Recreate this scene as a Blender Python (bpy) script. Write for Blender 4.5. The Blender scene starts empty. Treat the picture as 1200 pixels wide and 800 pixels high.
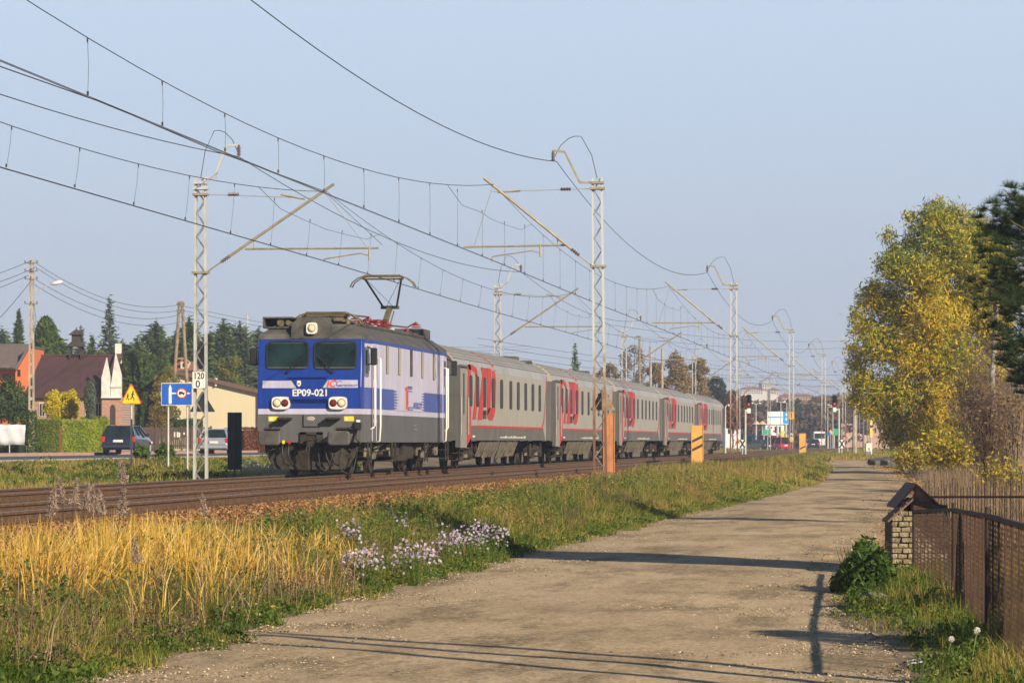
import bpy, math, random
import numpy as np
from mathutils import Vector, Matrix
rad = math.radians
random.seed(7)
rng = np.random.default_rng(7)
SC = bpy.context.scene
COL = SC.collection
# ------------------------------------------------------------------ camera
F = 3901.0                      # focal length in photograph pixels (1200 wide)
TH = math.atan(498 / F)         # the track runs along +Y, the camera looks a little to its left
ct, st = math.cos(TH), math.sin(TH)
EYE = 1.65
cam = bpy.data.objects.new('camera', bpy.data.cameras.new('camera'))
COL.objects.link(cam)
cam.location = (0, 0, EYE)
cam.rotation_euler = (rad(90), 0, TH)
cam.data.sensor_width = 36
cam.data.lens = F / 1200 * 36
cam.data.shift_y = 117 / 1200
cam.data.clip_start = 0.5
cam.data.clip_end = 12000
SC.camera = cam
# ------------------------------------------------------------------ light
SUN_EL = rad(26)
az = math.atan2(0.70, -0.72)    # sun stands behind the camera to the right
w = bpy.data.worlds.new('World'); SC.world = w; w.use_nodes = True
nt = w.node_tree
bg = nt.nodes['Background']
sky = nt.nodes.new('ShaderNodeTexSky'); sky.sky_type = 'NISHITA'
sky.sun_disc = False; sky.sun_elevation = SUN_EL; sky.sun_rotation = az
sky.air_density = 1.0; sky.dust_density = 0.35; sky.ozone_density = 3.2; sky.altitude = 200
# the lowest ten degrees of air are milky: a pale lavender veil over the clear sky, thinning upwards
wtc = nt.nodes.new('ShaderNodeTexCoord'); wsp = nt.nodes.new('ShaderNodeSeparateXYZ'); nt.links.new(wtc.outputs['Generated'], wsp.inputs[0])
wr = nt.nodes.new('ShaderNodeValToRGB'); nt.links.new(wsp.outputs[2], wr.inputs[0])
el = wr.color_ramp.elements; el.new(.5); el[0].position = 0.0; el[1].position = .135; el[2].position = .24
el[0].color = (3.1 / 8, 3.5 / 8, 4.5 / 8, 1); el[1].color = (3.95 / 8, 4.75 / 8, 5.85 / 8, 1); el[2].color = (.5 / 8, .85 / 8, 1.55 / 8, 1)
wsc = nt.nodes.new('ShaderNodeVectorMath'); wsc.operation = 'SCALE'; wsc.inputs[3].default_value = 8.0; nt.links.new(wr.outputs[0], wsc.inputs[0])
wf = nt.nodes.new('ShaderNodeMapRange'); wf.inputs[1].default_value = .0; wf.inputs[2].default_value = .55; wf.inputs[3].default_value = .88; wf.inputs[4].default_value = 0.85; nt.links.new(wsp.outputs[2], wf.inputs[0])
wm = nt.nodes.new('ShaderNodeMix'); wm.data_type = 'RGBA'; nt.links.new(wf.outputs[0], wm.inputs[0]); nt.links.new(sky.outputs[0], wm.inputs[6]); nt.links.new(wsc.outputs[0], wm.inputs[7])
nt.links.new(wm.outputs[2], bg.inputs[0]); bg.inputs[1].default_value = 0.105
sl = bpy.data.lights.new('sun', 'SUN'); sl.energy = 5.0; sl.angle = rad(0.5); sl.color = (1.0, 0.85, 0.64)
so = bpy.data.objects.new('sun', sl); COL.objects.link(so)
sdir = Vector((0.70 * math.cos(SUN_EL), -0.72 * math.cos(SUN_EL), math.sin(SUN_EL)))
so.rotation_euler = sdir.to_track_quat('Z', 'Y').to_euler()
so.location = (20, -20, 30)
vs = SC.view_settings
vs.view_transform = 'Standard'; vs.look = 'None'; vs.gamma = 1; vs.exposure = 0.56
vs.use_curve_mapping = False

# ------------------------------------------------------------------ camera geometry helpers (photo pixel -> real place)
def P(px, py, s):
    X = (px - 600) / F * s
    return Vector((-st * s + ct * X, ct * s + st * X, EYE + (517 - py) / F * s))
def depth_at(px, L):
    return L / (st / 1.0 - (px - 600) / F * ct) if True else 0
def PL(px, py, L):
    return P(px, py, depth_at(px, L))
def XY(px, s):
    p = P(px, 517, s); return p.x, p.y

# ------------------------------------------------------------------ materials
def mat(name, col, rough=0.6, metal=0.0, var=0.15, scale=4.0, col2=None, bump=0.0, bscale=None, spec=0.5, coat=0.0, streak=0.0):
    m = bpy.data.materials.new(name); m.use_nodes = True
    n = m.node_tree; b = n.nodes['Principled BSDF']
    b.inputs['Roughness'].default_value = rough; b.inputs['Metallic'].default_value = metal
    b.inputs['Specular IOR Level'].default_value = spec
    if coat: b.inputs['Coat Weight'].default_value = coat
    tc = n.nodes.new('ShaderNodeTexCoord')
    no = n.nodes.new('ShaderNodeTexNoise'); no.inputs['Scale'].default_value = scale; no.inputs['Detail'].default_value = 6
    no.inputs['Roughness'].default_value = 0.65
    n.links.new(tc.outputs['Object'], no.inputs['Vector'])
    cr = n.nodes.new('ShaderNodeValToRGB')
    c1 = tuple(max(0, c * (1 - var)) for c in col); c2 = col2 if col2 else tuple(min(1, c * (1 + var)) for c in col)
    cr.color_ramp.elements[0].position = 0.33; cr.color_ramp.elements[1].position = 0.67
    cr.color_ramp.elements[0].color = (*c1, 1); cr.color_ramp.elements[1].color = (*c2, 1)
    n.links.new(no.outputs[0], cr.inputs[0]); n.links.new(cr.outputs[0], b.inputs['Base Color'])
    if streak:      # run-off dirt: noise drawn out vertically, with finer specks
        mp = n.nodes.new('ShaderNodeMapping'); mp.inputs['Scale'].default_value = (3.5, 3.5, .35); n.links.new(tc.outputs['Object'], mp.inputs[0])
        n2 = n.nodes.new('ShaderNodeTexNoise'); n2.inputs['Scale'].default_value = 1.6; n2.inputs['Detail'].default_value = 8; n2.inputs['Roughness'].default_value = .75; n.links.new(mp.outputs[0], n2.inputs['Vector'])
        r2 = n.nodes.new('ShaderNodeValToRGB'); r2.color_ramp.elements[0].position = .38; r2.color_ramp.elements[1].position = .60
        d = 1 - streak; r2.color_ramp.elements[0].color = (d, d * .96, d * .88, 1); r2.color_ramp.elements[1].color = (1, 1, 1, 1); n.links.new(n2.outputs[0], r2.inputs[0])
        mx = n.nodes.new('ShaderNodeMix'); mx.data_type = 'RGBA'; mx.blend_type = 'MULTIPLY'; mx.inputs[0].default_value = 1
        n.links.new(cr.outputs[0], mx.inputs[6]); n.links.new(r2.outputs[0], mx.inputs[7]); n.links.new(mx.outputs[2], b.inputs['Base Color'])
    if bump:
        bn = n.nodes.new('ShaderNodeTexNoise'); bn.inputs['Scale'].default_value = bscale or scale * 5; bn.inputs['Detail'].default_value = 4
        n.links.new(tc.outputs['Object'], bn.inputs['Vector'])
        bp = n.nodes.new('ShaderNodeBump'); bp.inputs['Strength'].default_value = bump; bp.inputs['Distance'].default_value = 0.05
        n.links.new(bn.outputs[0], bp.inputs['Height']); n.links.new(bp.outputs[0], b.inputs['Normal'])
    return m
def tint_mat(name, stops, rough=0.7, trans=0.35):
    """leaf / blade material: colour from the per-leaf 'tint' attribute"""
    m = bpy.data.materials.new(name); m.use_nodes = True
    n = m.node_tree; b = n.nodes['Principled BSDF']; b.inputs['Roughness'].default_value = rough
    b.inputs['Specular IOR Level'].default_value = 0.25
    a = n.nodes.new('ShaderNodeAttribute'); a.attribute_name = 'tint'
    cr = n.nodes.new('ShaderNodeValToRGB')
    el = cr.color_ramp.elements
    while len(el) < len(stops): el.new(0.5)
    for e, (p, c) in zip(el, stops): e.position = p; e.color = (*c, 1)
    n.links.new(a.outputs['Fac'], cr.inputs[0]); n.links.new(cr.outputs[0], b.inputs['Base Color'])
    if trans:
        t = n.nodes.new('ShaderNodeBsdfTranslucent'); mx = n.nodes.new('ShaderNodeMixShader'); mx.inputs[0].default_value = trans
        n.links.new(cr.outputs[0], t.inputs[0]); n.links.new(b.outputs[0], mx.inputs[1]); n.links.new(t.outputs[0], mx.inputs[2])
        n.links.new(mx.outputs[0], n.nodes['Material Output'].inputs[0])
    return m
def glow(name, col, strength):
    m = bpy.data.materials.new(name); m.use_nodes = True
    b = m.node_tree.nodes['Principled BSDF']
    b.inputs['Base Color'].default_value = (*col, 1); b.inputs['Emission Color'].default_value = (*col, 1)
    b.inputs['Emission Strength'].default_value = strength
    return m

# ------------------------------------------------------------------ mesh builder
class MB:
    def __init__(s): s.v = []; s.f = []; s.m = []; s.mi = 0; s.mats = []
    def use(s, m):
        if m not in s.mats: s.mats.append(m)
        s.mi = s.mats.index(m); return s
    def add(s, vs_, fs):
        o = len(s.v); s.v += [tuple(v) for v in vs_]
        for f in fs: s.f.append(tuple(i + o for i in f)); s.m.append(s.mi)
        return s
    def box(s, x0, x1, y0, y1, z0, z1):
        v = [(x, y, z) for x in (x0, x1) for y in (y0, y1) for z in (z0, z1)]
        return s.add(v, [(0, 1, 3, 2), (4, 6, 7, 5), (0, 4, 5, 1), (2, 3, 7, 6), (0, 2, 6, 4), (1, 5, 7, 3)])
    def cbox(s, c, d): return s.box(c[0] - d[0] / 2, c[0] + d[0] / 2, c[1] - d[1] / 2, c[1] + d[1] / 2, c[2] - d[2] / 2, c[2] + d[2] / 2)
    def rbox(s, x0, x1, y0, y1, z0, z1, b=0.03):
        """box with all its vertical and lying edges broken"""
        v = []; 
        for (z, i) in ((z0, b), (z0 + b, 0), (z1 - b, 0), (z1, b)):
            X0, X1, Y0, Y1 = x0 + i, x1 - i, y0 + i, y1 - i
            v += [(X0 + b, Y0, z), (X1 - b, Y0, z), (X1, Y0 + b, z), (X1, Y1 - b, z), (X1 - b, Y1, z), (X0 + b, Y1, z), (X0, Y1 - b, z), (X0, Y0 + b, z)]
        f = [tuple(range(7, -1, -1)), tuple(range(24, 32))]
        for k in range(3):
            for i in range(8): f.append((k * 8 + i, k * 8 + (i + 1) % 8, k * 8 + 8 + (i + 1) % 8, k * 8 + 8 + i))
        return s.add(v, f)
    def beam(s, p, q, w_, h_, up=(0, 0, 1)):
        p, q = Vector(p), Vector(q); d = (q - p).normalized(); u = Vector(up)
        if abs(d.dot(u)) > 0.98: u = Vector((0, 1, 0))
        a = d.cross(u).normalized(); b = a.cross(d)
        v = [c + a * sx * w_ / 2 + b * sz * h_ / 2 for c in (p, q) for sx, sz in ((-1, -1), (1, -1), (1, 1), (-1, 1))]
        return s.add(v, [(3, 2, 1, 0), (4, 5, 6, 7), (0, 1, 5, 4), (1, 2, 6, 5), (2, 3, 7, 6), (3, 0, 4, 7)])
    def tube(s, pts, r, n=6, r2=None):
        pts = [Vector(p) for p in pts]; k = len(pts); v = []
        for i, p in enumerate(pts):
            d = (pts[min(i + 1, k - 1)] - pts[max(i - 1, 0)]).normalized()
            u = Vector((0, 0, 1)) if abs(d.z) < 0.95 else Vector((1, 0, 0))
            a = d.cross(u).normalized(); b = d.cross(a)
            rr = r if r2 is None else r + (r2 - r) * i / (k - 1)
            for j in range(n):
                t = 2 * math.pi * j / n; v.append(p + a * rr * math.cos(t) + b * rr * math.sin(t))
        f = [tuple(range(n))[::-1], tuple(range((k - 1) * n, k * n))]
        for i in range(k - 1):
            for j in range(n): f.append((i * n + j, i * n + (j + 1) % n, (i + 1) * n + (j + 1) % n, (i + 1) * n + j))
        return s.add(v, f)
    def cyl(s, p, q, r, n=12, r2=None): return s.tube([p, q], r, n, r2)
    def poly(s, pts, th=None):
        """flat polygon of 3-D points, given thickness th (a vector)"""
        pts = [Vector(p) for p in pts]; n = len(pts)
        if th is None: return s.add(pts, [tuple(range(n))])
        t = Vector(th); v = pts + [p + t for p in pts]
        f = [tuple(range(n))[::-1], tuple(range(n, 2 * n))] + [(i, (i + 1) % n, n + (i + 1) % n, n + i) for i in range(n)]
        return s.add(v, f)
    def loft(s, rings, cap=True, close=True):
        n = len(rings[0]); v = [p for r in rings for p in r]; f = []
        for i in range(len(rings) - 1):
            for j in range(n if close else n - 1): f.append((i * n + j, i * n + (j + 1) % n, (i + 1) * n + (j + 1) % n, (i + 1) * n + j))
        if cap: f += [tuple(range(n))[::-1], tuple(range((len(rings) - 1) * n, len(rings) * n))]
        return s.add(v, f)
    def ball(s, c, r, n=8, m=5, sz=1.0):
        rings = []
        for i in range(m + 1):
            a = -math.pi / 2 + math.pi * i / m; rr = max(r * math.cos(a), r * .02)
            rings.append([(c[0] + rr * math.cos(2 * math.pi * j / n), c[1] + rr * math.sin(2 * math.pi * j / n), c[2] + r * sz * math.sin(a)) for j in range(n)])
        return s.loft(rings)
    def build(s, name, m=None, parent=None, smooth=False, loc=None, rotz=None):
        me = bpy.data.meshes.new(name); me.from_pydata(s.v, [], s.f)
        ms = s.mats if s.mats else [m]
        for x in ms: me.materials.append(x)
        if s.mats and len(s.mats) > 1: me.polygons.foreach_set('material_index', s.m)
        if smooth: me.polygons.foreach_set('use_smooth', [True] * len(me.polygons))
        me.update()
        o = bpy.data.objects.new(name, me); COL.objects.link(o)
        if parent: o.parent = parent
        if loc is not None: o.location = loc
        if rotz is not None: o.rotation_euler.z = rotz
        return o
def tag(o, label=None, cat=None, group=None, kind=None):
    if label: o['label'] = label
    if cat: o['category'] = cat
    if group: o['group'] = group
    if kind: o['kind'] = kind
    return o
def thing(name, label, cat, loc=(0, 0, 0), rotz=0, group=None):
    o = bpy.data.objects.new(name, None); COL.objects.link(o); o.empty_display_size = 0.3
    o.location = loc; o.rotation_euler = (0, 0, rotz)
    return tag(o, label, cat, group)
def copy_tree(o, parent=None):
    c = o.copy(); COL.objects.link(c)
    if parent: c.parent = parent
    for ch in list(o.children): copy_tree(ch, c)
    return c
def text(name, body, size, m, parent, M, squeeze=1.0, bold=0.0, extr=0.004):
    """lettering as a thin mesh; M maps text plane (x right, y up) to the parent's space"""
    cu = bpy.data.curves.new(name, 'FONT'); cu.body = body; cu.size = size; cu.extrude = extr; cu.offset = bold
    cu.align_x = 'CENTER'; cu.align_y = 'CENTER'; cu.resolution_u = 3
    o = bpy.data.objects.new(name + '_c', cu); COL.objects.link(o)
    bpy.context.view_layer.update()
    me = bpy.data.meshes.new_from_object(o.evaluated_get(bpy.context.evaluated_depsgraph_get()))
    bpy.data.objects.remove(o)
    me.transform(M @ Matrix.Diagonal((squeeze, 1, 1, 1))); me.materials.clear(); me.materials.append(m); me.name = name
    t = bpy.data.objects.new(name, me); COL.objects.link(t); t.parent = parent
    return t
def frame_M(origin, right, up):
    r, u = Vector(right).normalized(), Vector(up).normalized(); n = r.cross(u)
    M = Matrix((r, u, n)).transposed().to_4x4(); M.translation = Vector(origin); return M
def quads(name, V, m, parent=None, tint=None, nq=None):
    """V: (N*4,3) array, one quad each four rows; tint: (N,)"""
    V = np.ascontiguousarray(V, dtype=np.float32).reshape(-1, 3); n = len(V) // 4
    me = bpy.data.meshes.new(name)
    me.vertices.add(n * 4); me.vertices.foreach_set('co', V.ravel())
    me.loops.add(n * 4); me.loops.foreach_set('vertex_index', np.arange(n * 4, dtype=np.int32))
    me.polygons.add(n); me.polygons.foreach_set('loop_start', np.arange(0, n * 4, 4, dtype=np.int32))
    me.polygons.foreach_set('loop_total', np.full(n, 4, dtype=np.int32))
    if tint is not None:
        a = me.attributes.new('tint', 'FLOAT', 'POINT'); a.data.foreach_set('value', np.repeat(np.clip(tint, 0, 1), 4).astype(np.float32))
    me.materials.append(m); me.update(calc_edges=True)
    o = bpy.data.objects.new(name, me); COL.objects.link(o)
    if parent: o.parent = parent
    return o
def unit(a): return a / np.maximum(np.linalg.norm(a, axis=1, keepdims=True), 1e-9)
def leaves(C, wid, lng, droop=0.0, up=0.0, dirs=None):
    """leaf quads (diamond) at centres C with random directions"""
    n = len(C); d = rng.normal(size=(n, 3)) if dirs is None else dirs + rng.normal(size=(n, 3)) * 0.35
    d[:, 2] += up - droop; d = unit(d)
    a = unit(np.cross(d, rng.normal(size=(n, 3))))
    wv = (wid * rng.uniform(.6, 1.4, n))[:, None] * a / 2; lv = (lng * rng.uniform(.5, 1.45, n))[:, None] * d / 2
    return np.stack([C - lv, C + wv, C + lv, C - wv], 1).reshape(-1, 3)
def pn(x, y, s=1.0, seed=0):
    """cheap smooth noise about -1..1"""
    r = np.random.default_rng(100 + seed); v = 0
    for k in range(5):
        a = r.uniform(0, 6.28); f = (0.7 + 0.45 * k) / s; v = v + np.sin((x * math.cos(a) + y * math.sin(a)) * f * 2.2 + r.uniform(0, 6.28)) * (0.42)
    return v
# ------------------------------------------------------------------ the lie of the land
RAIL = 0.765
def interp(y, tab): return np.interp(y, [t[0] for t in tab], [t[1] for t in tab])
ROAD_L = [(-20, 5.8), (25, 5.8), (35, 6.1), (50, 6.0), (70, 5.55), (92, 4.75), (120, 4.1), (140, 4.6), (167, 5.3), (200, 6.6), (260, 8), (420, 8.6)]
ROAD_R = [(-20, .1), (25, .2), (33, 1.0), (42, .95), (50, .8), (70, .65), (100, .65), (120, .8), (140, 1.6), (167, 2.7), (200, 4.2), (260, 5.2), (420, 5.6)]
def rise(y): return np.interp(y, [-50, 50, 110, 190, 3000], [0, 0, .12, .5, .5])
def smooth(a, b, x): t = np.clip((x - a) / (b - a), 0, 1); return t * t * (3 - 2 * t)
def H(x, y):
    x = np.asarray(x, dtype=float); y = np.asarray(y, dtype=float); L = -x
    r = rise(y); Ll = interp(y, ROAD_L)
    h = r + 0 * L
    h = h + smooth(Ll + .1, Ll + 1.6, L) * np.maximum(.22 - .4 * r, .02)
    h = h + smooth(9.6, 10.7, L) * np.maximum(.56 - h, 0)
    far = .42 + smooth(20, 33, L) * .48 + smooth(33, 70, L) * .06
    k = smooth(18.2, 19.6, L)
    h = h * (1 - k) + far * k
    h = h + (smooth(Ll + .2, Ll + 1, L) * (1 - smooth(9.4, 9.9, L)) + smooth(19.6, 21, L) * (1 - smooth(31, 32.5, L))) * pn(x, y, 2.2, 1) * .035
    rr = interp(y, ROAD_R)
    h = h + smooth(0, 1, rr - .45 - L) * (.05 + .03 * pn(x, y, 1.5, 2))
    return h
def Hz(x, y): return float(H(x, y))
def on_ground(px, s):
    x, y = XY(px, s); return Vector((x, y, Hz(x, y)))
# ================================================================== the setting
# ground sheet, denser near the camera
xs = np.unique(np.concatenate([-np.geomspace(46, 6000, 26), np.arange(-46, -19, 1.5), np.arange(-19, 3, .3), np.arange(3, 20, 1.5), np.geomspace(20, 4000, 22)]))
ys = np.unique(np.concatenate([np.arange(-30, 12, 6), np.arange(12, 90, .6), np.arange(90, 300, 3), np.geomspace(300, 9000, 34)]))
def hill(x, y):
    # the far wooded slope beyond the crossing
    u = (x * ct + y * st); s_ = (-x * st + y * ct); px = 600 + u / np.maximum(s_, 1) * F
    return smooth(700, 1500, s_) * 14 * (0.35 + 0.65 * smooth(500, 850, px)) * (1 - .25 * smooth(960, 1200, px)) * (1 + .1 * pn(x, y, 300, 8)) 
X, Y = np.meshgrid(xs, ys)
Z = H(X, Y) + hill(X, Y) - np.where((-X < interp(Y, ROAD_L)) & (-X > interp(Y, ROAD_R)), .012, 0)
me = bpy.data.meshes.new('ground')
V = np.stack([X, Y, Z], -1).reshape(-1, 3); nx = len(xs); ny = len(ys)
fs = [(j * nx + i, j * nx + i + 1, (j + 1) * nx + i + 1, (j + 1) * nx + i) for j in range(ny - 1) for i in range(nx - 1)]
me.from_pydata(V.tolist(), [], fs); me.polygons.foreach_set('use_smooth', [True] * len(fs))
gm = mat('earth_and_turf', (.14, .105, .055), .95, 0, .3, .6, (.26, .19, .11), .6, 9)
me.materials.append(gm)
g = bpy.data.objects.new('ground', me); COL.objects.link(g); tag(g, kind='structure')

# road: worn, dusty tarmac with streaks and gravel
rm = bpy.data.materials.new('dusty_road'); rm.use_nodes = True
n = rm.node_tree; b = n.nodes['Principled BSDF']; b.inputs['Roughness'].default_value = .93; b.inputs['Specular IOR Level'].default_value = .2
tc = n.nodes.new('ShaderNodeTexCoord')
def nz(scale, detail=5, vec=None, rough=.6):
    t = n.nodes.new('ShaderNodeTexNoise'); t.inputs['Scale'].default_value = scale; t.inputs['Detail'].default_value = detail; t.inputs['Roughness'].default_value = rough
    n.links.new(vec or tc.outputs['Object'], t.inputs['Vector']); return t.outputs[0]
def ramp(src, stops):
    c = n.nodes.new('ShaderNodeValToRGB'); e = c.color_ramp.elements
    while len(e) < len(stops): e.new(.5)
    for k, (p, q) in zip(e, stops): k.position = p; k.color = (*q, 1)
    n.links.new(src, c.inputs[0]); return c.outputs[0]
def mix(f, a, b_, mode='MIX'):
    m = n.nodes.new('ShaderNodeMix'); m.data_type = 'RGBA'; m.blend_type = mode
    if isinstance(f, float): m.inputs[0].default_value = f
    else: n.links.new(f, m.inputs[0])
    n.links.new(a, m.inputs[6]); n.links.new(b_, m.inputs[7]); return m.outputs[2]
mp = n.nodes.new('ShaderNodeMapping'); mp.inputs['Scale'].default_value = (1.0, .3, 1); n.links.new(tc.outputs['Object'], mp.inputs[0])
base = ramp(nz(.55, 6, mp.outputs[0], .7), [(.28, (.32, .235, .145)), (.52, (.47, .355, .225)), (.72, (.55, .43, .285))])
patch = ramp(nz(.9, 8, mp.outputs[0], .75), [(.47, (0, 0, 0)), (.60, (.85, .85, .85))])
dark = ramp(nz(20, 5), [(.40, (.10, .08, .045)), (.62, (.36, .27, .16))])
c1 = mix(patch, base, dark)
peb = n.nodes.new('ShaderNodeTexVoronoi'); peb.inputs['Scale'].default_value = 15; n.links.new(tc.outputs['Object'], peb.inputs['Vector'])
pebm = ramp(peb.outputs['Distance'], [(.14, (1, 1, 1)), (.24, (0, 0, 0))])
pebc = ramp(peb.outputs['Color'], [(.2, (.16, .12, .08)), (.8, (.74, .60, .42))])
gate = ramp(nz(2.2, 5), [(.40, (0, 0, 0)), (.55, (.9, .9, .9))])
mk = mix(1.0, pebm, gate, 'MULTIPLY')
c2 = mix(mk, c1, pebc)
fine = ramp(nz(24, 6, None, .8), [(.36, (.42, .40, .38)), (.5, (.98, .98, .97)), (.66, (1.38, 1.34, 1.28))])
n.links.new(mix(1.0, c2, fine, 'MULTIPLY'), b.inputs['Base Color'])
bp = n.nodes.new('ShaderNodeBump'); bp.inputs['Strength'].default_value = .6; bp.inputs['Distance'].default_value = .02
ad = n.nodes.new('ShaderNodeMath'); ad.operation = 'ADD'; n.links.new(nz(14, 8), ad.inputs[0]); n.links.new(nz(40, 4), ad.inputs[1])
n.links.new(ad.outputs[0], bp.inputs['Height']); n.links.new(bp.outputs[0], b.inputs['Normal'])
yy = np.concatenate([np.arange(-20, 140, .5), np.arange(140, 206, 3)]); K = 24
RV = []
for y in yy:
    l = float(interp(y, ROAD_L)) + .13 * pn(0, y, .6, 5) + .14 * pn(3, y, 2.5, 6) + .12; r = float(interp(y, ROAD_R)) + .12 * pn(9, y, .5, 7) + .1 * pn(3, y, 2, 9) - .12
    for k in range(K + 1):
        u = k / K; L = r + (l - r) * u
        z = float(rise(y)) + .004 + .03 * (math.sin(math.pi * u) - .3) * min(1, (l - r) / 3) * 1.0 + .006 * float(pn(L, y, 1.6, 3)) 
        if k in (0, K): z = float(rise(y)) - .03 if k == 0 else float(rise(y)) - .03
        RV.append((-L, y, z))
fr = [(j * (K + 1) + i, j * (K + 1) + i + 1, (j + 1) * (K + 1) + i + 1, (j + 1) * (K + 1) + i) for j in range(len(yy) - 1) for i in range(K)]
me = bpy.data.meshes.new('service_road'); me.from_pydata(RV, [], fr); me.polygons.foreach_set('use_smooth', [True] * len(fr)); me.materials.append(rm)
o = bpy.data.objects.new('road', me); COL.objects.link(o); tag(o, kind='structure')

# loose stones on the road
def octa(C, r, squash=.6):
    n_ = len(C); R = r * rng.uniform(.5, 1.4, n_)
    q = []
    a0 = rng.uniform(0, 6.28, n_)
    ring = [C + np.stack([R * np.cos(a0 + k * 1.571) * rng.uniform(.7, 1.2, n_), R * np.sin(a0 + k * 1.571) * rng.uniform(.7, 1.2, n_), R * rng.uniform(-.3, .25, n_)], 1) for k in range(4)]
    top = C + np.stack([R * .25 * rng.normal(size=n_), R * .25 * rng.normal(size=n_), R * squash * rng.uniform(.7, 1.3, n_)], 1)
    for k in range(4):
        A, B = ring[k], ring[(k + 1) % 4]
        t2 = top + (A - C) * .35; t3 = top + (B - C) * .35
        q.append(np.stack([A, B, t3, t2], 1))
    q.append(np.stack([top + (ring[k] - C) * .35 for k in range(4)], 1))
    return np.concatenate(q, 0).reshape(-1, 3), n_
def stones(name, x, y, z, r, m, squash=.6):
    C = np.stack([x, y, z], 1); Vq, k = octa(C, r, squash); return quads(name, Vq, m, None, np.tile(rng.random(k), 5))
gravel_m = tint_mat('road_gravel', [(0, (.07, .055, .035)), (.45, (.22, .16, .10)), (.8, (.42, .33, .22)), (1, (.54, .44, .31))], .9, 0)
k = 42000; yy_ = 21 + rng.random(k) ** 1.4 * 60; u = rng.random(k); u = np.where(rng.random(k) < .5, u ** 3, 1 - u ** 3 * .9)
l = interp(yy_, ROAD_L); r_ = interp(yy_, ROAD_R); L = r_ + (l - r_) * u
keep = pn(L, yy_, 1.0, 21) > rng.normal(.1, .5, k); L, yy_ = L[keep], yy_[keep]
tag(stones('road_gravel', -L, yy_, rise(yy_) + .014, .0085 + .006 * rng.random(len(L)) ** 3, gravel_m, .6), 'loose gravel lying on the dusty road', 'gravel', kind='stuff')

# ballast bed
bal_m = mat('ballast_stone', (.12, .065, .03), .9, 0, .45, 9, (.28, .155, .07), 1.0, 16)
mb = MB()
prof = [(9.75, .1), (10.55, .565), (18.35, .565), (19.15, .1)]
yb = [-40, 30, 60, 90, 130, 200, 400, 800, 1400]
mb.loft([[(-L, y, z + (.004 if z > .2 else -.1)) for L, z in prof] for y in yb], cap=False, close=False)
tag(mb.build('ballast_bed', bal_m), kind='structure')
bs_m = tint_mat('ballast_stones', [(0, (.04, .02, .01)), (.4, (.13, .065, .025)), (.75, (.28, .14, .05)), (1, (.40, .25, .12))], .9, 0)
k = 100000; yb_ = 26 + rng.random(k) ** 1.7 * 110; L = rng.uniform(9.45, 11.3, k)
zz = np.interp(L, [9.4, 9.85, 10.55, 12], [.22, .26, .575, .585]); 
tag(stones('ballast_stones', -L, yb_, zz + rng.uniform(-.012, .02, k), .029, bs_m, .8), 'orange brown ballast stones on the near track shoulder', 'ballast', kind='stuff')
k = 9000; yb_ = 26 + rng.random(k) ** 1.5 * 90; L = rng.choice([12.3, 14.35, 16.4, 18.3], k) + rng.uniform(-.6, .6, k)
tag(stones('ballast_stones', -L, yb_, .575 + 0 * L, .035, bs_m, .8), 'brown ballast stones between the rails of both tracks', 'ballast', kind='stuff')

# street on the left with kerb and pink pavement edge
asph = mat('asphalt', (.07, .075, .085), .8, 0, .2, 2, None, .3, 30)
mb = MB(); ysr = [40, 90, 130, 160, 200, 260, 330, 420]
mb.loft([[(-32.6 + 0, y, Hz(-33, y) + .05), (-41.5, y, Hz(-41, y) + .06)] for y in ysr], cap=False, close=False)
tag(mb.build('street', asph), kind='structure')
pk = mat('pink_paving', (.42, .27, .22), .85, 0, .15, 3)
mb = MB()
for i in range(len(ysr) - 1): mb.box(-44.0, -41.6, ysr[i], ysr[i + 1] - .01, .7, 1.10)
tag(mb.build('pavement', pk), kind='structure')
mb = MB()
for x0, x1 in ((-32.6, -32.3),): 
    for i in range(len(ysr) - 1): mb.box(x0, x1, ysr[i], ysr[i + 1] - .01, .6, 1.0)
tag(mb.build('kerb', mat('kerb_stone', (.4, .38, .35), .9)), kind='structure')

# ---------------- rails and sleepers
rust = mat('rusty_rail', (.085, .042, .02), .8, .1, .35, 14, (.16, .085, .042))
shin = mat('polished_railhead', (.55, .56, .60), .28, 1.0, .1, 3)
conc = mat('sleeper_concrete', (.13, .09, .06), .9, 0, .3, 10, (.23, .165, .11))
def rail_mesh(L):
    mb = MB(); x = -L; z = RAIL
    pr = [(-.07, -.15), (.07, -.15), (.07, -.135), (.012, -.115), (.012, -.045), (.036, -.035), (.036, -.006), (.028, 0), (-.028, 0), (-.036, -.006), (-.036, -.035), (-.012, -.045), (-.012, -.115), (-.07, -.135)]
    yr = [-40] + list(range(20, 200, 6)) + [300, 600, 1200, 1500]
    mb.use(rust); mb.loft([[(x + a, y, z + b_) for a, b_ in pr] for y in yr])
    mb.use(shin)
    for i in range(len(yr) - 1): mb.box(x - .027, x + .027, yr[i], yr[i + 1] - (0.006 if i % 3 == 0 else 0), z + .0005, z + .002)
    # fishplates
    mb.use(rust)
    for y in range(38, 200, 25): mb.box(x - .05, x + .05, y - .3, y + .3, z - .11, z - .045)
    return mb
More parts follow.
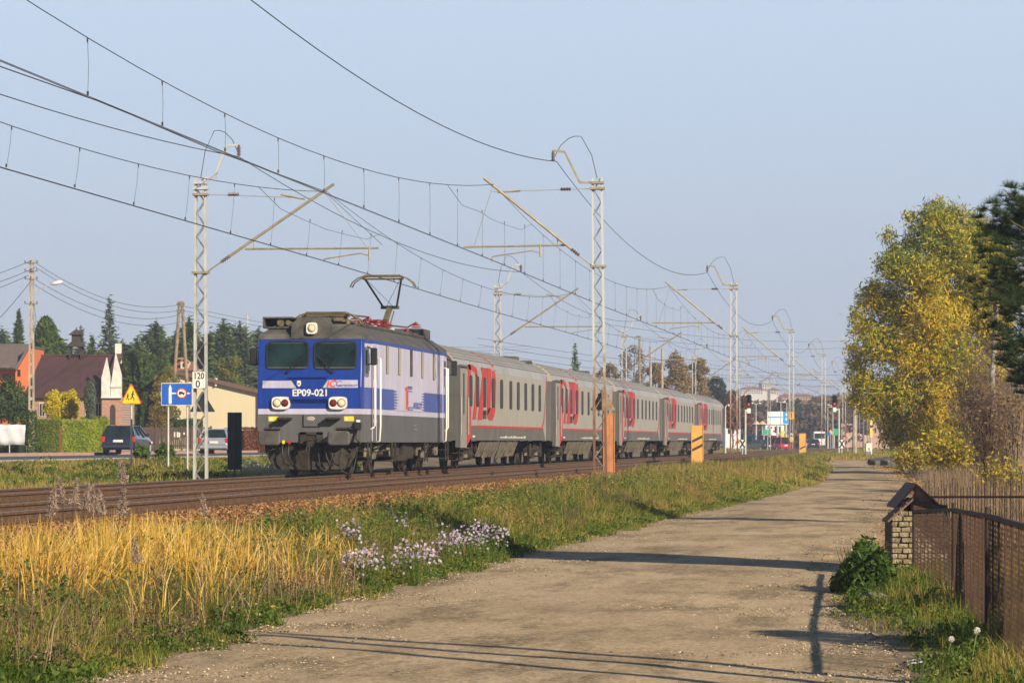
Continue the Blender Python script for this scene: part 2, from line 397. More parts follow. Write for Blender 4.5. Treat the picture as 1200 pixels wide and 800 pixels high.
def sleeper_mesh():
    mb = MB(); mb.use(conc)
    prs = [(-.14, -.1), (.14, -.1), (.11, .05), (-.11, .05)]
    mb.loft([[(x, a, b_ - (.02 if abs(x) < .4 else 0)) for a, b_ in prs] for x in (-1.3, -.5, -.35, .35, .5, 1.3)])
    mb.use(rust)
    for sx in (-.75, .75):
        mb.box(sx - .17, sx + .17, -.08, .08, .05, .066)
        for d in (-.1, .1):
            mb.tube([(sx + d * 1.5, 0, .06), (sx + d * 1.5, 0, .115)], .02, 6); mb.tube([(sx + d * 1.5, -.07, .075), (sx + d * 1.3, 0, .12), (sx + d * 1.5, .07, .075)], .014, 5)
    return mb
def track(Lc, label, y0):
    t = thing('railway_track', label, 'railway track', (-Lc, 0, 0))
    for d in (-.75, .75):
        o = rail_mesh(0).build('rail', None, t); o.location.x = -d
    s0 = None
    for k in range(100):
        y = y0 + k * .62
        if s0 is None: s0 = sleeper_mesh().build('sleeper', None, t); s0.location = (0, y, .555)
        else: c = s0.copy(); COL.objects.link(c); c.location = (0, y, .555 + random.uniform(-.004, .004))
    mb = MB(); mb.use(conc)
    y = y0 + 62
    while y < 420:
        mb.box(-1.3, 1.3, y - .13, y + .13, .46, .605); y += .62 if y < 200 else 1.24
    o = mb.build('sleepers', None, t); o['kind'] = 'stuff'
    return t
track(12.3, 'nearer of the two railway tracks with rusty rails on concrete sleepers', 32)
track(16.4, 'farther railway track carrying the blue electric train', 34)
# ================================================================== locomotive
TX = -16.4
LY = 86.3                       # y of the locomotive's front face
def paint(name, c, rough=.38, var=.07, **k): return mat(name, c, rough, 0, var, 1.2, None, 0, None, .45, streak=k.pop('streak', .16), **k)
m_blue = paint('cobalt_paint', (.006, .040, .29), .36)
m_lav = paint('lavender_white_paint', (.50, .49, .66), .4, .06)
m_navy = paint('side_blue_paint', (.045, .085, .36), .42)
m_grey = paint('slate_grey_paint', (.105, .108, .115), .55, .12)
m_roofg = mat('sooty_roof', (.062, .058, .052), .7, 0, .35, 2.5, (.11, .104, .094))
m_blk = mat('black_rubber', (.012, .012, .013), .55, 0, .2)
m_grime = mat('brake_dust', (.012, .010, .009), .9, 0, .45, 5, (.055, .043, .030), .3)
m_grimel = mat('light_brake_dust', (.10, .085, .06), .85, 0, .35, 3, (.23, .20, .145), .2)
m_glass = mat('cab_glass', (.008, .014, .014), .10, 0, .3, 1.5, (.015, .04, .04), spec=.45)
m_wh = paint('white_enamel', (.78, .77, .72), .45)
m_ins_red = None
m_red = paint('signal_red', (.50, .03, .025), .4)
m_org = paint('logo_orange', (.72, .10, .03), .45)
m_yel = paint('yellow_plate', (.75, .65, .03), .5)
m_lens = mat('lamp_glass', (.75, .62, .42), .1, 0, .1, 8, spec=.9)
m_lred = mat('red_lamp_glass', (.16, .01, .01), .1, 0, .1, 8, spec=.9)
m_steel = mat('dull_steel', (.30, .29, .27), .5, .7, .2)
m_wheel = mat('wheel_steel', (.05, .04, .032), .7, .4, .3)
m_olive = mat('pantograph_paint', (.14, .115, .06), .7, .1, .3, 6)
m_ins = paint('insulator_brown', (.20, .022, .018), .45)

loco = thing('electric_locomotive', 'blue and lavender electric locomotive numbered EP09-021 leading the train', 'locomotive', (TX, LY, RAIL))
HW, HF = 1.49, 1.37; BL = 15.5
# local coordinates: x to the right (towards the road), y backwards, z above rail
def lp(cx, cy, X=HW):
    """crop pixel of the side view (scale 2.964, origin 290,310) to (y, z) on the side wall x = X"""
    p = PL(290 + cx / 2.964, 310 + cy / 2.964, -(TX + X)); return p.y - LY, p.z - RAIL
def fpx(cx, cy):
    """pixel (scale 7.27, origin 300,370) to (x, z) on the front face"""
    px, py = 300 + cx / 7.27, 370 + cy / 7.27
    X = (px - 600) / F; s = LY / (ct + st * X); p = P(px, py, s); return p.x - TX, p.z - RAIL
ys_b = [0, .25, 1.25, BL - 1.25, BL - .25, BL]
def fy(z): return 0 if z < 2.3 else (z - 2.3) / 1.28 * .16
def hw(y, z):
    d = min(y, BL - y); b_ = HF + (HW - HF) * min(1, max(0, d / 1.25)) ** .7
    return b_
def band(z0, z1, m, mf=None, sidebody=True):
    mb = MB(); mb.use(m)
    ring = []
    for z in (z0, z1):
        r = []
        off = fy(z)
        for y in ys_b:
            yy_ = off if y == 0 else (BL - off if y == BL else y); r.append((hw(y, z), yy_, z))
        for y in ys_b[::-1]:
            yy_ = off if y == 0 else (BL - off if y == BL else y); r.append((-hw(y, z), yy_, z))
        ring.append(r)
    nn = len(ring[0])
    for i in range(nn):
        j = (i + 1) % nn
        fr_ = (i == nn - 1) or (i == 5) or (i == 0 and mf is not None and False)
        mb.use(mf if (fr_ and mf) else m)
        mb.add([ring[0][i], ring[0][j], ring[1][j], ring[1][i]], [(0, 1, 2, 3)])
    mb.use(m_blk); mb.add([(a, b_, c) for a, b_, c in ring[0]], [tuple(range(nn))]); mb.add(ring[1], [tuple(range(nn))])
    return mb
body = MB()
for z0, z1, m, mf in ((.86, 1.60, m_grey, m_grey), (1.602, 1.745, m_lav, m_lav), (1.747, 2.31, m_navy, m_blue), (2.312, 3.58, m_lav, m_blue)):
    b_ = band(z0, z1, m, mf)
    for x in b_.mats: body.use(x)
    o0 = len(body.v); body.v += b_.v
    for f, k in zip(b_.f, b_.m): body.f.append(tuple(i + o0 for i in f)); body.m.append(body.mats.index(b_.mats[k]))
# blue top rail and blue corner columns
body.use(m_blue)
for sx in (1, -1):
    body.beam((sx * (HW + .003), 1.25, 3.545), (sx * (HW + .003), BL - 1.25, 3.545), .02, .09)
    for y0 in (0, BL):
        s_ = 1 if y0 == 0 else -1
        body.poly([(sx * (HF + .004), y0 + s_ * .002, 1.747), (sx * (HF + .035), y0 + s_ * .25, 1.747), (sx * (HF + .05), y0 + s_ * .28, 3.58), (sx * (HF + .006), y0 + s_ * .16, 3.58)], (sx * .012, 0, 0))
        body.poly([(sx * (HF + .05), y0 + s_ * .28, 3.49), (sx * (HW + .006), y0 + s_ * 1.25, 3.49), (sx * (HW + .006), y0 + s_ * 1.25, 3.58), (sx * (HF + .05), y0 + s_ * .28, 3.58)], (sx * .012, 0, 0))
# middle of the side has no blue band
body.use(m_lav)
for sx in (1, -1):
    body.box(sx * HW + (.002 if sx > 0 else -.014), sx * HW + (.014 if sx > 0 else -.002), 4.7, 10.1, 1.746, 2.315)
    body.use(m_navy)
    for i in range(7):
        z = 1.80 + i * .078; X0 = sx * HW + (.016 if sx > 0 else -.02)
        L1 = .75 - abs(i - 3) * .08
        body.poly([(X0, 4.69, z - .03), (X0, 4.69 + L1, z), (X0, 4.69, z + .03)], (.004 * sx, 0, 0)); body.poly([(X0, 10.11, z - .03), (X0, 10.11 - L1, z), (X0, 10.11, z + .03)], (.004 * sx, 0, 0))
    body.use(m_lav)
body.build('body', None, loco)
# roof
mb = MB()
def roof_ring(z, wd, ye): return [(wd, ye, z), (wd, BL - ye, z), (-wd, BL - ye, z), (-wd, ye, z)]
mb.loft([roof_ring(3.582, 1.40, .15), roof_ring(3.70, 1.38, .22), roof_ring(3.99, .98, .55)])
# roof beginning wider along the middle
mb.loft([[(s_ * 1.50, y, 3.585), (s_ * 1.40, y, 3.70), (s_ * .985, y, 3.992), (s_ * .9, y, 3.985), (s_ * 1.3, y, 3.585)] for s_ in (1,) for y in (1.1, BL - 1.1)])
mb.loft([[(s_ * 1.50, y, 3.585), (s_ * 1.40, y, 3.70), (s_ * .985, y, 3.992), (s_ * .9, y, 3.985), (s_ * 1.3, y, 3.585)] for s_ in (-1,) for y in (1.1, BL - 1.1)])
for y0 in (0, 1):
    yy0 = (lambda d: d) if y0 == 0 else (lambda d: BL - d)
    # lamp hood: rounded shoulders
    pts = [(-.52, 3.60), (-.50, 3.95), (-.30, 4.17), (.30, 4.17), (.50, 3.95), (.52, 3.60)]
    mb.poly([(x, yy0(.14), z) for x, z in pts], (0, .95 if y0 == 0 else -.95, 0))
roof = mb.build('roof', m_roofg, loco)
# horn box on the left of the hood
mb = MB(); mb.use(m_roofg)
mb.box(-1.30, -.52, .35, 1.1, 3.88, 3.92); mb.box(-1.30, -.52, .35, 1.1, 4.14, 4.18); mb.box(-1.32, -1.28, .35, 1.1, 3.88, 4.18); mb.box(-1.28, -.52, 1.0, 1.05, 3.9, 4.15)
mb.use(m_olive); mb.cyl((-.85, .42, 4.03), (-.85, .95, 4.03), .10, 10, .03); mb.cyl((-.65, .42, 4.03), (-.65, .95, 4.03), .07, 10, .03)
mb.build('horn_box', None, roof)
# walkway grilles along the roof edge + louvre box at rear
mb = MB()
for i in range(46):
    y = 2.6 + i * .235; mb.box(.86, .99, y, y + .16, 4.0, 4.05)
mb.box(.84, .87, 2.4, 13.5, 4.0, 4.09); mb.box(.98, 1.01, 2.4, 13.5, 3.985, 4.07)
mb.build('roof_walkway', m_roofg, roof)
mb = MB(); mb.rbox(-.9, .95, 13.4, 14.9, 3.99, 4.30, .03); mb.build('roof_box', m_roofg, roof)
mb = MB()
for yb_, xb in ((3.4, .3), (5.2, -.2), (7.6, .1), (9.3, -.3)): mb.rbox(xb - .45, xb + .35, yb_, yb_ + 1.1, 3.99, 4.14, .03)
mb.build('roof_hatch', m_roofg, roof)
def ring_xz(c, rx, rz, y, n_=14, p=.5):
    out = []
    for k in range(n_):
        a = 2 * math.pi * k / n_; cx, cz = math.cos(a), math.sin(a)
        out.append((c[0] + rx * math.copysign(abs(cx) ** p, cx), y, c[1] + rz * math.copysign(abs(cz) ** p, cz)))
    return out
# head lamps
def lamp(c, rx, rz, y, parent, lenses, name='headlight'):
    mb = MB(); mb.loft([ring_xz(c, rx * 1.0, rz * 1.0, y - .002, 20), ring_xz(c, rx * .97, rz * .97, y - .10, 20)]); o = mb.build(name, m_wh, parent)
    for dx, r, m in lenses:
        mb = MB(); mb.use(m_blk); mb.loft([ring_xz((c[0] + dx, c[1]), r * 1.18, r * 1.18, y - .102, 18, 1), ring_xz((c[0] + dx, c[1]), r * 1.12, r * 1.12, y - .112, 18, 1)])
        mb.use(m); mb.loft([ring_xz((c[0] + dx, c[1]), r, r, y - .112, 18, 1), ring_xz((c[0] + dx, c[1]), r * .7, r * .7, y - .135, 18, 1), ring_xz((c[0] + dx, c[1]), r * .2, r * .2, y - .145, 18, 1)])
        mb.build('lens', None, o)
    return o
x, z = fpx(215, 742); lamp((x, z), .245, .17, 0, loco, ((-.10, .095, m_lens), (.115, .085, m_lred)))
x, z = fpx(700, 742); lamp((x, z), .245, .17, 0, loco, ((.10, .095, m_lens), (-.115, .085, m_lred)))
x, z = fpx(470, 105); lamp((x, z), .145, .155, .14, loco, ((0, .09, m_lens),), 'top_headlight')
# windscreens
def fyy(z): return fy(z)
for (x0, x1, name) in ((78, 448, 'windscreen'), (485, 855, 'windscreen')):
    (xa, zt), (xb, zb) = fpx(x0, 212), fpx(x1, 455)
    mb = MB(); mb.use(m_blk)
    c = ((xa + xb) / 2, (zt + zb) / 2); rx, rz = (xb - xa) / 2, (zt - zb) / 2
    def rr(k, dy, p=.28, n_=28):
        return [(a, fy(q) - dy, q) for a, _, q in ring_xz(c, rx * k[0], rz * k[1], 0, n_, p)]
    o1, o2, o3 = rr((1, 1), 0.0), rr((.99, .985), .035), rr((.925, .90), .035)
    mb.loft([o1, o2, o3], cap=False)
    fr_ = mb.build('windscreen', None, loco)
    mb = MB(); mb.use(m_glass); g3 = rr((.93, .91), .012); mb.poly(g3, (0, .01, 0)); mb.build('pane', None, fr_)
    # sun blind strip behind the top of the glass, seen pale
    mb = MB(); mb.box(c[0] - rx * .84, c[0] + rx * .84, fy(zt) - .020, fy(zt) - .016, zt - rz * .55, zt - rz * .16); mb.build('sun_blind', mat('sun_blind', (.30, .33, .31), .35, 0, .2, 3), fr_)
    mb = MB(); mb.tube([(xa + .06, fy(zb) - .03, zb + .045), (xb - .05, fy(zb) - .03, zb + .045)], .012, 5); mb.build('heater_strip', m_steel, fr_)
# wipers
for (a, b_, c) in ((260, 480, (395, 340)), (650, 478, (525, 345))):
    (x0, z0), (x1, z1) = fpx(a, b_), fpx(*c)
    mb = MB(); mb.tube([(x0, fy(z0) - .07, z0), ((x0 + x1) / 2, fy(z0) - .09, (z0 + z1) / 2), (x1, fy(z1) - .06, z1)], .014, 5)
    mb.tube([(x0 + .05, fy(z0) - .07, z0 - .02), (x1 + .05, fy(z1) - .05, z1 - .05)], .010, 5)
    mb.ball((x0, fy(z0) - .04, z0), .035); mb.build('wiper', m_blk, loco)
# front details
mb = MB()
(xa, za), (xb, zb) = fpx(285, 517), fpx(615, 517)
mb.beam((xa, -.04, za), (xb, -.04, za), .03, .025); mb.build('front_handrail', m_blue, loco)
mb = MB(); (xa, za), (xb, zb) = fpx(290, 700), fpx(605, 735); mb.box(xa, xb, -.12, -.001, zb + .08, zb + .13); mb.poly([(xa + .02, -.11, zb + .08), (xb - .02, -.11, zb + .08), (xb - .02, -.01, zb - .02), (xa + .02, -.01, zb - .02)], (0, .01, .01)); mb.build('front_step', m_blue, loco)
mb = MB()
for poly in (((58, 552), (300, 552), (345, 615), (55, 615)), ((612, 546), (868, 546), (868, 612), (568, 612))):
    mb.poly([(fpx(*q)[0], -.006, fpx(*q)[1]) for q in poly], (0, -.004, 0))
mb.build('livery_stripe', m_lav, loco)
mb = MB(); mb.poly([(fpx(*q)[0], -.006, fpx(*q)[1]) for q in ((350, 552), (382, 552), (384, 585), (366, 605), (349, 585))], (0, -.006, 0)); o = mb.build('eagle_shield', m_wh, loco)
mb = MB(); mb.poly([(fpx(*q)[0], -.013, fpx(*q)[1]) for q in ((355, 572), (375, 572), (375, 584), (355, 584))], (0, -.002, 0)); mb.build('shield_mark', m_red, o)
FR = ((1, 0, 0), (0, 0, 1))
x, z = fpx(463, 657); text('number_lettering', 'EP09-021', .25, m_wh, loco, frame_M((x, -.008, z), *FR), 1.02, .006)
# front logo : slanted i and C in orange, outlined C in blue
def italic(o, right, up, k): 
    M = frame_M(o, right, up); S = Matrix.Identity(4); S[0][1] = k; return M @ S
x, z = fpx(636, 580); text('logo_lettering', 'iC', .25, m_org, loco, italic((x + .03, -.014, z), *FR, .25), 1.05, .008)
x, z = fpx(706, 580); text('logo_lettering', 'C', .22, m_navy, loco, italic((x, -.014, z), *FR, .25), 1.1, -.002)
x, z = fpx(792, 594); text('logo_lettering', 'PKP INTERCITY', .085, m_navy, loco, frame_M((x, -.014, z), *FR), .95)
# grey skirt details (pixels of the second close-up: origin 300,470 scale 8)
def f2(cx, cy): return fpx((cx / 8) * 7.27, (100 + cy / 8) * 7.27)
for poly, m, nm in ((((118, 142), (208, 142), (208, 188), (118, 188)), m_yel, 'yellow_placard'), (((825, 140), (918, 140), (918, 186), (825, 186)), m_yel, 'yellow_placard')):
    mb = MB(); mb.use(m); mb.poly([(f2(*q)[0], -.004, f2(*q)[1]) for q in poly], (0, -.005, 0))
    mb.use(m_wh); a, b_ = f2(poly[0][0] + 12, 152), f2(poly[0][0] + 40, 178); mb.box(a[0], b_[0], -.012, -.0095, b_[1], a[1]); mb.build(nm, None, loco)
mb = MB(); (xa, za), (xb, zb) = f2(450, 125), f2(585, 235); mb.box(xa, xb, -.05, -.001, zb, za + .01); mb.build('coupler_cover', m_grey, loco)
x, z = f2(516, 163); mb = MB(); mb.loft([ring_xz((x, z), .105, .055, -.052, 20, 1), ring_xz((x, z), .10, .052, -.06, 20, 1)]); o = mb.build('maker_plate', m_wh, loco)
mb = MB(); mb.loft([ring_xz((x, z), .09, .042, -.0605, 20, 1), ring_xz((x, z), .09, .042, -.062, 20, 1)]); mb.build('plate_inset', m_grey, o)
MB().box(x - .06, x + .06, -.066, -.0625, z - .012, z + .012).build('plate_mark', m_wh, o)
for a, b_ in (((215, 152), (340, 170)), ((665, 150), (795, 168)), ((110, 250), (228, 266)), ((780, 246), (910, 262))):
    (xa, za), (xb, zb) = f2(*a), f2(*b_); d = -.30 if a[1] < 200 else -.55
    mb = MB(); mb.box(xa, xb, d, -.003, zb, za); mb.box(xa, xa + .03, d + .05, -.003, zb - .06, zb - .001); mb.build('foot_tread', m_grime, loco)
# buffers
for cx in (160, 808):
    x, z = f2(cx, 345)
    mb = MB(); mb.cyl((x, -.5, z), (x, -.002, z), .13, 14); mb.cyl((x, -.12, z), (x, -.003, z), .2, 14); bf = mb.build('buffer', m_grime, loco)
    mb = MB(); ring1 = ring_xz((x, z), .295, .19, -.5, 24, .3); ring2 = ring_xz((x, z), .295, .19, -.55, 24, .3); ring3 = ring_xz((x, z), .26, .165, -.575, 24, .3)
    mb.loft([ring1, ring2, ring3]); mb.build('buffer_plate', m_roofg, bf)
mb = MB(); (xa, za), (xb, zb) = f2(415, 288), f2(628, 425)
mb.box(xa, xa + .17, -.06, -.002, zb, za); mb.box(xb - .17, xb, -.06, -.002, zb, za); mb.box(xa, xb, -.06, -.002, za - .07, za); mb.box(xa, xb, -.06, -.002, zb, zb + .07); mb.box(xa + .1, xb - .1, -.02, -.0025, zb + .03, za - .03)
dp = mb.build('draw_plate', m_grime, loco)
x, z = f2(508, 360); mb = MB(); mb.tube([(x, -.0, z), (x, -.3, z), (x, -.38, z + .05), (x, -.42, z - .02), (x, -.36, z - .1), (x, -.28, z - .08)], .045, 8); mb.tube([(x, -.34, z - .06), (x - .05, -.36, z - .3), (x, -.36, z - .36), (x + .05, -.36, z - .3), (x, -.34, z - .06)], .022, 6)
mb.tube([(x, -.34, z - .3), (x, -.3, z - .75)], .03, 6); mb.build('coupling_hook', m_grime, dp)
for i, (cx, zz_, rr_) in enumerate(((270, 385, .0), (325, 385, .0), (680, 430, .0), (735, 430, .0), (600, 430, 0), (800, 440, 0))):
    x, z = f2(cx, zz_); x2, z2 = f2(cx + 25, 600)
    if i < 4: pts = [(x, -.02, z), (x, -.16, z), (x - .02, -.24, z - .12), (x - .02, -.25, (z + z2) / 2), (x2 - .02, -.22, z2 + .05), (x2 + .07, -.15, z2)]
    elif i == 4: pts = [(x, -.05, z), (x, -.2, z - .15), (x + .03, -.22, z - .5), (x + .16, -.22, z - .62), (x + .28, -.15, z - .56)]
    else: pts = [(x, -.05, z), (x - .02, -.2, z - .3), (x + .04, -.22, z - .58), (x + .2, -.22, z - .68), (x + .34, -.2, z - .6), (x + .40, -.15, z - .35), (x + .42, -.05, z - .1)]
    mb = MB(); mb.tube(pts, .026 if i < 4 else .018, 7); h_ = mb.build('brake_hose', m_blk, loco, smooth=True)
    if i < 2:
        mb = MB(); mb.cbox((x, -.17, z + .01), (.06, .07, .09)); mb.build('hose_tap', m_red if i else m_yel, h_)
mb = MB()
(x1_, z1_), (x2_, z2_), (x3_, z3_), (x4_, z4_), (x5_, z5_) = f2(70, 420), f2(75, 510), f2(185, 670), f2(530, 680), f2(985, 640)
mb.poly([(-1.25, .3, .86), (-1.25, .3, .62), (-.98, .15, .16), (.0, .05, .14), (.0, .05, .86)], (0, .03, 0))
mb.poly([(.0, .05, .14), (.98, .15, .16), (1.25, .3, .62), (1.25, .3, .86), (.0, .05, .86)], (0, .03, 0))
mb.build('snow_plough', m_grime, loco)
mb = MB(); x, z = f2(965, 185); mb.use(m_wh); mb.cbox((x, -.1, z), (.09, .1, .06)); mb.use(m_blk); mb.cbox((x, -.1, z - .13), (.16, .14, .16)); mb.tube([(x, -.1, z - .2), (x - .04, -.15, z - .45), (x + .06, -.1, z - .6)], .03, 6); mb.build('jumper_socket', None, loco)
# side: vents, doors, handrails, mirrors, steps
m_vent = paint('vent_slats', (.40, .37, .29), .6)
for cx, cyt, cyb, m in ((485, 282, 378, m_vent), (527, 290, 383, m_vent), (568, 295, 388, m_roofg), (607, 303, 394, m_vent), (647, 309, 400, m_vent)):
    y, z1 = lp(cx, cyt); _, z0 = lp(cx, cyb)
    mb = MB(); mb.use(m_blk); mb.box(HW + .001, HW + .016, y - .17, y + .17, z0, z1)
    mb.use(m)
    nsl = 22
    for i in range(nsl):
        zz_ = z0 + (z1 - z0) * (i + .5) / nsl; mb.box(HW + .016, HW + .034, y - .13, y + .11, zz_ - .015, zz_ + .015)
    mb.build('side_vent', None, loco)
y1, _ = lp(400, 300); y2, _ = lp(428, 300)
for (y, s_) in ((1.15, 1), (BL - 1.0, -1)):
    mb = MB(); mb.use(m_lav); mb.box(HW - .03, HW + .012, y - .02, y + .02, .9, 3.45); mb.box(HW - .03, HW + .012, y + s_ * .62 - .02, y + s_ * .62 + .02, .9, 3.45); mb.box(HW - .03, HW + .010, min(y, y + s_ * .62), max(y, y + s_ * .62), 3.42, 3.46)
    dr = mb.build('cab_door', None, loco)
    mb = MB(); mb.use(m_steel); ya = min(y, y + s_ * .62); mb.box(HW + .001, HW + .02, ya + .14, ya + .50, 2.55, 3.35); mb.use(m_glass); mb.box(HW + .02, HW + .024, ya + .18, ya + .46, 2.6, 3.3); mb.build('door_window', None, dr)
    for yy_, zb_ in ((y - .14, 1.2), (y + s_ * .62 + .14, .85)):
        mb = MB(); mb.tube([(HW + .01, yy_, 3.12), (HW + .09, yy_, 3.10), (HW + .09, yy_, 1.3), (HW + .06, yy_, zb_ + .05), (HW - .02, yy_ - .05, zb_)], .026, 7); mb.build('handrail', m_wh, loco, smooth=True)
# cab side window (white frame, near the corner)
ya, za = lp(402, 268, 1.44); yb2, zb_ = lp(424, 368, 1.44)
mb = MB(); mb.use(m_steel); mb.poly([(1.405, .30, 2.6), (1.455, .68, 2.6), (1.455, .68, 3.38), (1.405, .30, 3.38)], (.022, 0, 0)); mb.use(m_glass); mb.poly([(1.432, .37, 2.68), (1.473, .62, 2.68), (1.473, .62, 3.30), (1.432, .37, 3.30)], (.006, 0, 0)); mb.build('cab_side_window', None, loco)
for (x, y) in ((1.62, .62), (1.68, BL - .5), (-1.55, .25)):
    mb = MB(); mb.rbox(x - .09, x + .09, y - .05, y + .05, 2.90, 3.36, .03); mb.tube([(x, y, 3.3), (x * .86, y, 3.42)], .02, 5); mb.tube([(x, y, 2.95), (x * .86, y, 2.9)], .02, 5); mb.build('mirror', m_blk, loco)
# side logo
sd = ((0, 1, 0), (0, 0, 1))
y, z = lp(556, 472); mb = MB(); mb.use(m_org); X0 = HW + .018
mb.box(X0, X0 + .004, y - .42, y - .08, 1.80, 2.42); mb.box(X0, X0 + .004, y - .08, y + .18, 1.80, 1.86); mb.box(X0, X0 + .004, y - .08, y + .22, 2.36, 2.42)
mb.use(m_navy)
for zz_ in (1.78, 1.84, 2.30, 2.38, 2.43): mb.box(X0 + .005, X0 + .008, y - .12, y + .85 - (.1 if zz_ > 2 else 0), zz_, zz_ + .022)
mb.box(X0 + .005, X0 + .008, y - .16, y - .04, 1.9, 2.3)
mb.build('side_logo', None, loco)
text('logo_lettering', 'INTERCITY', .25, m_navy, loco, frame_M((X0, y + 1.75, 1.90), *sd), 1.3, .004)
text('number_lettering', 'EP09-021', .16, m_lav, loco, frame_M((HW + .006, 1.55, 1.42), *sd), 1.0)
text('service_lettering', '---- -- -', .10, m_lav, loco, frame_M((HW + .006, 8.4, 1.35), *sd), 1.6)
text('service_lettering', '----- ---', .10, m_lav, loco, frame_M((HW + .006, 8.5, 1.24), *sd), 1.6)
# lower skirt cut outs: equipment
mb = MB(); mb.use(m_grime)
for (y0, y1, z0, z1, x) in ((5.9, 6.9, .45, .86, 1.28), (7.1, 7.9, .32, .86, 1.34), (8.1, 9.3, .38, .86, 1.3), (9.5, 10.2, .5, .86, 1.2)): mb.rbox(-x, x, y0, y1, z0, z1, .03)
mb.box(-.5, .5, .4, BL - .4, .6, .9)
mb.build('underfloor_equipment', None, loco)
for y in (.75, 4.7, 10.6, BL - .75):
    mb = MB()
    for z in (.35, .62): mb.box(1.25, 1.5, y - .25, y + .25, z, z + .03)
    mb.box(1.46, 1.5, y - .27, y - .23, .3, .88); mb.box(1.46, 1.5, y + .23, y + .27, .3, .88)
    mb.build('access_steps', m_grime, loco)
def wheel_mesh(y, r):
    mb = MB()
    for sx in (-1, 1):
        prof = [(.68, r + .028), (.71, r + .028), (.725, r), (.83, r - .01), (.83, r - .08), (.79, r - .10), (.79, .14), (.86, .10), (.86, .02)]
        rings = [[(sx * a, y + q * math.cos(2 * math.pi * k / 20), r + q * math.sin(2 * math.pi * k / 20)) for k in range(20)] for a, q in prof]; mb.loft(rings)
    mb.cyl((-.7, y, r), (.7, y, r), .09, 10); return mb
def bogie(parent, yc, wb, r, fm, sm, kind=0):
    g_ = bpy.data.objects.new('bogie', None)
    mb = MB(); mb.use(fm); x = 1.02
    for sx in (-1, 1):
        pr = [(-wb / 2 - .65, r + .12), (-wb / 2 - .3, r + .30), (-.75, r + .22), (-.35, r - .02), (.35, r - .02), (.75, r + .22), (wb / 2 + .3, r + .30), (wb / 2 + .65, r + .12), (wb / 2 + .6, r + .02), (wb / 2 + .2, r + .12), (.75, r + .02), (.4, r - .22), (-.4, r - .22), (-.75, r + .02), (-wb / 2 - .2, r + .12), (-wb / 2 - .6, r + .02)]
        mb.poly([(sx * x, yc + a, z) for a, z in pr], (sx * .12, 0, 0))
        for s_ in (-1, 1):
            ya = yc + s_ * wb / 2
            mb.use(sm); mb.cyl((sx * .95, ya, r), (sx * 1.27, ya, r), .17, 12); mb.cyl((sx * 1.27, ya, r), (sx * 1.31, ya, r), .10, 10)
            mb.use(fm); mb.rbox(min(sx * 1.0, sx * 1.2), max(sx * 1.0, sx * 1.2), ya - .38, ya + .38, r - .12, r + .02, .02)
            for d in (-.3, .3):
                mb.use(sm)
                for k in range(5): mb.cyl((sx * 1.1, ya + d, r + .03 + k * .05), (sx * 1.1, ya + d, r + .055 + k * .05), .095, 10)
                mb.cyl((sx * 1.1, ya + d, r), (sx * 1.1, ya + d, r + .26), .06, 8)
            mb.tube([(sx * 1.24, ya + .45 * s_, r + .38), (sx * 1.24, ya + .42 * s_, r - .15)], .045, 8)
            # brake gear and sand pipe
            mb.use(fm); mb.box(min(sx * .72, sx * .86), max(sx * .72, sx * .86), ya + s_ * (r + .05), ya + s_ * (r + .05) + .1 * s_ if s_ > 0 else ya + s_ * (r + .05), r - .2, r + .2) if s_ > 0 else None
            mb.tube([(sx * .78, ya - s_ * .62, r + .3), (sx * .78, ya - s_ * .56, .12)], .022, 5)
        mb.use(sm)
        for k in range(6): mb.cyl((sx * 1.14, yc - .2, r + .0 + k * .06), (sx * 1.14, yc - .2, r + .035 + k * .06), .12, 10); mb.cyl((sx * 1.14, yc + .2, r + .0 + k * .06), (sx * 1.14, yc + .2, r + .035 + k * .06), .12, 10)
        mb.tube([(sx * 1.3, yc - .75, r + .1), (sx * 1.3, yc + .55, r + .18)], .04, 7)
    mb.use(fm); mb.box(-1.0, 1.0, yc - .3, yc + .3, r - .05, r + .15)
    bo = mb.build('bogie', None, parent)
    for s_ in (-1, 1): wheel_mesh(yc + s_ * wb / 2, r).build('wheelset', m_wheel, bo, smooth=False)
    return bo
bogie(loco, 3.3, 3.05, .625, m_grime, m_grimel); bogie(loco, 12.2, 3.05, .625, m_grime, m_grimel)
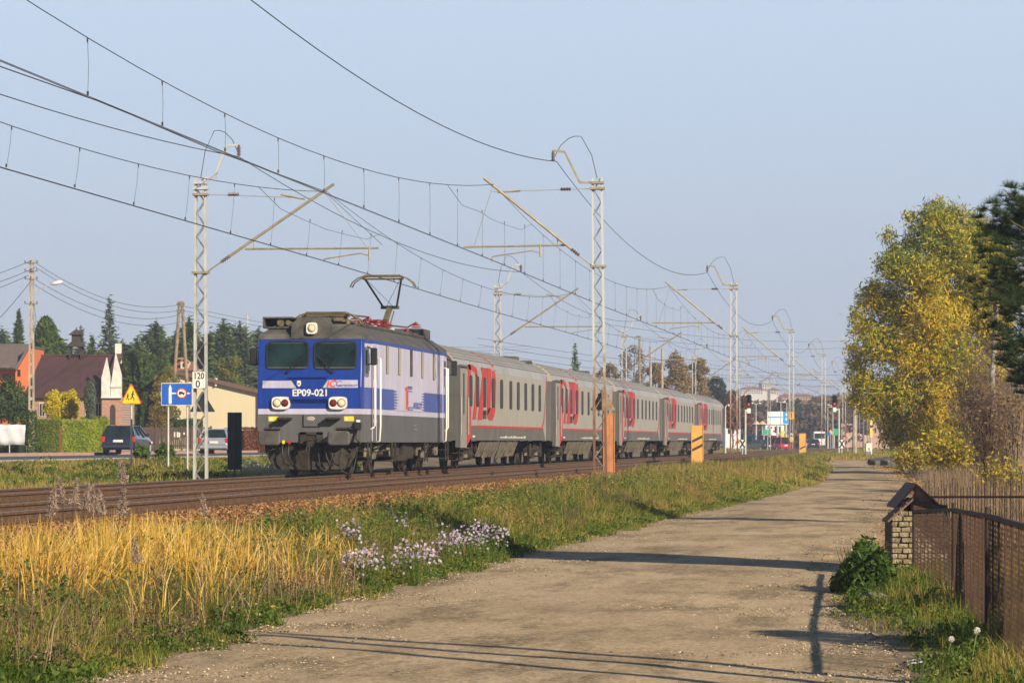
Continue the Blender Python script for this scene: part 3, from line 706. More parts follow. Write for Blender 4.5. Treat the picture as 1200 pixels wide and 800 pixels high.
# pantographs
def pantograph(yc, up, parent, name='pantograph'):
    mb = MB(); z0 = 4.14
    for sx in (-.6, .6):
        for d in (-.6, .6): mb.cyl((sx, yc + d, 3.99), (sx, yc + d, z0), .06, 8)
    mb.beam((-.62, yc - .6, z0), (.62, yc - .6, z0), .06, .05); mb.beam((-.62, yc + .6, z0), (.62, yc + .6, z0), .06, .05); mb.beam((-.6, yc - .6, z0), (-.6, yc + .6, z0), .06, .05); mb.beam((.6, yc - .6, z0), (.6, yc + .6, z0), .06, .05)
    if up: kz, ky, hz, hy = 4.93, yc + .95, 5.78, yc - .30
    else: kz, ky, hz, hy = 4.28, yc + 1.25, 4.33, yc - .35
    mb.beam((0, yc - .45, z0 + .05), (0, ky, kz), .15, .12); mb.tube([(.14, yc - .2, z0 + .05), (.14, ky - .1, kz - .12)], .022, 6)
    mb.cyl((-.28, ky, kz), (.28, ky, kz), .05, 8)
    for sx in (-1, 1): mb.tube([(sx * .2, ky, kz), (sx * .55, hy, hz - .05)], .032, 7)
    mb.tube([(-.12, ky, kz), (.5, hy, hz - .08)], .008, 4); mb.tube([(.12, ky, kz), (-.5, hy, hz - .08)], .008, 4)
    mb.cyl((-.62, hy, hz - .05), (.62, hy, hz - .05), .03, 6)
    fr_ = mb.build(name, m_olive, parent)
    mb = MB()
    for d in (-.22, .22):
        pts = [(-.97, hy + d * .8, hz - .30), (-.90, hy + d * .9, hz - .16), (-.72, hy + d, hz - .03), (-.52, hy + d, hz + .03), (.52, hy + d, hz + .03), (.72, hy + d, hz - .03), (.90, hy + d * .9, hz - .16), (.97, hy + d * .8, hz - .30)]
        mb.tube(pts, .022, 6); mb.beam((-.55, hy + d, hz + .05), (.55, hy + d, hz + .05), .05, .03)
    for sx in (-.58, .58): mb.beam((sx, hy - .22, hz), (sx, hy + .22, hz), .04, .04)
    mb.build('contact_head', m_olive, fr_)
    return fr_
pantograph(12.1, True, loco); 
p2 = pantograph(3.0, False, loco)
mb = MB()
for x in (-.35, .35, 0): mb.rbox(x - .12, x + .12, 2.2, 3.9, 4.12, 4.22, .02)
mb.tube([(-.8, 2.3, 4.2), (-.6, 2.9, 4.32), (.6, 2.9, 4.32), (.85, 2.4, 4.18)], .02, 5); mb.build('folding_springs', m_olive, p2)
# insulators and bus bars
for k, (x, y) in enumerate(((.45, 4.5), (.55, 6.1), (.2, 7.0), (.5, 7.9), (.6, 8.9), (.35, 9.8), (.55, 12.9), (.6, 14.3), (-.3, 5.5), (-.4, 8.3), (-.2, 10.5))):
    mb = MB(); mb.use(m_ins)
    z0 = 4.14 if y < 11 else 4.3 if y > 13.4 else 4.05
    mb.cyl((x, y, 3.99), (x, y, z0), .07, 10)
    for i in range(3): mb.cyl((x, y, z0 + i * .06), (x, y, z0 + .03 + i * .06), .19 - i * .02, 14, .12)
    mb.use(m_wh); mb.cyl((x, y, z0 - .07), (x, y, z0 - .002), .24, 14, .21); mb.use(m_ins); mb.cyl((x, y, z0 + .15), (x, y, z0 + .21), .06, 8); mb.build('insulator', None, loco)
mb = MB()
for pts in (((.45, 4.5, 4.36), (.55, 6.1, 4.38), (.2, 7.0, 4.3), (.5, 7.9, 4.36), (.6, 8.9, 4.36), (.35, 9.8, 4.36), (-.2, 10.5, 4.42), (0, 11.5, 4.3)), ((.1, 10.8, 4.34), (.55, 12.9, 4.32), (.6, 14.3, 4.52)), ((-.3, 3.8, 4.3), (-.3, 5.5, 4.35), (-.4, 8.3, 4.35))): mb.tube(pts, .024, 7)
mb.cbox((-.35, 7.0, 4.12), (.6, 1.2, .26)); mb.cbox((-.1, 9.1, 4.1), (.4, .5, .22))
mb.build('bus_bar', m_ins, loco)
mb = MB(); mb.rbox(-.55, .3, 10.2, 11.0, 3.99, 4.28, .03); mb.rbox(-.2, .35, 5.0, 5.7, 3.99, 4.2, .03); mb.build('roof_switchgear', m_roofg, loco)

# ================================================================== coaches
c_body = mat('coach_warm_grey', (.37, .355, .315), .42, .1, .10, .9, (.42, .40, .355), streak=.16)
c_low = mat('coach_dark_grey', (.125, .122, .118), .6, 0, .15, 1.2, (.165, .155, .14), streak=.3)
c_end = mat('coach_end_grey', (.085, .082, .075), .7, 0, .25, 2)
c_door = mat('coach_door_grey', (.30, .285, .25), .45, .2, .08, 2)
c_roof = mat('coach_silver_roof', (.44, .43, .41), .40, .35, .18, .6, (.52, .51, .49), streak=.2)
c_rib = mat('roof_rib_grey', (.27, .265, .25), .5, .3, .15, 1)
c_red = mat('livery_red', (.50, .035, .03), .5, 0, .10, 2, streak=.2)
c_glass = mat('coach_glass', (.012, .011, .010), .4, 0, .4, 2.5, (.045, .038, .03), spec=.25)
C0 = 102.9; CL = 26.4; CW = 1.44
def cp(cx, cy):
    """close-up pixel (origin 510,380 scale 4.442) -> (y, z) on the first coach's side"""
    p = PL(510 + cx / 4.442, 380 + cy / 4.442, 15.0); return p.y - C0, p.z - RAIL
def make_coach():
    t = thing('passenger_coach', '', 'railway coach', (TX, C0, RAIL), 0, 'grey and red coaches of the train')
    prof = [(CW, .92), (CW, 3.22), (CW - .03, 3.36), (CW - .12, 3.52), (CW - .34, 3.72), (CW - .68, 3.89), (CW - 1.05, 3.99), (0, 4.05)]
    full = prof + [(-x, z) for x, z in prof[-2::-1]]
    mb = MB(); ys_ = (.02, 1.15, 2.75, 24.6, 26.38)
    for i in range(len(ys_) - 1):
        for side in range(len(full) - 1):
            a, b_ = full[side], full[side + 1]
            wall = side == 0 or side == len(full) - 2
            if not wall: m = c_roof
            elif i == 3: m = c_low
            elif i < 1: m = c_end
            else: m = c_body
            mb.use(m)
            ins = .10 if (i < 1) and wall else 0
            mb.add([(a[0], ys_[i], a[1]), (a[0], ys_[i + 1], a[1]), (b_[0], ys_[i + 1], b_[1]), (b_[0], ys_[i], b_[1])], [(0, 1, 2, 3)])
    mb.use(c_end); mb.add([(x, .02, z) for x, z in full], [tuple(range(len(full)))]); mb.add([(x, 26.38, z) for x, z in full], [tuple(range(len(full)))[::-1]])
    mb.add([(CW, .02, .92), (CW, 26.38, .92), (-CW, 26.38, .92), (-CW, .02, .92)], [(0, 1, 2, 3)])
    body_ = mb.build('body', None, t)
    # lower dark band, both sides
    mb = MB(); 
    for sx in (1, -1): mb.poly([(sx * (CW + .002), 2.9, .921), (sx * (CW + .002), 24.4, .921), (sx * (CW + .002), 23.6, 1.40), (sx * (CW + .002), 4.4, 1.40), (sx * (CW + .002), 2.9, 1.40)], (sx * .006, 0, 0))
    mb.build('lower_band', c_low, t)
    # roof ribs and joint strip
    mb = MB()
    for k in range(3, len(full) - 4):
        a, b_ = full[k], full[k + 1]
        for u in (.0, .5):
            x, z = a[0] + (b_[0] - a[0]) * u, a[1] + (b_[1] - a[1]) * u
            if k == 1 and u == 0: continue
            mb.beam((x, .4, z + .010), (x, 26.0, z + .010), .045, .034)
    mb.build('roof_ribs', c_rib, t)
    rim = mat('roof_end_strip', (.40, .32, .19), .7)
    for y in (.06, 26.2):
        mb = MB()
        for k in range(1, len(full) - 2):
            a, b_ = full[k], full[k + 1]; mb.beam((a[0], y, a[1] + .012), (b_[0], y, b_[1] + .012), .10, .03)
        mb.build('roof_end_strip', rim, t)
    mb = MB(); mb.rbox(-.35, .35, 24.2, 25.0, 4.0, 4.16, .03); mb.rbox(.55, .95, 23.4, 24.3, 3.86, 3.98, .02); mb.build('roof_vent', c_end, t)
    # door, recessed frame
    mb = MB(); mb.use(c_end); mb.box(CW + .001, CW + .012, .25, 2.72, .70, 3.28); mb.use(c_low); mb.box(CW + .010, CW + .05, 1.05, 2.8, 3.26, 3.32); mb.build('vestibule_panel', None, t)
    MB().box(-CW - .012, -CW - .001, .25, 2.72, .70, 3.28).build('vestibule_panel', c_end, t)
    for sx in (1, -1):
        mb = MB(); a, b_ = sorted((sx * (CW + .012), sx * (CW + .03))); mb.rbox(a, b_, 1.28, 2.62, .68, 3.2, .006); d_ = mb.build('door', c_door, t)
        mb = MB(); a, b_ = sorted((sx * (CW + .03), sx * (CW + .036))); mb.box(a, b_, 1.80, 2.08, 1.75, 3.05); mb.build('door_window', c_glass, d_)
        mb = MB(); a, b_ = sorted((sx * (CW + .02), sx * (CW + .06))); mb.tube([(sx * (CW + .06), 1.12, 1.1), (sx * (CW + .06), 1.12, 2.3)], .02, 6); mb.tube([(sx * (CW + .07), 2.74, 1.1), (sx * (CW + .07), 2.74, 2.3)], .02, 6); mb.build('handrail', m_steel, t)
        mb = MB(); a, b_ = sorted((sx * (CW - .3), sx * (CW + .02))); mb.box(a, b_, 1.3, 2.6, .50, .53); mb.box(a, b_, 1.3, 2.6, .28, .31); mb.box(min(sx * (CW - .02), sx * CW), max(sx * (CW - .02), sx * CW), 1.25, 1.3, .26, .7); mb.build('door_step', m_grime, t)
    # windows (far side too)
    for k, cx in enumerate((178, 213, 250, 295, 339, 387, 426, 465, 502, 538)):
        y, _ = cp(cx, 300); zt = 3.02; zb_ = 2.02
        for sx in (1, -1):
            if k == 0 and sx == 1: pass
            mb = MB(); mb.use(m_blk)
            a = sx * (CW + .003)
            rr_ = [(a, y + .36 * math.copysign(abs(math.cos(q)) ** .3, math.cos(q)), (zt + zb_) / 2 + .5 * math.copysign(abs(math.sin(q)) ** .3, math.sin(q))) for q in [2 * math.pi * j / 20 for j in range(20)]]
            mb.poly(rr_, (sx * .012, 0, 0)); f_ = mb.build('window', None, t)
            mb = MB(); g_ = [(sx * (CW + .016), y + (q[1] - y) * .86, 2.52 + (q[2] - 2.52) * .93) for q in rr_]; mb.poly(g_, (sx * .003, 0, 0)); mb.build('pane', c_glass, f_)
    mb = MB(); (y, z1), (_, z0) = cp(250, 447), cp(250, 490); mb.box(CW + .010, CW + .014, y - .4, y + .4, z0, z1); mb.use(m_blk); mb.box(CW + .015, CW + .018, y - .33, y + .33, (z0 + z1) / 2 + .02, z1 - .03); mb.use(m_roofg); mb.box(CW + .015, CW + .018, y - .33, y + .33, z0 + .03, (z0 + z1) / 2 - .02)
    mb.mats = [m_blk, m_roofg] ; mb.build('destination_board', None, t)
    # red railway lettering and outline stripe (flat foil on the wall, continued over the roof)
    mb = MB(); X0 = CW + .009
    polys = [
        [(152, 212), (175, 208), (178, 235), (180, 640), (152, 646), (156, 600), (163, 240)],
        [(160, 208), (185, 210), (205, 224), (212, 244), (211, 275), (205, 270), (196, 246), (182, 236), (168, 234)],
        [(203, 262), (212, 262), (211, 420), (204, 494), (187, 494), (196, 420)],
        [(232, 222), (258, 228), (260, 262), (238, 496), (214, 496), (238, 265)],
        [(262, 226), (284, 232), (286, 300), (280, 436), (264, 478), (262, 440)],
        [(290, 240), (303, 246), (310, 300), (306, 440), (299, 480), (290, 499), (276, 499), (265, 484), (264, 455), (272, 436), (290, 432)],
    ]
    for pl in polys: mb.poly([(X0, *cp(*q)) for q in pl], (.003, 0, 0))
    def strip(pts, w_): 
        q = [cp(*p) for p in pts]
        for a, b_ in zip(q[:-1], q[1:]): mb.beam((X0 + .003, *a), (X0 + .003, *b_), w_, .006, up=(1, 0, 0))
    strip([(200, 530), (548, 541)], .075); strip([(548, 541), (560, 500), (571, 330), (573, 272)], .10)
    mb.poly([(X0, *cp(*q)) for q in ((152, 640), (180, 590), (181, 640))], (.003, 0, 0))
    # over the roof
    def roofp(y, x):
        x = abs(x); z = np.interp(x, [p[0] for p in prof[::-1]], [p[1] for p in prof[::-1]]) + .012; return (x, y, float(z))
    ya = cp(303, 246)[0]
    path = [(ya, CW - .01), (ya - .2, 1.34), (ya - .55, 1.1), (ya - 1.2, .78), (ya - 2.2, .4), (ya - 2.9, .1)]
    for (y0_, x0_), (y1_, x1_) in zip(path[:-1], path[1:]):
        a, b_ = roofp(y0_, x0_), roofp(y1_, x1_); mb.poly([(a[0], a[1], a[2]), (b_[0], b_[1], b_[2]), (b_[0], b_[1] + .55, b_[2]), (a[0], a[1] + .5, a[2])], (0, 0, .012))
    mb.build('livery_lettering', c_red, t)
    # small markings
    mb = MB()
    for k in range(22):
        y = 11.0 + k * .33 + random.uniform(-.05, .05); mb.box(X0, X0 + .002, y, y + .2, 1.0, 1.0 + random.choice((.05, .08)))
    mb.box(X0, X0 + .002, 4.1, 4.7, 1.02, 1.08); mb.build('service_markings', m_wh, t)
    # underframe
    mb = MB(); mb.use(m_grimel)
    for (y0, y1, z0) in ((6.6, 8.0, .38), (8.2, 9.5, .34), (9.7, 11.6, .36), (11.9, 13.7, .33), (14.0, 16.6, .36)):
        for sx in (1, -1):
            a = sx * 1.38; b_ = sx * 1.18; mb.poly([(a, y0, .9), (a, y1, .9), (b_, y1 - .1, z0), (b_, y0 + .1, z0)], (-sx * .03, 0, 0))
        mb.use(m_grime); mb.rbox(-1.15, 1.15, y0 + .1, y1 - .1, z0 + .03, .89, .03); mb.use(m_grimel)
        mb.box(1.385, 1.40, (y0 + y1) / 2 - .12, (y0 + y1) / 2 + .12, .6, .66)
    mb.use(m_grime)
    for i in range(12):
        y = 6.4 + i * .9 + random.uniform(-.2, .2); mb.tube([(1.2, y, .9), (1.22, y + .1, .55)], .03, 6)
    mb.box(-.3, .3, .6, 25.8, .7, .9)
    mb.build('underfloor_equipment', None, t)
    mb = MB()
    for y0, d in ((.0, -1), (26.4, 1)):
        mb.rbox(-.62, .62, min(y0 - d * .4, y0), max(y0 - d * .4, y0), .95, 3.25, .04)
        for sx in (-.87, .87): mb.cyl((sx, y0 - d * .45, 1.05), (sx, y0 - d * .04, 1.05), .11, 10); mb.cyl((sx, y0 - d * .06, 1.05), (sx, y0 - d * .01, 1.05), .24, 12)
    mb.build('gangway', m_blk, t)
    for y in (3.6, 22.8): bogie(t, y, 2.5, .46, m_grimel, m_grime)
    return t
coach_lab = ['first grey and red coach, directly behind the blue locomotive', 'second grey and red coach, left of the nearest right mast and orange post',
             'third grey and red coach of the train, seen just right of the nearest right mast', 'fourth grey and red coach, last but one of the train', 'fifth and last grey and red coach at the far end of the train']
c0 = make_coach()
for i, l in enumerate(coach_lab):
    c = c0 if i == 0 else copy_tree(c0)
    c.location = (TX, C0 + i * (CL + .1), RAIL); c['label'] = l
# ================================================================== overhead line
m_mast = bpy.data.materials.new('mast_paint'); m_mast.use_nodes = True
n = m_mast.node_tree; b = n.nodes['Principled BSDF']; b.inputs['Roughness'].default_value = .6
tc = n.nodes.new('ShaderNodeTexCoord'); sp = n.nodes.new('ShaderNodeSeparateXYZ'); n.links.new(tc.outputs['Object'], sp.inputs[0])
no = n.nodes.new('ShaderNodeTexNoise'); no.inputs['Scale'].default_value = 3.5; no.inputs['Detail'].default_value = 6; n.links.new(tc.outputs['Object'], no.inputs['Vector'])
ma = n.nodes.new('ShaderNodeMath'); ma.operation = 'MULTIPLY_ADD'; ma.inputs[1].default_value = 3.2; n.links.new(no.outputs[0], ma.inputs[0]); n.links.new(sp.outputs[2], ma.inputs[2])
mr = n.nodes.new('ShaderNodeMapRange'); mr.inputs[1].default_value = 3.4; mr.inputs[2].default_value = 6.2; n.links.new(ma.outputs[0], mr.inputs[0])
cr = n.nodes.new('ShaderNodeValToRGB'); e = cr.color_ramp.elements; e.new(.45); e.new(.75)
for k, (p, c) in zip(e, ((0, (.17, .075, .04)), (.4, (.26, .15, .09)), (.7, (.42, .42, .38)), (1, (.50, .51, .49)))): k.position = p; k.color = (*c, 1)
n.links.new(mr.outputs[0], cr.inputs[0]); n.links.new(cr.outputs[0], b.inputs['Base Color'])
m_mast2 = mat('pale_mast_paint', (.42, .43, .42), .6, 0, .12, 2, (.52, .53, .51))
m_lace = mat('lacing_steel', (.20, .20, .19), .7, 0, .3, 5)
m_brk = mat('galvanised_bracket', (.33, .28, .18), .6, .3, .2, 5, (.42, .36, .24))
m_wire = mat('copper_wire', (.05, .042, .045), .7, .1, .2, 3)
def lattice(mb, m, Hh, w0, w1, dep=.18, n_=24, lm=None):
    """two upright channels with zigzag lacing between; faces -y / +y"""
    mb.use(m)
    for sx in (-1, 1):
        a0, a1 = sx * w0 / 2, sx * w1 / 2
        mb.loft([[(a0 - .030, -dep / 2, 0), (a0 + .030, -dep / 2, 0), (a0 + .030, dep / 2, 0), (a0 - .030, dep / 2, 0)], [(a1 - .026, -dep / 2.6, Hh), (a1 + .026, -dep / 2.6, Hh), (a1 + .026, dep / 2.6, Hh), (a1 - .026, dep / 2.6, Hh)]])
    mb.use(lm or m)
    for k in range(n_):
        z0, z1 = Hh * k / n_, Hh * (k + 1) / n_; w_ = lambda z: (w0 + (w1 - w0) * z / Hh) / 2 - .03
        for d, ph in ((-dep / 2.4, 0), (dep / 2.4, 0)):
            s_ = 1 if (k + ph) % 2 == 0 else -1
            mb.beam((s_ * w_(z0), d, z0), (-s_ * w_(z1), d, z1), .019, .019, up=(0, 1, 0))
def curve_pts(p, q, bulge, n_=8):
    p, q, bv = Vector(p), Vector(q), Vector(bulge)
    return [p + (q - p) * t + bv * 4 * t * (1 - t) for t in [i / n_ for i in range(n_ + 1)]]
def make_mast(side, base_z, mm, zc, lean=0):
    """side +1: right-hand mast, arms reach to -x; -1: left-hand mast"""
    t = thing('catenary_mast', '', 'overhead line mast')
    d = -side; Hh = 9.1 - base_z if side > 0 else 8.75 - base_z; top = Hh
    z_ = lambda z: z - base_z
    mb = MB(); lattice(mb, mm, Hh, .33, .25, .18, 26, m_lace); mb.build('lattice_column', None, t)
    mb = MB(); mb.rbox(-.38, .38, -.3, .3, -.3, .1, .03); mb.build('foundation', conc, t)
    mb = MB()
    if side > 0: a0, a1, st_z = (0, 6.6), (3.1, 9.05), 8.8
    else: a0, a1, st_z = (0, 6.2), (3.5, 8.45), 8.3
    p0, p1 = Vector((d * .15, 0, z_(a0[1]))), Vector((d * a1[0], 0, z_(a1[1])))
    dirv = (p1 - p0).normalized(); mb.use(m_brk)
    mb.tube([p0 + dirv * .75, p1 + dirv * .18], .038, 8)
    mb.tube([p0, p0 + dirv * .8], .02, 6); mb.box(-.22, .22, -.16, .16, z_(a0[1]) - .03, z_(a0[1]) + .03); mb.box(-.2, .2, -.16, .16, z_(st_z) - .03, z_(st_z) + .03)
    # registration tube
    rz = 7.22 if side > 0 else 6.83
    u = (rz - a0[1]) / (a1[1] - a0[1]); rs = p0 + (p1 - p0) * u
    e0 = d * (.9 if side > 0 else 1.2); e1 = d * (3.85 if side > 0 else 4.85)
    mb.tube([(e0, .06, z_(rz)), (e1, .06, z_(rz))], .028, 7); mb.tube([(e0 + d * .25, .04, z_(rz)), (e0 + d * .25, .04, z_(rz) + .22)], .018, 6)
    mb.tube([(e1 - d * .3, .05, z_(rz)), p1 + Vector((-d * .12, 0, -.1))], .007, 4)
    # steady arm
    if side > 0: dx, wx = 1.65, 3.05
    else: dx, wx = 4.6, 3.35
    mb.tube([(d * dx, .06, z_(rz) + .04), (d * dx, .06, z_(rz) - .33)], .028, 6)
    k_ = 1 if wx > dx else -1
    mb.tube([(d * dx, .06, z_(rz) - .20), (d * (dx + k_ * .25), .06, z_(rz) - .14), (d * (wx - k_ * .12), .06, z_(rz) - .27), (d * (wx - k_ * .02), .06, z_(rz) - .30), (d * wx, .06, z_(zc))], .02, 6)
    mb.build('cantilever', None, t)
    mb = MB(); mb.use(m_brk); mb.tube([(d * .12, 0, z_(st_z)), (d * 3.0 if side > 0 else d * 3.2, 0, z_(a1[1]) - .28)], .009, 5); mb.tube([(d * 2.2, 0, z_(st_z) - .02), (d * 2.85, 0, z_(a1[1]) - .30)], .03, 6)
    mb.build('stay_rod', None, t)
    for (pa, pb) in ((Vector((d * .75, 0, z_(st_z))), Vector((d * 1.05, 0, z_(st_z)))), (p0 + dirv * .5, p0 + dirv * .8)):
        mb = MB(); 
        for k in range(4):
            q = pa + (pb - pa) * (k + .5) / 4; mb.cyl(q - (pb - pa).normalized() * .02, q + (pb - pa).normalized() * .02, .06, 10, .04)
        mb.cyl(pa, pb, .025, 8); mb.build('insulator', paint_ins, t)
    # feeder bracket leaning outwards over the track side, with its jumper loop
    mb = MB(); mb.use(m_brk if side > 0 else mm)
    tz = top - .12; B = [(0, 0, tz), (d * .5, 0, tz), (d * .92, 0, tz + .88), (d * 1.25, 0, tz + .92)]
    if side < 0: B = [(0, 0, tz + .1), (d * .38, 0, tz + .12), (d * .72, 0, tz + .98), (d * 1.05, 0, tz + 1.0)]
    for a, b_ in zip(B[:-1], B[1:]): mb.beam(a, b_, .06, .05, up=(0, 1, 0))
    mb.box(-.18, .18, -.14, .14, tz - .05, tz + .02); mb.box(-.2, .2, -.14, .14, tz - .2, tz - .14)
    mb.build('feeder_bracket', None, t)
    ex = B[3][0]; mb = MB(); mb.cyl((ex, 0, B[3][2]), (ex, 0, B[3][2] - .30), .035, 8)
    for k in range(3): mb.cyl((ex, 0, B[3][2] - .08 - k * .08), (ex, 0, B[3][2] - .11 - k * .08), .055, 10)
    mb.build('feeder_insulator', paint_ins, t)
    mb = MB(); c = ex * .45; r = abs(ex) * .62
    pts = [(ex, 0, B[3][2] - .25), (ex * .82, 0, B[3][2] + .15)] + [(c + (ex * .3) * math.cos(a) , 0, B[3][2] + .28 * math.sin(a) + .12) for a in (.9, 1.4, 1.9)] + [(ex * .12, 0, B[3][2] - .15), (0, 0, tz + .1)]
    mb.tube(pts, .011, 5); mb.build('jumper_loop', m_wire, t)
    t['feeder'] = [ex, B[3][2] - .32]; t['arm'] = [p1.x, p1.z]; t['wx'] = d * wx
    return t
paint_ins = mat('brown_porcelain', (.11, .06, .04), .4, 0, .2, 6)
LR, LL = 9.45, 19.7
YR = [93.8 + 62.4 * i for i in range(7)]
YL = [88.0 + 61.3 * i for i in range(7)]
protoR = make_mast(1, .2, m_mast, 6.78); protoL = make_mast(-1, .46, m_mast2, 6.50)
right_lab = ['tallest road side lattice mast, in front of the second coach beside a plain orange post',
 'road side lattice mast just behind the last coach, second nearest on the road side', 'road side lattice mast carrying a small brown box sign, third from the front', 'road side lattice mast by the third orange board, fourth from the front',
 'far road side lattice mast right of the right signal, fifth from the front', 'very distant road side lattice mast, sixth from the front', 'most distant road side lattice mast, last of its row']
left_lab = ['pale lattice mast left of the locomotive carrying the white 120 board', 'pale lattice mast rising behind the first coach roof', 'pale lattice mast rising behind the third coach, left of the white lamp poles',
 'pale lattice mast rising behind the last coaches, fourth of the left row', 'pale lattice mast beyond the end of the train, with a small yellow triangle sign', 'very distant pale lattice mast at the far crossing, sixth of the left row', 'most distant pale lattice mast, last of the left row']
fR, fL, aR, aL = list(protoR['feeder']), list(protoL['feeder']), list(protoR['arm']), list(protoL['arm']); wR, wL = protoR['wx'], protoL['wx']
for t in (protoR, protoL):
    for k in ('feeder', 'arm', 'wx'): del t[k]
for i in range(7):
    for side, pr, L, Yl, lab, grp in ((1, protoR, LR, YR, right_lab, 'road side catenary masts'), (-1, protoL, LL, YL, left_lab, 'far side catenary masts')):
        t = pr if i == 0 else copy_tree(pr)
        t.location = (-L, Yl[i], .2 if side > 0 else .46); t['label'] = lab[i]; t['group'] = grp
protoR.rotation_euler.y = rad(-.6)
# support points: the row continues behind the camera
def wire_tube(name, pts, r, m, parent=None, n_=4): return (lambda mb: mb.build(name, m, parent))(MB().tube(pts, r, n_))
def sag(p, q, s_, n_=22):
    p, q = Vector(p), Vector(q); return [p + (q - p) * (i / n_) + Vector((0, 0, -4 * s_ * (i / n_) * (1 - i / n_))) for i in range(n_ + 1)]
def catenary(label, L, side, Y0, bz, arm, wx, mess_x, cz, s_):
    t = thing('overhead_contact_line', label, 'overhead wire')
    sg = -1 if side > 0 else 1
    Ys = [Y0[0] - (Y0[1] - Y0[0])] + Y0
    mx = -L + arm[0] * .985; mz = bz + arm[1] - .10
    if side > 0: cx = [-L + wx + (-.0 if k % 2 else 0) for k in range(8)]
    else: cx = [-L + wx for k in range(8)]
    nd = 0
    for k in range(len(Ys) - 1):
        A, B = Vector((mx, Ys[k], mz)), Vector((mx, Ys[k + 1], mz)); span = Ys[k + 1] - Ys[k]
        s0 = s_; drop = 0
        if k == 0 and side > 0: s_ = 1.3; drop = .4; A.z -= drop
        wire_tube('messenger_wire', sag(A, B, s_), .0085, m_wire, t, 4)
        for d in (-.02, .02): wire_tube('contact_wire', [(cx[k] + d, Ys[k], cz), (cx[k] * .5 + cx[k + 1] * .5 + d, (Ys[k] + Ys[k + 1]) / 2, cz - .03), (cx[k + 1] + d, Ys[k + 1], cz)], .0065, m_wire, t, 4)
        # stitch wires at each support
        def mzat(y): u = (y - Ys[k]) / span; return mz - drop * (1 - u) - 4 * s_ * u * (1 - u)
        for (ya, yb_) in (((Ys[k], Ys[k] + 9)), ((Ys[k + 1] - 9, Ys[k + 1]))):
            near_sup = ya if ya == Ys[k] else yb_; far_ = yb_ if ya == Ys[k] else ya
            pz = mz - 1.02
            wire_tube('stitch_wire', [(mx, far_, mzat(far_)), (mx, far_ + (near_sup - far_) * .3, mzat(far_) - .34), (mx, far_ + (near_sup - far_) * .65, pz + .05), (mx, near_sup, pz)], .007, m_wire, t, 3)
        nn = int(span / 4.7)
        for j in range(1, nn + 1):
            y = Ys[k] + span * (j - .5) / nn
            if y < 28: continue
            nd += 1
            if nd > 96: continue
            dd = min(y - Ys[k], Ys[k + 1] - y)
            zt = mzat(y) if dd > 8.5 else (mz - 1.0 + .045 * dd)
            mb = MB(); mb.tube([(mx, y, zt), ((mx + cx[k]) / 2, y + .05, (zt + cz) / 2), (cx[k], y, cz)], .0042, 3); mb.cbox((mx, y, zt - .035), (.02, .02, .07)); mb.cbox((cx[k], y, cz + .03), (.03, .02, .06)); mb.build('dropper', m_wire, t)
        s_ = s0
    return t
catenary('contact line with droppers over the nearer track', LR, 1, YR, .2, aR, wR, 0, 6.78, 1.12)
catenary('contact line with droppers over the track the train runs on', LL, -1, YL, .46, aL, wL, 0, 6.50, 1.12)
t = None
for label, L, Yl, bz, f, sgn in (('single feeder wire strung along the tops of the road side masts', LR, YR, .2, fR, 1), ('single feeder wire strung along the tops of the far side masts', LL, YL, .46, fL, -1)):
    Ys = [Yl[0] - 62] + Yl; mb = MB(); zf = bz + f[1]; xf = -L + f[0]
    for k in range(len(Ys) - 1): mb.tube(sag((xf, Ys[k], zf), (xf, Ys[k + 1], zf), 1.15 if sgn > 0 else .75), .0115, 4)
    tag(mb.build('feeder_wire', m_wire), label, 'overhead wire')
# the wires that cross from one line to the other at the section overlap
mb = MB()
mb.tube([PL(0, 78, 14.2), PL(125, 122, 14.0), PL(250, 176, 14.0), PL(318, 201, 14.2), PL(380, 224, 16.2)], .010, 4)
mb.tube([PL(380, 224, 16.2), PL(448, 287, 15.0)], .008, 4)
tag(mb.build('crossing_wire', m_wire), 'sloping wire running to the arm tip of the left lattice mast', 'overhead wire')
# ================================================================== things on the left
def at(px, s): return on_ground(px, s)
def zof(py, s): return EYE + (517 - py) / F * s
FACE = TH                                    # rotation that turns local -y towards the camera
m_pole = mat('weathered_wood', (.22, .16, .10), .9, 0, .3, 3, (.33, .25, .16))
m_conp = mat('grey_concrete', (.32, .27, .20), .9, 0, .2, 2, (.46, .40, .31))
m_galv = mat('galvanised_post', (.50, .50, .47), .5, .3, .15, 4)
m_back = mat('sign_back_grey', (.30, .30, .29), .55, .3, .15, 4)
def triangle_pts(w_, h_, r=.12):
    pts = []
    C = [(-w_ / 2, 0), (w_ / 2, 0), (0, h_)]
    for i, c in enumerate(C):
        a, b_ = Vector(C[i - 1]), Vector(C[(i + 1) % 3]); c = Vector(c)
        pts += [c + (a - c).normalized() * r * w_, c + ((a + b_) / 2 - c).normalized() * r * .45 * w_, c + (b_ - c).normalized() * r * w_]
    return [(p.x, p.y) for p in pts]
def plate(pts, y0, y1, z0=0): mb = MB(); mb.poly([(x, y0, z + z0) for x, z in pts], (0, y1 - y0, 0)); return mb
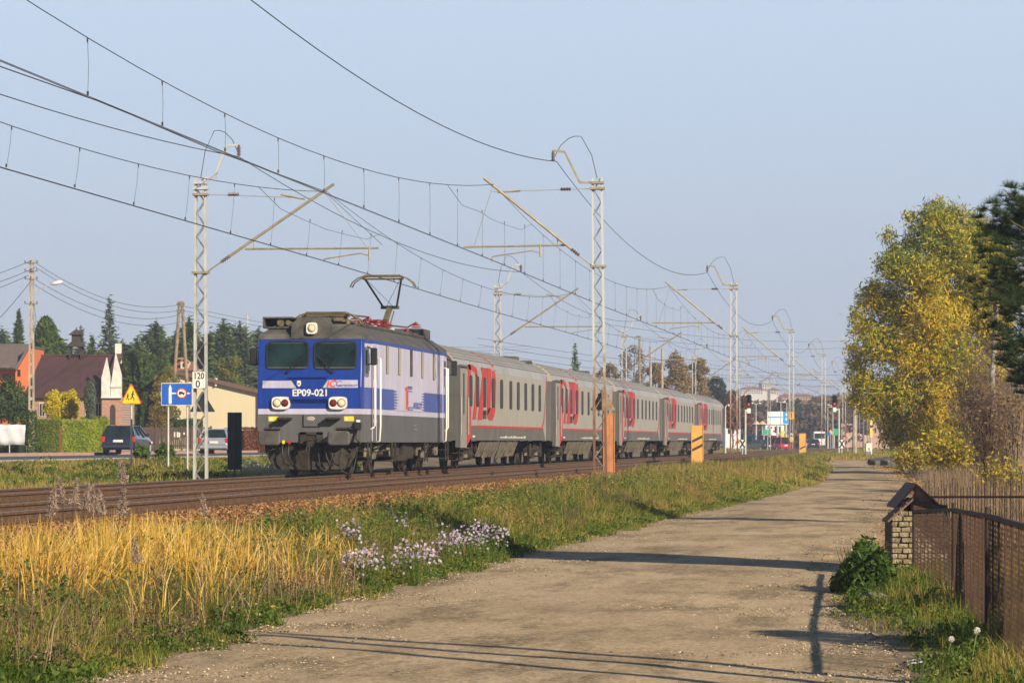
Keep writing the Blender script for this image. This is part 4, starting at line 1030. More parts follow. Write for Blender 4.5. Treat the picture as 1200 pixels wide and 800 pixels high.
# -- children warning sign
s = 113; t = thing('warning_sign', 'yellow triangular warning sign with two running children on a grey post', 'road sign', at(154, s), FACE); z0 = t.location.z
zb, zt = zof(473.5, s) - z0, zof(448, s) - z0
MB().tube([(0, 0, -.3), (0, 0, zt - .1)], .035, 8).build('post', m_galv, t)
w_ = 26 / F * s
plate(triangle_pts(w_, zt - zb), -.07, -.045, zb).build('sign_rim', m_org, t)
plate([(x * .86, (z - .28 * (zt - zb)) * .86 + .28 * (zt - zb)) for x, z in triangle_pts(w_, zt - zb)], -.076, -.071, zb).build('sign_face', mat('warning_yellow', (.80, .58, .02), .45), t)
mb = MB()
for ox, k in ((-.11, .75), (.06, 1.0)):
    zc = zb + .12
    Q = lambda x, z: (ox + x * k, -.08, zc + z * k)
    mb.poly([Q(-.015, .28), (ox + .02 * k, -.08, zc + .27 * k), Q(.035, .31), Q(.01, .34), Q(-.02, .32)], (0, -.004, 0))
    for a, b_, r in (((0, .27), (-.02, .15), .045), ((-.02, .15), (.04, .08), .03), ((.04, .08), (.03, .0), .025), ((-.02, .15), (-.06, .07), .03), ((-.06, .07), (-.11, .06), .022), ((0, .25), (.06, .19), .02), ((.0, .25), (-.06, .20), .02)):
        mb.beam(Q(*a), Q(*b_), r * k, .01, up=(0, 1, 0))
mb.build('running_children', m_blk, t)
# -- blue information sign
s = 111; x0, x1 = 189, 225.5; t = thing('information_sign', 'blue rectangular road sign with white arrows and a no lorries roundel on two posts', 'road sign', at(207, s), FACE); z0 = t.location.z
k = s / F
for px_, zb_ in ((197, 0), (219.5, 0)): MB().tube([((px_ - 207) * k, .05, -.3), ((px_ - 207) * k, .05, zof(450, s) - z0)], .035, 8).build('post', m_galv, t)
zb, zt = zof(475, s) - z0, zof(448.5, s) - z0
mb = MB(); mb.box((x0 - 207) * k, (x1 - 207) * k, -.03, .0, zb, zt); bd = mb.build('sign_panel', m_wh, t)
m_sblue = paint('traffic_blue', (.015, .12, .60), .4)
mb = MB(); mb.box((x0 - 206.4) * k, (x1 - 207.6) * k, -.034, -.031, zb + .02, zt - .02); mb.build('sign_face', m_sblue, t)
def sx_(cx): return (110 + cx / 6.667 - 207) * k
def sz_(cy): return zof(440 + cy / 6.667, s) - z0
mb = MB(); mb.poly([(sx_(a), -.036, sz_(b_)) for a, b_ in ((586, 220), (608, 220), (608, 95), (597, 68), (586, 95))], (0, -.004, 0)); mb.poly([(sx_(a), -.036, sz_(b_)) for a, b_ in ((609, 143), (735, 143), (735, 147), (757, 138), (735, 129), (735, 133), (609, 133))], (0, -.0035, 0)); mb.build('arrow', m_wh, t)
cx_, cz_ = sx_(687), sz_(138); 
mb = MB(); mb.use(m_red); r = 42 / 6.667 * k
mb.loft([ring_xz((cx_, cz_), r, r, -.0405, 24, 1), ring_xz((cx_, cz_), r, r, -.044, 24, 1)]); mb.use(m_wh); mb.loft([ring_xz((cx_, cz_), r * .78, r * .78, -.0445, 24, 1), ring_xz((cx_, cz_), r * .78, r * .78, -.047, 24, 1)])
mb.use(m_blk); mb.box(cx_ - r * .5, cx_ + r * .2, -.052, -.048, cz_ - r * .12, cz_ + r * .32); mb.box(cx_ + r * .2, cx_ + r * .55, -.052, -.048, cz_ - r * .12, cz_ + r * .14)
for q in (-.3, .35): mb.loft([ring_xz((cx_ + r * q, cz_ - r * .18), r * .13, r * .13, -.048, 12, 1), ring_xz((cx_ + r * q, cz_ - r * .18), r * .13, r * .13, -.054, 12, 1)])
mb.build('roundel', None, t)
# -- 120 / 0 board and triangle on the first left mast
mx, my = -LL, YL[0]
p = P(234, 444, 88.2)
t = thing('distance_board', 'white board reading 120 over 0 fixed to the left lattice mast', 'trackside board', (mx, my - .2, p.z), FACE)
k = 89 / F; mb = MB(); mb.use(m_blk); mb.box(-8.2 * k, 8.2 * k, -.02, 0, -10.2 * k, 10.2 * k); mb.use(m_wh); mb.box(-7.7 * k, 7.7 * k, -.024, -.021, -9.7 * k, 9.7 * k); mb.build('board', None, t)
text('number_lettering', '120', .24, m_blk, t, frame_M((0, -.03, 4.6 * k), *FR), .82, .003); text('number_lettering', '0', .27, m_blk, t, frame_M((-1.2 * k, -.03, -5.0 * k), *FR), .95, .003)
def mast_triangle(name, label, loc, m, w_=.70, h_=.42, rot=0):
    t = thing(name, label, 'trackside board', loc, rot)
    plate(triangle_pts(w_, h_ * 1.35, .05), -.01, .01, 0).build('plate', m, t)
    mb = MB(); mb.beam((-.2, .02, .12), (.2, .02, .12), .03, .04); mb.build('clamp', m_blk, t); return t
mast_triangle('triangular_board', 'grey back of a triangular plate on the left lattice mast, below the 120 board', (mx, my + .22, zof(482, 89)), m_back, .7, .42, FACE)
# -- dark indicator board seen from behind
s = 93.2; t = thing('indicator_board', 'dark blue grey back of a tall trackside board standing left of the locomotive', 'trackside board', at(275, s), FACE + .12); z0 = t.location.z
m_dk = mat('dark_board_back', (.035, .06, .075), .5, .1, .3, 2.5, (.06, .09, .10), streak=.25)
zb, zt = zof(550, s) - z0, zof(483, s) - z0
mb = MB(); mb.box(-.195, .195, -.0, .02, zb, zt); bd = mb.build('board', m_dk, t)
mb = MB(); mb.tube([(0, -.03, -.2), (0, -.03, zt)], .03, 6); mb.build('post', m_dk, t)
for u in (.12, .5, .93): MB().box(-.19, .19, -.03, -.001, zb + (zt - zb) * u, zb + (zt - zb) * u + .03).build('crossbar', m_dk, t)
mb = MB(); mb.box(-.20, -.185, -.02, .02, zb, zt); mb.box(.185, .20, -.02, .02, zb, zt); mb.build('rim', m_dk, t)
# -- white banner board
s = 172; t = thing('banner', 'blank white banner stretched on a frame before the dark shrub at the left edge', 'banner', at(14, s), FACE); z0 = t.location.z; k = s / F
mb = MB(); zb, zt = zof(521, s) - z0, zof(497.5, s) - z0
n_ = 14; rows = []
for j in range(5):
    z = zb + (zt - zb) * j / 4; rows.append([((-22 + 39 * i / n_) * k, -.04 + .03 * math.sin(i * 1.1 + j), z + (.012 * math.sin(i * .8) if j in (0, 4) else 0)) for i in range(n_ + 1)])
mb.loft(rows, cap=False, close=False); o = mb.build('banner_sheet', mat('banner_cloth', (.58, .60, .64), .8, 0, .06, 2), t, smooth=True)
o.modifiers.new('s', 'SOLIDIFY').thickness = .01
mb = MB()
for x in (-22, -3, 17): mb.tube([(x * k, .02, -.2), (x * k, .02, zt + .05)], .03, 6)
mb.build('post', m_galv, t)

# -- cars
def car_body(prof, W, tw, belt):
    """prof: list of (y, z_bottom, z_top) ; returns loft body"""
    pass
def make_car(name, label, loc, rotz, paintm, bump_m=None, kind='estate', group=None, L=4.5, lamps=True):
    """local: rear faces -y, length to +y"""
    t = thing(name, label, 'car', loc, rotz, group)
    W = .86; sc = L / 4.5
    # lower body cross-sections
    rows = []
    for (y, zb_, zt_, w_) in ((0, .42, .62, .74), (.04, .30, .80, .80), (.12, .26, .93, .84), (.6, .24, .96, W), (1.6, .22, .95, W), (2.9, .22, .92, W), (3.2, .22, .88, W), (3.9, .24, .78, .84), (4.3, .28, .66, .79), (4.46, .36, .56, .70)):
        y *= sc
        rows.append([(-w_ + .05, y, zb_), (w_ - .05, y, zb_), (w_, y, zb_ + .14), (w_, y, zt_ - .18), (w_ - .06, y, zt_), (-w_ + .06, y, zt_), (-w_, y, zt_ - .18), (-w_, y, zb_ + .14)])
    body_ = MB().loft(rows).build('body', paintm, t, smooth=False)
    # greenhouse
    if kind == 'estate': gp = [(.14, .94, .14, .94), (.34, 1.43, 2.2, 1.45), (3.15, .9, 0, 0)]
    y0, y1, y2, y3 = ((.12, .42, 2.15, 3.05) if kind == 'estate' else (.35, .95, 2.0, 2.95) if kind == 'sedan' else (.05, .22, 2.7, 3.4)); zt_ = 1.44 if kind != 'van' else 1.75
    y0, y1, y2, y3 = [v * sc for v in (y0, y1, y2, y3)]
    gl = MB(); bw, tw = .80, .60
    gl.loft([[(-bw, y0, .93), (bw, y0, .93), (bw, y3, .90), (-bw, y3, .90)], [(-tw, y1, zt_ - .03), (tw, y1, zt_ - .03), (tw, y2, zt_ - .03), (-tw, y2, zt_ - .03)]]).build('window', m_glass, t)
    rf = MB()
    rf.loft([[(-tw - .02, y1 - .03, zt_ - .05), (tw + .02, y1 - .03, zt_ - .05), (tw + .02, y2 + .05, zt_ - .05), (-tw - .02, y2 + .05, zt_ - .05)], [(-tw + .02, y1 + .03, zt_), (tw - .02, y1 + .03, zt_), (tw - .02, y2 - .05, zt_), (-tw + .02, y2 - .05, zt_)]])
    for sx in (-1, 1):
        for (ya, yb_) in ((y0, y1), (y3, y2)): rf.beam((sx * bw, ya, .92), (sx * tw, yb_, zt_ - .03), .09, .07, up=(0, 1, 0))
        for u in (.38, .68):
            ya = y0 + (y3 - y0) * u; yb_ = y1 + (y2 - y1) * u; rf.beam((sx * (bw + .005), ya, .92), (sx * (tw + .008), yb_, zt_ - .03), .02, .09, up=(1, 0, 0))
    rf.build('roof', paintm, t)
    if kind == 'estate':
        mb = MB()
        for sx in (-1, 1): mb.tube([(sx * .56, y1 + .1, zt_), (sx * .56, y1 + .15, zt_ + .05), (sx * .56, y2 - .2, zt_ + .05), (sx * .56, y2 - .15, zt_)], .018, 5)
        mb.build('roof_rail', m_blk, t)
    for sx in (-1, 1):
        mb = MB(); xa, xb = sorted((sx * .66, sx * .86)); mb.rbox(xa, xb, -.005, .13, .62, .90, .03); mb.build('tail_light', m_red, t)
        mb = MB(); xa, xb = sorted((sx * .50, sx * .80)); mb.rbox(xa, xb, 4.28 * sc, 4.44 * sc, .52, .66, .03); mb.build('headlight', m_lens, t)
        mb = MB(); xa, xb = sorted((sx * .84, sx * .98)); mb.rbox(xa, xb, 2.75 * sc, 2.85 * sc, .92, 1.06, .03); mb.build('wing_mirror', m_blk, t)
        for y in (.78 * sc, 3.55 * sc):
            mb = MB(); xa, xb = sx * .66, sx * .87
            mb.loft([[(x, y + r * math.cos(2 * math.pi * k / 18), .31 + r * math.sin(2 * math.pi * k / 18)) for k in range(18)] for x, r in ((xa, .27), (xa + sx * .02, .31), (xb - sx * .02, .31), (xb, .28))]); wh = mb.build('wheel', m_blk, t)
            mb = MB(); mb.cyl((xb, y, .31), (xb + sx * .012, y, .31), .19, 14, .17); mb.build('rim', m_galv, wh)
    mb = MB(); mb.rbox(-.80, .80, -.06, .05, .32, .52, .03); mb.build('bumper', bump_m or paintm, t)
    mb = MB(); mb.use(m_wh); mb.box(-.26, .26, -.022, -.004, .62, .74) if kind != 'x' else None; mb.use(m_sblue); mb.box(-.26, -.22, -.026, -.0225, .62, .74); mb.build('number_plate', None, t)
    mb = MB(); mb.tube([(0, .03, .98), (.42, .10, 1.0)], .012, 5); mb.build('rear_wiper', m_blk, t)
    return t
m_cdark = mat('dark_blue_car_paint', (.022, .026, .045), .22, .3, .05, 2, coat=1.0)
m_csil = mat('silver_car_paint', (.46, .47, .52), .28, .5, .05, 2, coat=1.0)
g_ = at(138, 165); make_car('parked_car', 'dark blue estate car parked by the hedge behind the children sign', g_ + Vector((0, 0, .0)), .02, m_cdark, None, 'estate', 'cars parked along the street').location.z = zof(532.5, 165)
g_ = at(250, 188); make_car('parked_car', 'silver estate car standing behind the left lattice mast and the dark board', g_, .03, m_csil, None, 'estate', 'cars parked along the street').location.z = zof(532.0, 188)

# -- houses
def house_rect(px0, px1, py0, py1, s): return (px0, px1, py0, py1, s)
m_tile = bpy.data.materials.new('burgundy_sheet'); m_tile.use_nodes = True
m_tile = mat('burgundy_sheet', (.085, .042, .042), .5, .1, .15, 1.5)
m_brick = bpy.data.materials.new('red_brick'); m_brick.use_nodes = True
def brickmat(name, c1, c2, mo, sc_=1.0):
    m = bpy.data.materials.new(name); m.use_nodes = True; n = m.node_tree; b = n.nodes['Principled BSDF']; b.inputs['Roughness'].default_value = .9
    tc = n.nodes.new('ShaderNodeTexCoord'); mp = n.nodes.new('ShaderNodeMapping'); mp.inputs['Rotation'].default_value = (rad(90), 0, 0)
    br = n.nodes.new('ShaderNodeTexBrick'); br.inputs['Color1'].default_value = (*c1, 1); br.inputs['Color2'].default_value = (*c2, 1); br.inputs['Mortar'].default_value = (*mo, 1)
    br.inputs['Scale'].default_value = 4 * sc_; br.inputs['Mortar Size'].default_value = .025; br.inputs['Row Height'].default_value = .3
    n.links.new(tc.outputs['Object'], mp.inputs[0]); n.links.new(mp.outputs[0], br.inputs['Vector']); n.links.new(br.outputs[0], b.inputs['Base Color']); return m
m_brick = brickmat('red_brick', (.28, .12, .075), (.40, .20, .13), (.42, .36, .30))
m_white_wall = mat('peeling_white_render', (.62, .60, .54), .85, 0, .2, 2.5, (.74, .72, .66))
s = 205; k = s / F
h = thing('brick_house', 'old brick house with burgundy sheet roof, roof turret and white pointed gables', 'house', at(85, s), FACE); z0 = h.location.z
Z = lambda py: zof(py, s) - z0
X_ = lambda px: (px - 85) * k
D = 6.0
mb = MB(); mb.box(X_(30), X_(121.5), 0, D, -.5, Z(465)); mb.box(X_(121), X_(144.5), -.8, D, -.5, Z(465)); mb.build('wall', m_brick, h)
mb = MB(); rz, ez = Z(416.7), Z(466)
mb.poly([(X_(28), -.35, ez), (X_(126), -.35, ez), (X_(137), D / 2, rz), (X_(41), D / 2, rz)], (0, 0, .08)); mb.poly([(X_(28), D + .35, ez), (X_(126), D + .35, ez), (X_(137), D / 2, rz), (X_(41), D / 2, rz)], (0, 0, .08))
mb.poly([(X_(28), -.35, ez), (X_(41), D / 2, rz), (X_(28), D + .35, ez)], (-.02, 0, 0))
for i in range(30):
    u = i / 29; a = Vector((X_(29) + (X_(125) - X_(29)) * u, -.35, ez + .09)); b_ = Vector((X_(41.5) + (X_(136) - X_(41.5)) * u, D / 2, rz + .09)); mb.beam(a, b_, .04, .04)
mb.beam((X_(40), D / 2, rz + .1), (X_(137), D / 2, rz + .1), .2, .08)
mb.poly([(X_(128), D / 2 - .1, rz + .25), (X_(137), D / 2 - .1, rz + .25), (X_(133), -.2, Z(440)), (X_(128), -.2, Z(440))], (0, .06, 0))
roof = mb.build('roof', m_tile, h)
mb = MB(); mb.box(X_(128.5), X_(135.5), D / 2 - .2, D / 2 + .3, rz - .4, Z(401)); mb.build('chimney', m_white_wall, roof)
m_wood = mat('dark_turret_wood', (.045, .035, .03), .85, 0, .3, 4)
# roof turret
tx, ty = X_(82), D / 2; q = k
mb = MB()
for dx in (-1, 1):
    for dy in (-1, 1): mb.beam((tx + dx * 6.8 * q, ty + dy * .35, rz - .4), (tx + dx * 6.8 * q, ty + dy * .35, Z(404)), .10, .10)
for z_ in (Z(414), Z(411), Z(408.5)): mb.box(tx - 6.8 * q, tx + 6.8 * q, ty - .40, ty - .33, z_, z_ + .07); mb.box(tx - 6.8 * q, tx + 6.8 * q, ty + .33, ty + .40, z_, z_ + .07)
def pyr(x, y, hw_, hd, z0_, z1_, top=.1):
    mb.loft([[(x - hw_, y - hd, z0_), (x + hw_, y - hd, z0_), (x + hw_, y + hd, z0_), (x - hw_, y + hd, z0_)], [(x - hw_ * top, y - hd * top, z1_), (x + hw_ * top, y - hd * top, z1_), (x + hw_ * top, y + hd * top, z1_), (x - hw_ * top, y + hd * top, z1_)]])
pyr(tx, ty, 11.5 * q, .6, Z(404.5), Z(399), .5); mb.box(tx - 5 * q, tx + 5 * q, ty - .3, ty + .3, Z(400), Z(390)); pyr(tx, ty, 8.5 * q, .45, Z(390.5), Z(384), .12); mb.tube([(tx, ty, Z(385)), (tx, ty, Z(381.5))], .03, 5)
mb.build('roof_turret', m_wood, h)
for pl, nm in ((((121, 465), (121, 443), (127, 419), (131.5, 443), (131.5, 465)), 'gable'), (((132, 465), (132, 452), (137.5, 414), (144.5, 440), (144.5, 465)), 'gable')):
    mb = MB(); mb.poly([(X_(a), -.95, Z(b_)) for a, b_ in pl], (0, .3, 0)); o = mb.build(nm, m_white_wall, h)
mb = MB(); mb.box(X_(131.5), X_(144.8), -1.02, -.96, Z(454), Z(452)); mb.box(X_(120.6), X_(144.8), -1.0, -.82, Z(466.5), Z(465)); mb.build('cornice', m_white_wall, h)
mb = MB(); mb.poly([(X_(134 + 3.2 * math.cos(a)), -.81, Z(480 - 6 * math.sin(a))) for a in [math.pi * i / 8 for i in range(9)]] + [(X_(130.8), -.81, Z(497)), (X_(137.2), -.81, Z(497))], (0, -.01, 0)); mb.build('arched_window', m_wood, h)
for a in (46, 60, 100, 112):
    w_ = MB().box(X_(a), X_(a + 7), -.05, -.002, Z(488), Z(472)).build('window', m_white_wall, h)
    MB().box(X_(a + .7), X_(a + 3.2), -.056, -.051, Z(487.3), Z(472.7)).build('pane', m_glass, w_); MB().box(X_(a + 3.8), X_(a + 6.3), -.056, -.051, Z(487.3), Z(472.7)).build('pane', m_glass, w_)
# orange house
s = 232; k = s / F; h = thing('orange_house', 'orange rendered house with grey brown roof at the left edge', 'house', at(10, s), FACE); z0 = h.location.z
Z = lambda py: zof(py, s) - z0
X_ = lambda px: (px - 10) * k
m_or = mat('orange_render', (.60, .155, .055), .85, 0, .06, 1)
mb = MB(); mb.poly([(X_(18), 0, -.5), (X_(35), 0, -.5), (X_(35), 0, Z(406)), (X_(18), 0, Z(431))], (0, 7, 0)); mb.box(X_(-40), X_(18.2), .8, 7, -.5, Z(432)); mb.build('wall', m_or, h)
mb = MB(); mb.poly([(X_(-45), -.5, Z(431)), (X_(18), -.5, Z(431)), (X_(34), 2.5, Z(404)), (X_(-45), 2.5, Z(404))], (0, 0, .15)); mb.poly([(X_(18), -.3, Z(431)), (X_(34), -.3, Z(404.5)), (X_(36), -.3, Z(406)), (X_(20), -.3, Z(434))], (0, 7.5, 0)); mb.build('roof', mat('grey_brown_tiles', (.13, .10, .09), .8, 0, .15, 3), h)
MB().box(X_(20.5), X_(24), -.02, -.003, Z(441), Z(433)).build('window', m_glass, h); MB().box(X_(1), X_(8), .78, .798, Z(446), Z(438)).build('window', m_glass, h)
# cream house
s = 236; k = s / F; h = thing('cream_house', 'cream rendered house with brown sloping roof edge behind the masts', 'house', at(250, s), FACE); z0 = h.location.z
Z = lambda py: zof(py, s) - z0
X_ = lambda px: (px - 250) * k
m_cr = mat('cream_render', (.56, .49, .33), .85, 0, .04, .7)
mb = MB(); mb.poly([(X_(186), 0, -.5), (X_(301), 0, -.5), (X_(301), 0, Z(460)), (X_(202), 0, Z(437)), (X_(186), 0, Z(443))], (0, 8, 0)); mb.build('wall', m_cr, h)
m_brt = mat('brown_tiles', (.12, .07, .05), .8, 0, .2, 3)
mb = MB(); mb.poly([(X_(202), -.4, Z(437)), (X_(304), -.4, Z(461)), (X_(304), -.4, Z(456.5)), (X_(202), -.4, Z(432.5))], (0, 9, 0)); mb.poly([(X_(202), -.4, Z(437)), (X_(180), -.4, Z(446)), (X_(180), -.4, Z(442)), (X_(202), -.4, Z(432.5))], (0, 9, 0)); rf = mb.build('roof', m_brt, h)
mb = MB(); mb.tube([(X_(302.3), -.15, 0), (X_(302.3), -.15, Z(461))], .06, 8); mb.build('downpipe', m_tile, h)
mb = MB(); mb.tube([(X_(253), -.2, Z(452)), (X_(254), -.3, Z(443))], .09, 7); mb.build('flue_pipe', m_wh, h)
s = 262; k = s / F; h = thing('gabled_house', 'red roofed house with a cream dormer peeping over the cream wall', 'house', at(216, s), FACE); z0 = h.location.z
Z = lambda py: zof(py, s) - z0
X_ = lambda px: (px - 216) * k
mb = MB(); mb.box(X_(200), X_(232), 0, 7, -.5, Z(432)); mb.poly([(X_(212), -.3, Z(432)), (X_(221), -.3, Z(432)), (X_(221), -.3, Z(424)), (X_(216.5), -.3, Z(420)), (X_(212), -.3, Z(424))], (0, 2, 0)); mb.build('wall', m_cr, h)
mb = MB(); mb.poly([(X_(198), -.6, Z(434)), (X_(234), -.6, Z(434)), (X_(226), 3, Z(424)), (X_(206), 3, Z(424))], (0, 0, .1)); mb.beam((X_(211), -.4, Z(425)), (X_(216.5), -.4, Z(419.3)), .3, .1, up=(0, 0, 1)); mb.beam((X_(222), -.4, Z(425)), (X_(216.5), -.4, Z(419.3)), .3, .1, up=(0, 0, 1)); mb.build('roof', mat('red_tiles', (.30, .10, .06), .8, 0, .2, 3), h)
mb = MB(); mb.box(X_(214.5), X_(218.5), -.33, -.302, Z(430), Z(425.5)); mb.build('window', m_glass, h)
# brown fence and gate
s = 214; k = s / F; h = thing('slat_fence', 'brown metal slat fence with a white notice before the cream house', 'fence', at(205, s), FACE); z0 = h.location.z
Z = lambda py: zof(py, s) - z0
m_bf = mat('brown_fence_paint', (.085, .055, .045), .7, 0, .2, 3)
mb = MB()
x = -42
while x < 42: mb.box(x * k, (x + 2.1) * k, -.01, .01, Z(526), Z(500.5)); x += 2.45
mb.box(-42 * k, 42 * k, .012, .04, Z(523), Z(521)); mb.box(-42 * k, 42 * k, .012, .04, Z(505), Z(503)); mb.build('slat_panel', m_bf, h)
for x in (-42, -22, -14, 8, 20, 42): MB().box(x * k - .06, x * k + .06, -.06, .05, -.3, Z(499)).build('post', m_bf, h)
mb = MB()
for a, b_, c, d in ((-1, .4, 506, 512), (2.2, 3.8, 506, 512), (4.2, 6.2, 506.5, 512), (6.8, 7.8, 507, 511.5), (10, 11.5, 506.5, 509), (6, 7, 513, 516)): mb.box(a * k, b_ * k, -.02, -.011, Z(d), Z(c))
mb.build('notice', m_wh, h)
# -- concrete utility pole with lamp (ladder type)
def ladder_pole(name, label, px, s, py_top, w_px, m, cat='utility pole'):
    t = thing(name, label, cat, at(px, s), FACE); z0 = t.location.z; k = s / F; Ht = zof(py_top, s) - z0
    mb = MB(); w0, w1 = .115, .075
    for sx in (-1, 1): mb.loft([[(sx * w0 - .045, -.1, -.4), (sx * w0 + .045, -.1, -.4), (sx * w0 + .045, .1, -.4), (sx * w0 - .045, .1, -.4)], [(sx * w1 - .035, -.08, Ht), (sx * w1 + .035, -.08, Ht), (sx * w1 + .035, .08, Ht), (sx * w1 - .035, .08, Ht)]])
    nb = 17
    for i in range(nb + 1):
        z = Ht * i / nb; ww = w0 + (w1 - w0) * i / nb; mb.box(-ww, ww, -.075, .075, z - .1, z + .06)
    mb.build('pole', m, t); return t, k, z0, Ht
t, k, z0, Ht = ladder_pole('utility_pole', 'tall ladder shaped concrete pole with a street lamp at the left edge', 37, 168, 305, 5, m_conp)
mb = MB(); zz_ = zof(338, 168) - z0; mb.tube([(.1, 0, zz_ - .15), (.7, 0, zz_ + .1), (1.05, 0, zz_ + .25)], .03, 6); la = mb.build('lamp_arm', m_galv, t)
mb = MB(); rows = []
for u, r in ((0, .03), (.2, .10), (.5, .15), (.85, .12), (1, .03)):
    c = Vector((.95 + u * .62, 0, zz_ + .22 + u * .12)); rows.append([(c.x, c.y + r * math.cos(a), c.z + r * .75 * math.sin(a)) for a in [2 * math.pi * j / 10 for j in range(10)]])
mb.loft(rows).build('lamp_head', m_wh, la, smooth=True)
mb = MB()
for z_ in (Ht - .15, Ht - .55, Ht - .95, Ht - 2.2):
    mb.beam((-.32, -.12, z_), (.32, -.12, z_), .05, .05)
    for sx in (-.3, 0, .3): mb.cyl((sx, -.12, z_), (sx, -.12, z_ + .14), .045, 7)
mb.tube([(.15, -.12, Ht - 2.2), (.25, -.14, Ht - 3), (.14, -.12, Ht - 3.6)], .02, 5); mb.build('insulator_rack', m_lace, t)
pole1 = t.location + Vector((0, 0, Ht))
# A-frame pole
s = 232; k = s / F; t = thing('wooden_pole', 'wooden A shaped utility pole behind the blue sign', 'utility pole', at(212, s), FACE); z0 = t.location.z
Z = lambda py: zof(py, s) - z0
for a in (-13.5, 12): MB().tube([(a * 1.0 * k, 0, -.3), (a * k * .12, 0, Z(353))], .15, 8, .10).build('leg', m_pole, t)
mb = MB(); mb.beam((-6.5 * k, 0, Z(420)), (6 * k, 0, Z(420)), .12, .12); mb.build('crossbar', m_pole, t)
mb = MB(); mb.beam((-4 * k, -.1, Z(358)), (4 * k, -.1, Z(358)), .08, .08); mb.beam((-4 * k, -.1, Z(366)), (4 * k, -.1, Z(366)), .08, .08)
for a in (-4, 0, 4):
    for z_ in (Z(358), Z(366)): mb.cyl((a * k, -.1, z_), (a * k, -.1, z_ + .2), .05, 7)
mb.build('crossarm', m_lace, t)
pole2 = t.location + Vector((0, 0, Z(358)))
s = 300; t = thing('radio_mast', 'thin distant antenna mast between the fir tops', 'antenna mast', at(290, s), FACE); MB().tube([(0, 0, 0), (0, 0, zof(380, s))], .06, 6).build('mast', m_galv, t); mb = MB(); [mb.tube([(-.3, 0, zof(y_, s)), (.3, 0, zof(y_, s))], .03, 5) for y_ in (381, 384)]; mb.build('aerial', m_galv, t)
def wires(label, A, B, offs, sg_, r=.014):
    t = thing('overhead_cables', label, 'overhead wire')
    for o in offs:
        MB().tube(sag(Vector(A) + Vector(o), Vector(B) + Vector(o), sg_, 16), r, 4).build('cable', m_wire, t)
OF = [(0, 0, 0), (.2, 0, -.35), (-.15, 0, -.75), (.1, 0, -1.2)]
wires('four telephone cables between the concrete pole and the A shaped pole', pole1, pole2 + Vector((0, 0, .1)), OF, 1.0)
wires('four cables leaving the concrete pole to the left', pole1, P(-220, 345, 120), OF[:3], .6)
wires('service cable dropping from the concrete pole to the left edge', pole1 + Vector((0, 0, -1.0)), P(-60, 425, 150), [(0, 0, 0)], .3, .02)
wires('cables running on from the A shaped pole behind the train', pole2, P(620, 405, 420), OF[:3], 1.2)
wires('thin distant power lines behind the train and the masts', P(560, 396, 520), P(1030, 440, 640), [(0, 0, 0), (0, 0, -1.0), (0, 0, -2.1)], 1.5, .03)
wires('upper distant power lines crossing behind the far masts', P(700, 378, 560), P(1010, 398, 760), [(0, 0, 0), (0, 0, -1.6)], 1.5, .03)
# ================================================================== boards beside the near track
m_orb = mat('orange_board', (.70, .31, .045), .55, 0, .14, 1.6, (.80, .42, .09), streak=.28)
m_orr = mat('rust_orange_board', (.40, .15, .04), .65, 0, .25, 2.5, (.54, .20, .06), streak=.35)
def board(px, s, py0, py1, w_px, m, label, stripes, rot):
    t = thing('indicator_board', label, 'trackside board', at(px, s), FACE + rot, 'orange trackside boards'); z0 = t.location.z; k = s / F
    zb, zt = zof(py1, s) - z0, zof(py0, s) - z0; w_ = w_px * k / 2
    mb = MB(); mb.box(-w_, w_, -.03, .03, zb, zt); b_ = mb.build('board', m, t)
    mb = MB(); mb.box(-w_ - .03, -w_, -.06, .05, zb, zt); mb.box(w_, w_ + .03, -.06, .05, zb, zt); mb.box(-w_, w_, -.04, .05, zt, zt + .03); mb.build('rim', m, t)
    MB().tube([(0, .08, -.3), (0, .08, zt)], .035, 6).build('post', m_lace, t)
    if stripes:
        mb = MB()
        for u in stripes:
            z = zb + (zt - zb) * u; mb.poly([(-w_ + .0, -.034, z - .13), (w_, -.034, z + .10), (w_, -.034, z + .22), (-w_, -.034, z - .01)], (0, -.003, 0))
        mb.build('stripe', m_blk, t)
    return t
board(713, 106, 485, 553, 12, m_orr, 'plain rust orange trackside board right beside the nearest right mast', None, .25)
board(817, 144, 499, 550, 12.5, m_orb, 'orange trackside board with two black slanted stripes', (.48, .68), .1)
board(940.5, 258, 508, 537, 7.2, m_orb, 'small far orange trackside board with one faint black stripe', (.42,), .1)
mast_triangle('triangular_board', 'brown edged triangular plate on the nearest right mast', (-LR + .05, YR[0] + .24, zof(480.5, 94.5)), m_pole, .72, .5, FACE)
t = thing('box_sign', 'small brown board fixed to the third road side mast', 'trackside board', (-LR, YR[2] - .2, zof(487, 219)), FACE); k = 219 / F
MB().rbox(-3.4 * k, 3.4 * k, -.05, 0, -4.2 * k, 4.2 * k, .01).build('board', m_orb, t); MB().box(-.03, .03, -.06, -.051, -.15, .18).build('mark', m_brt, t)
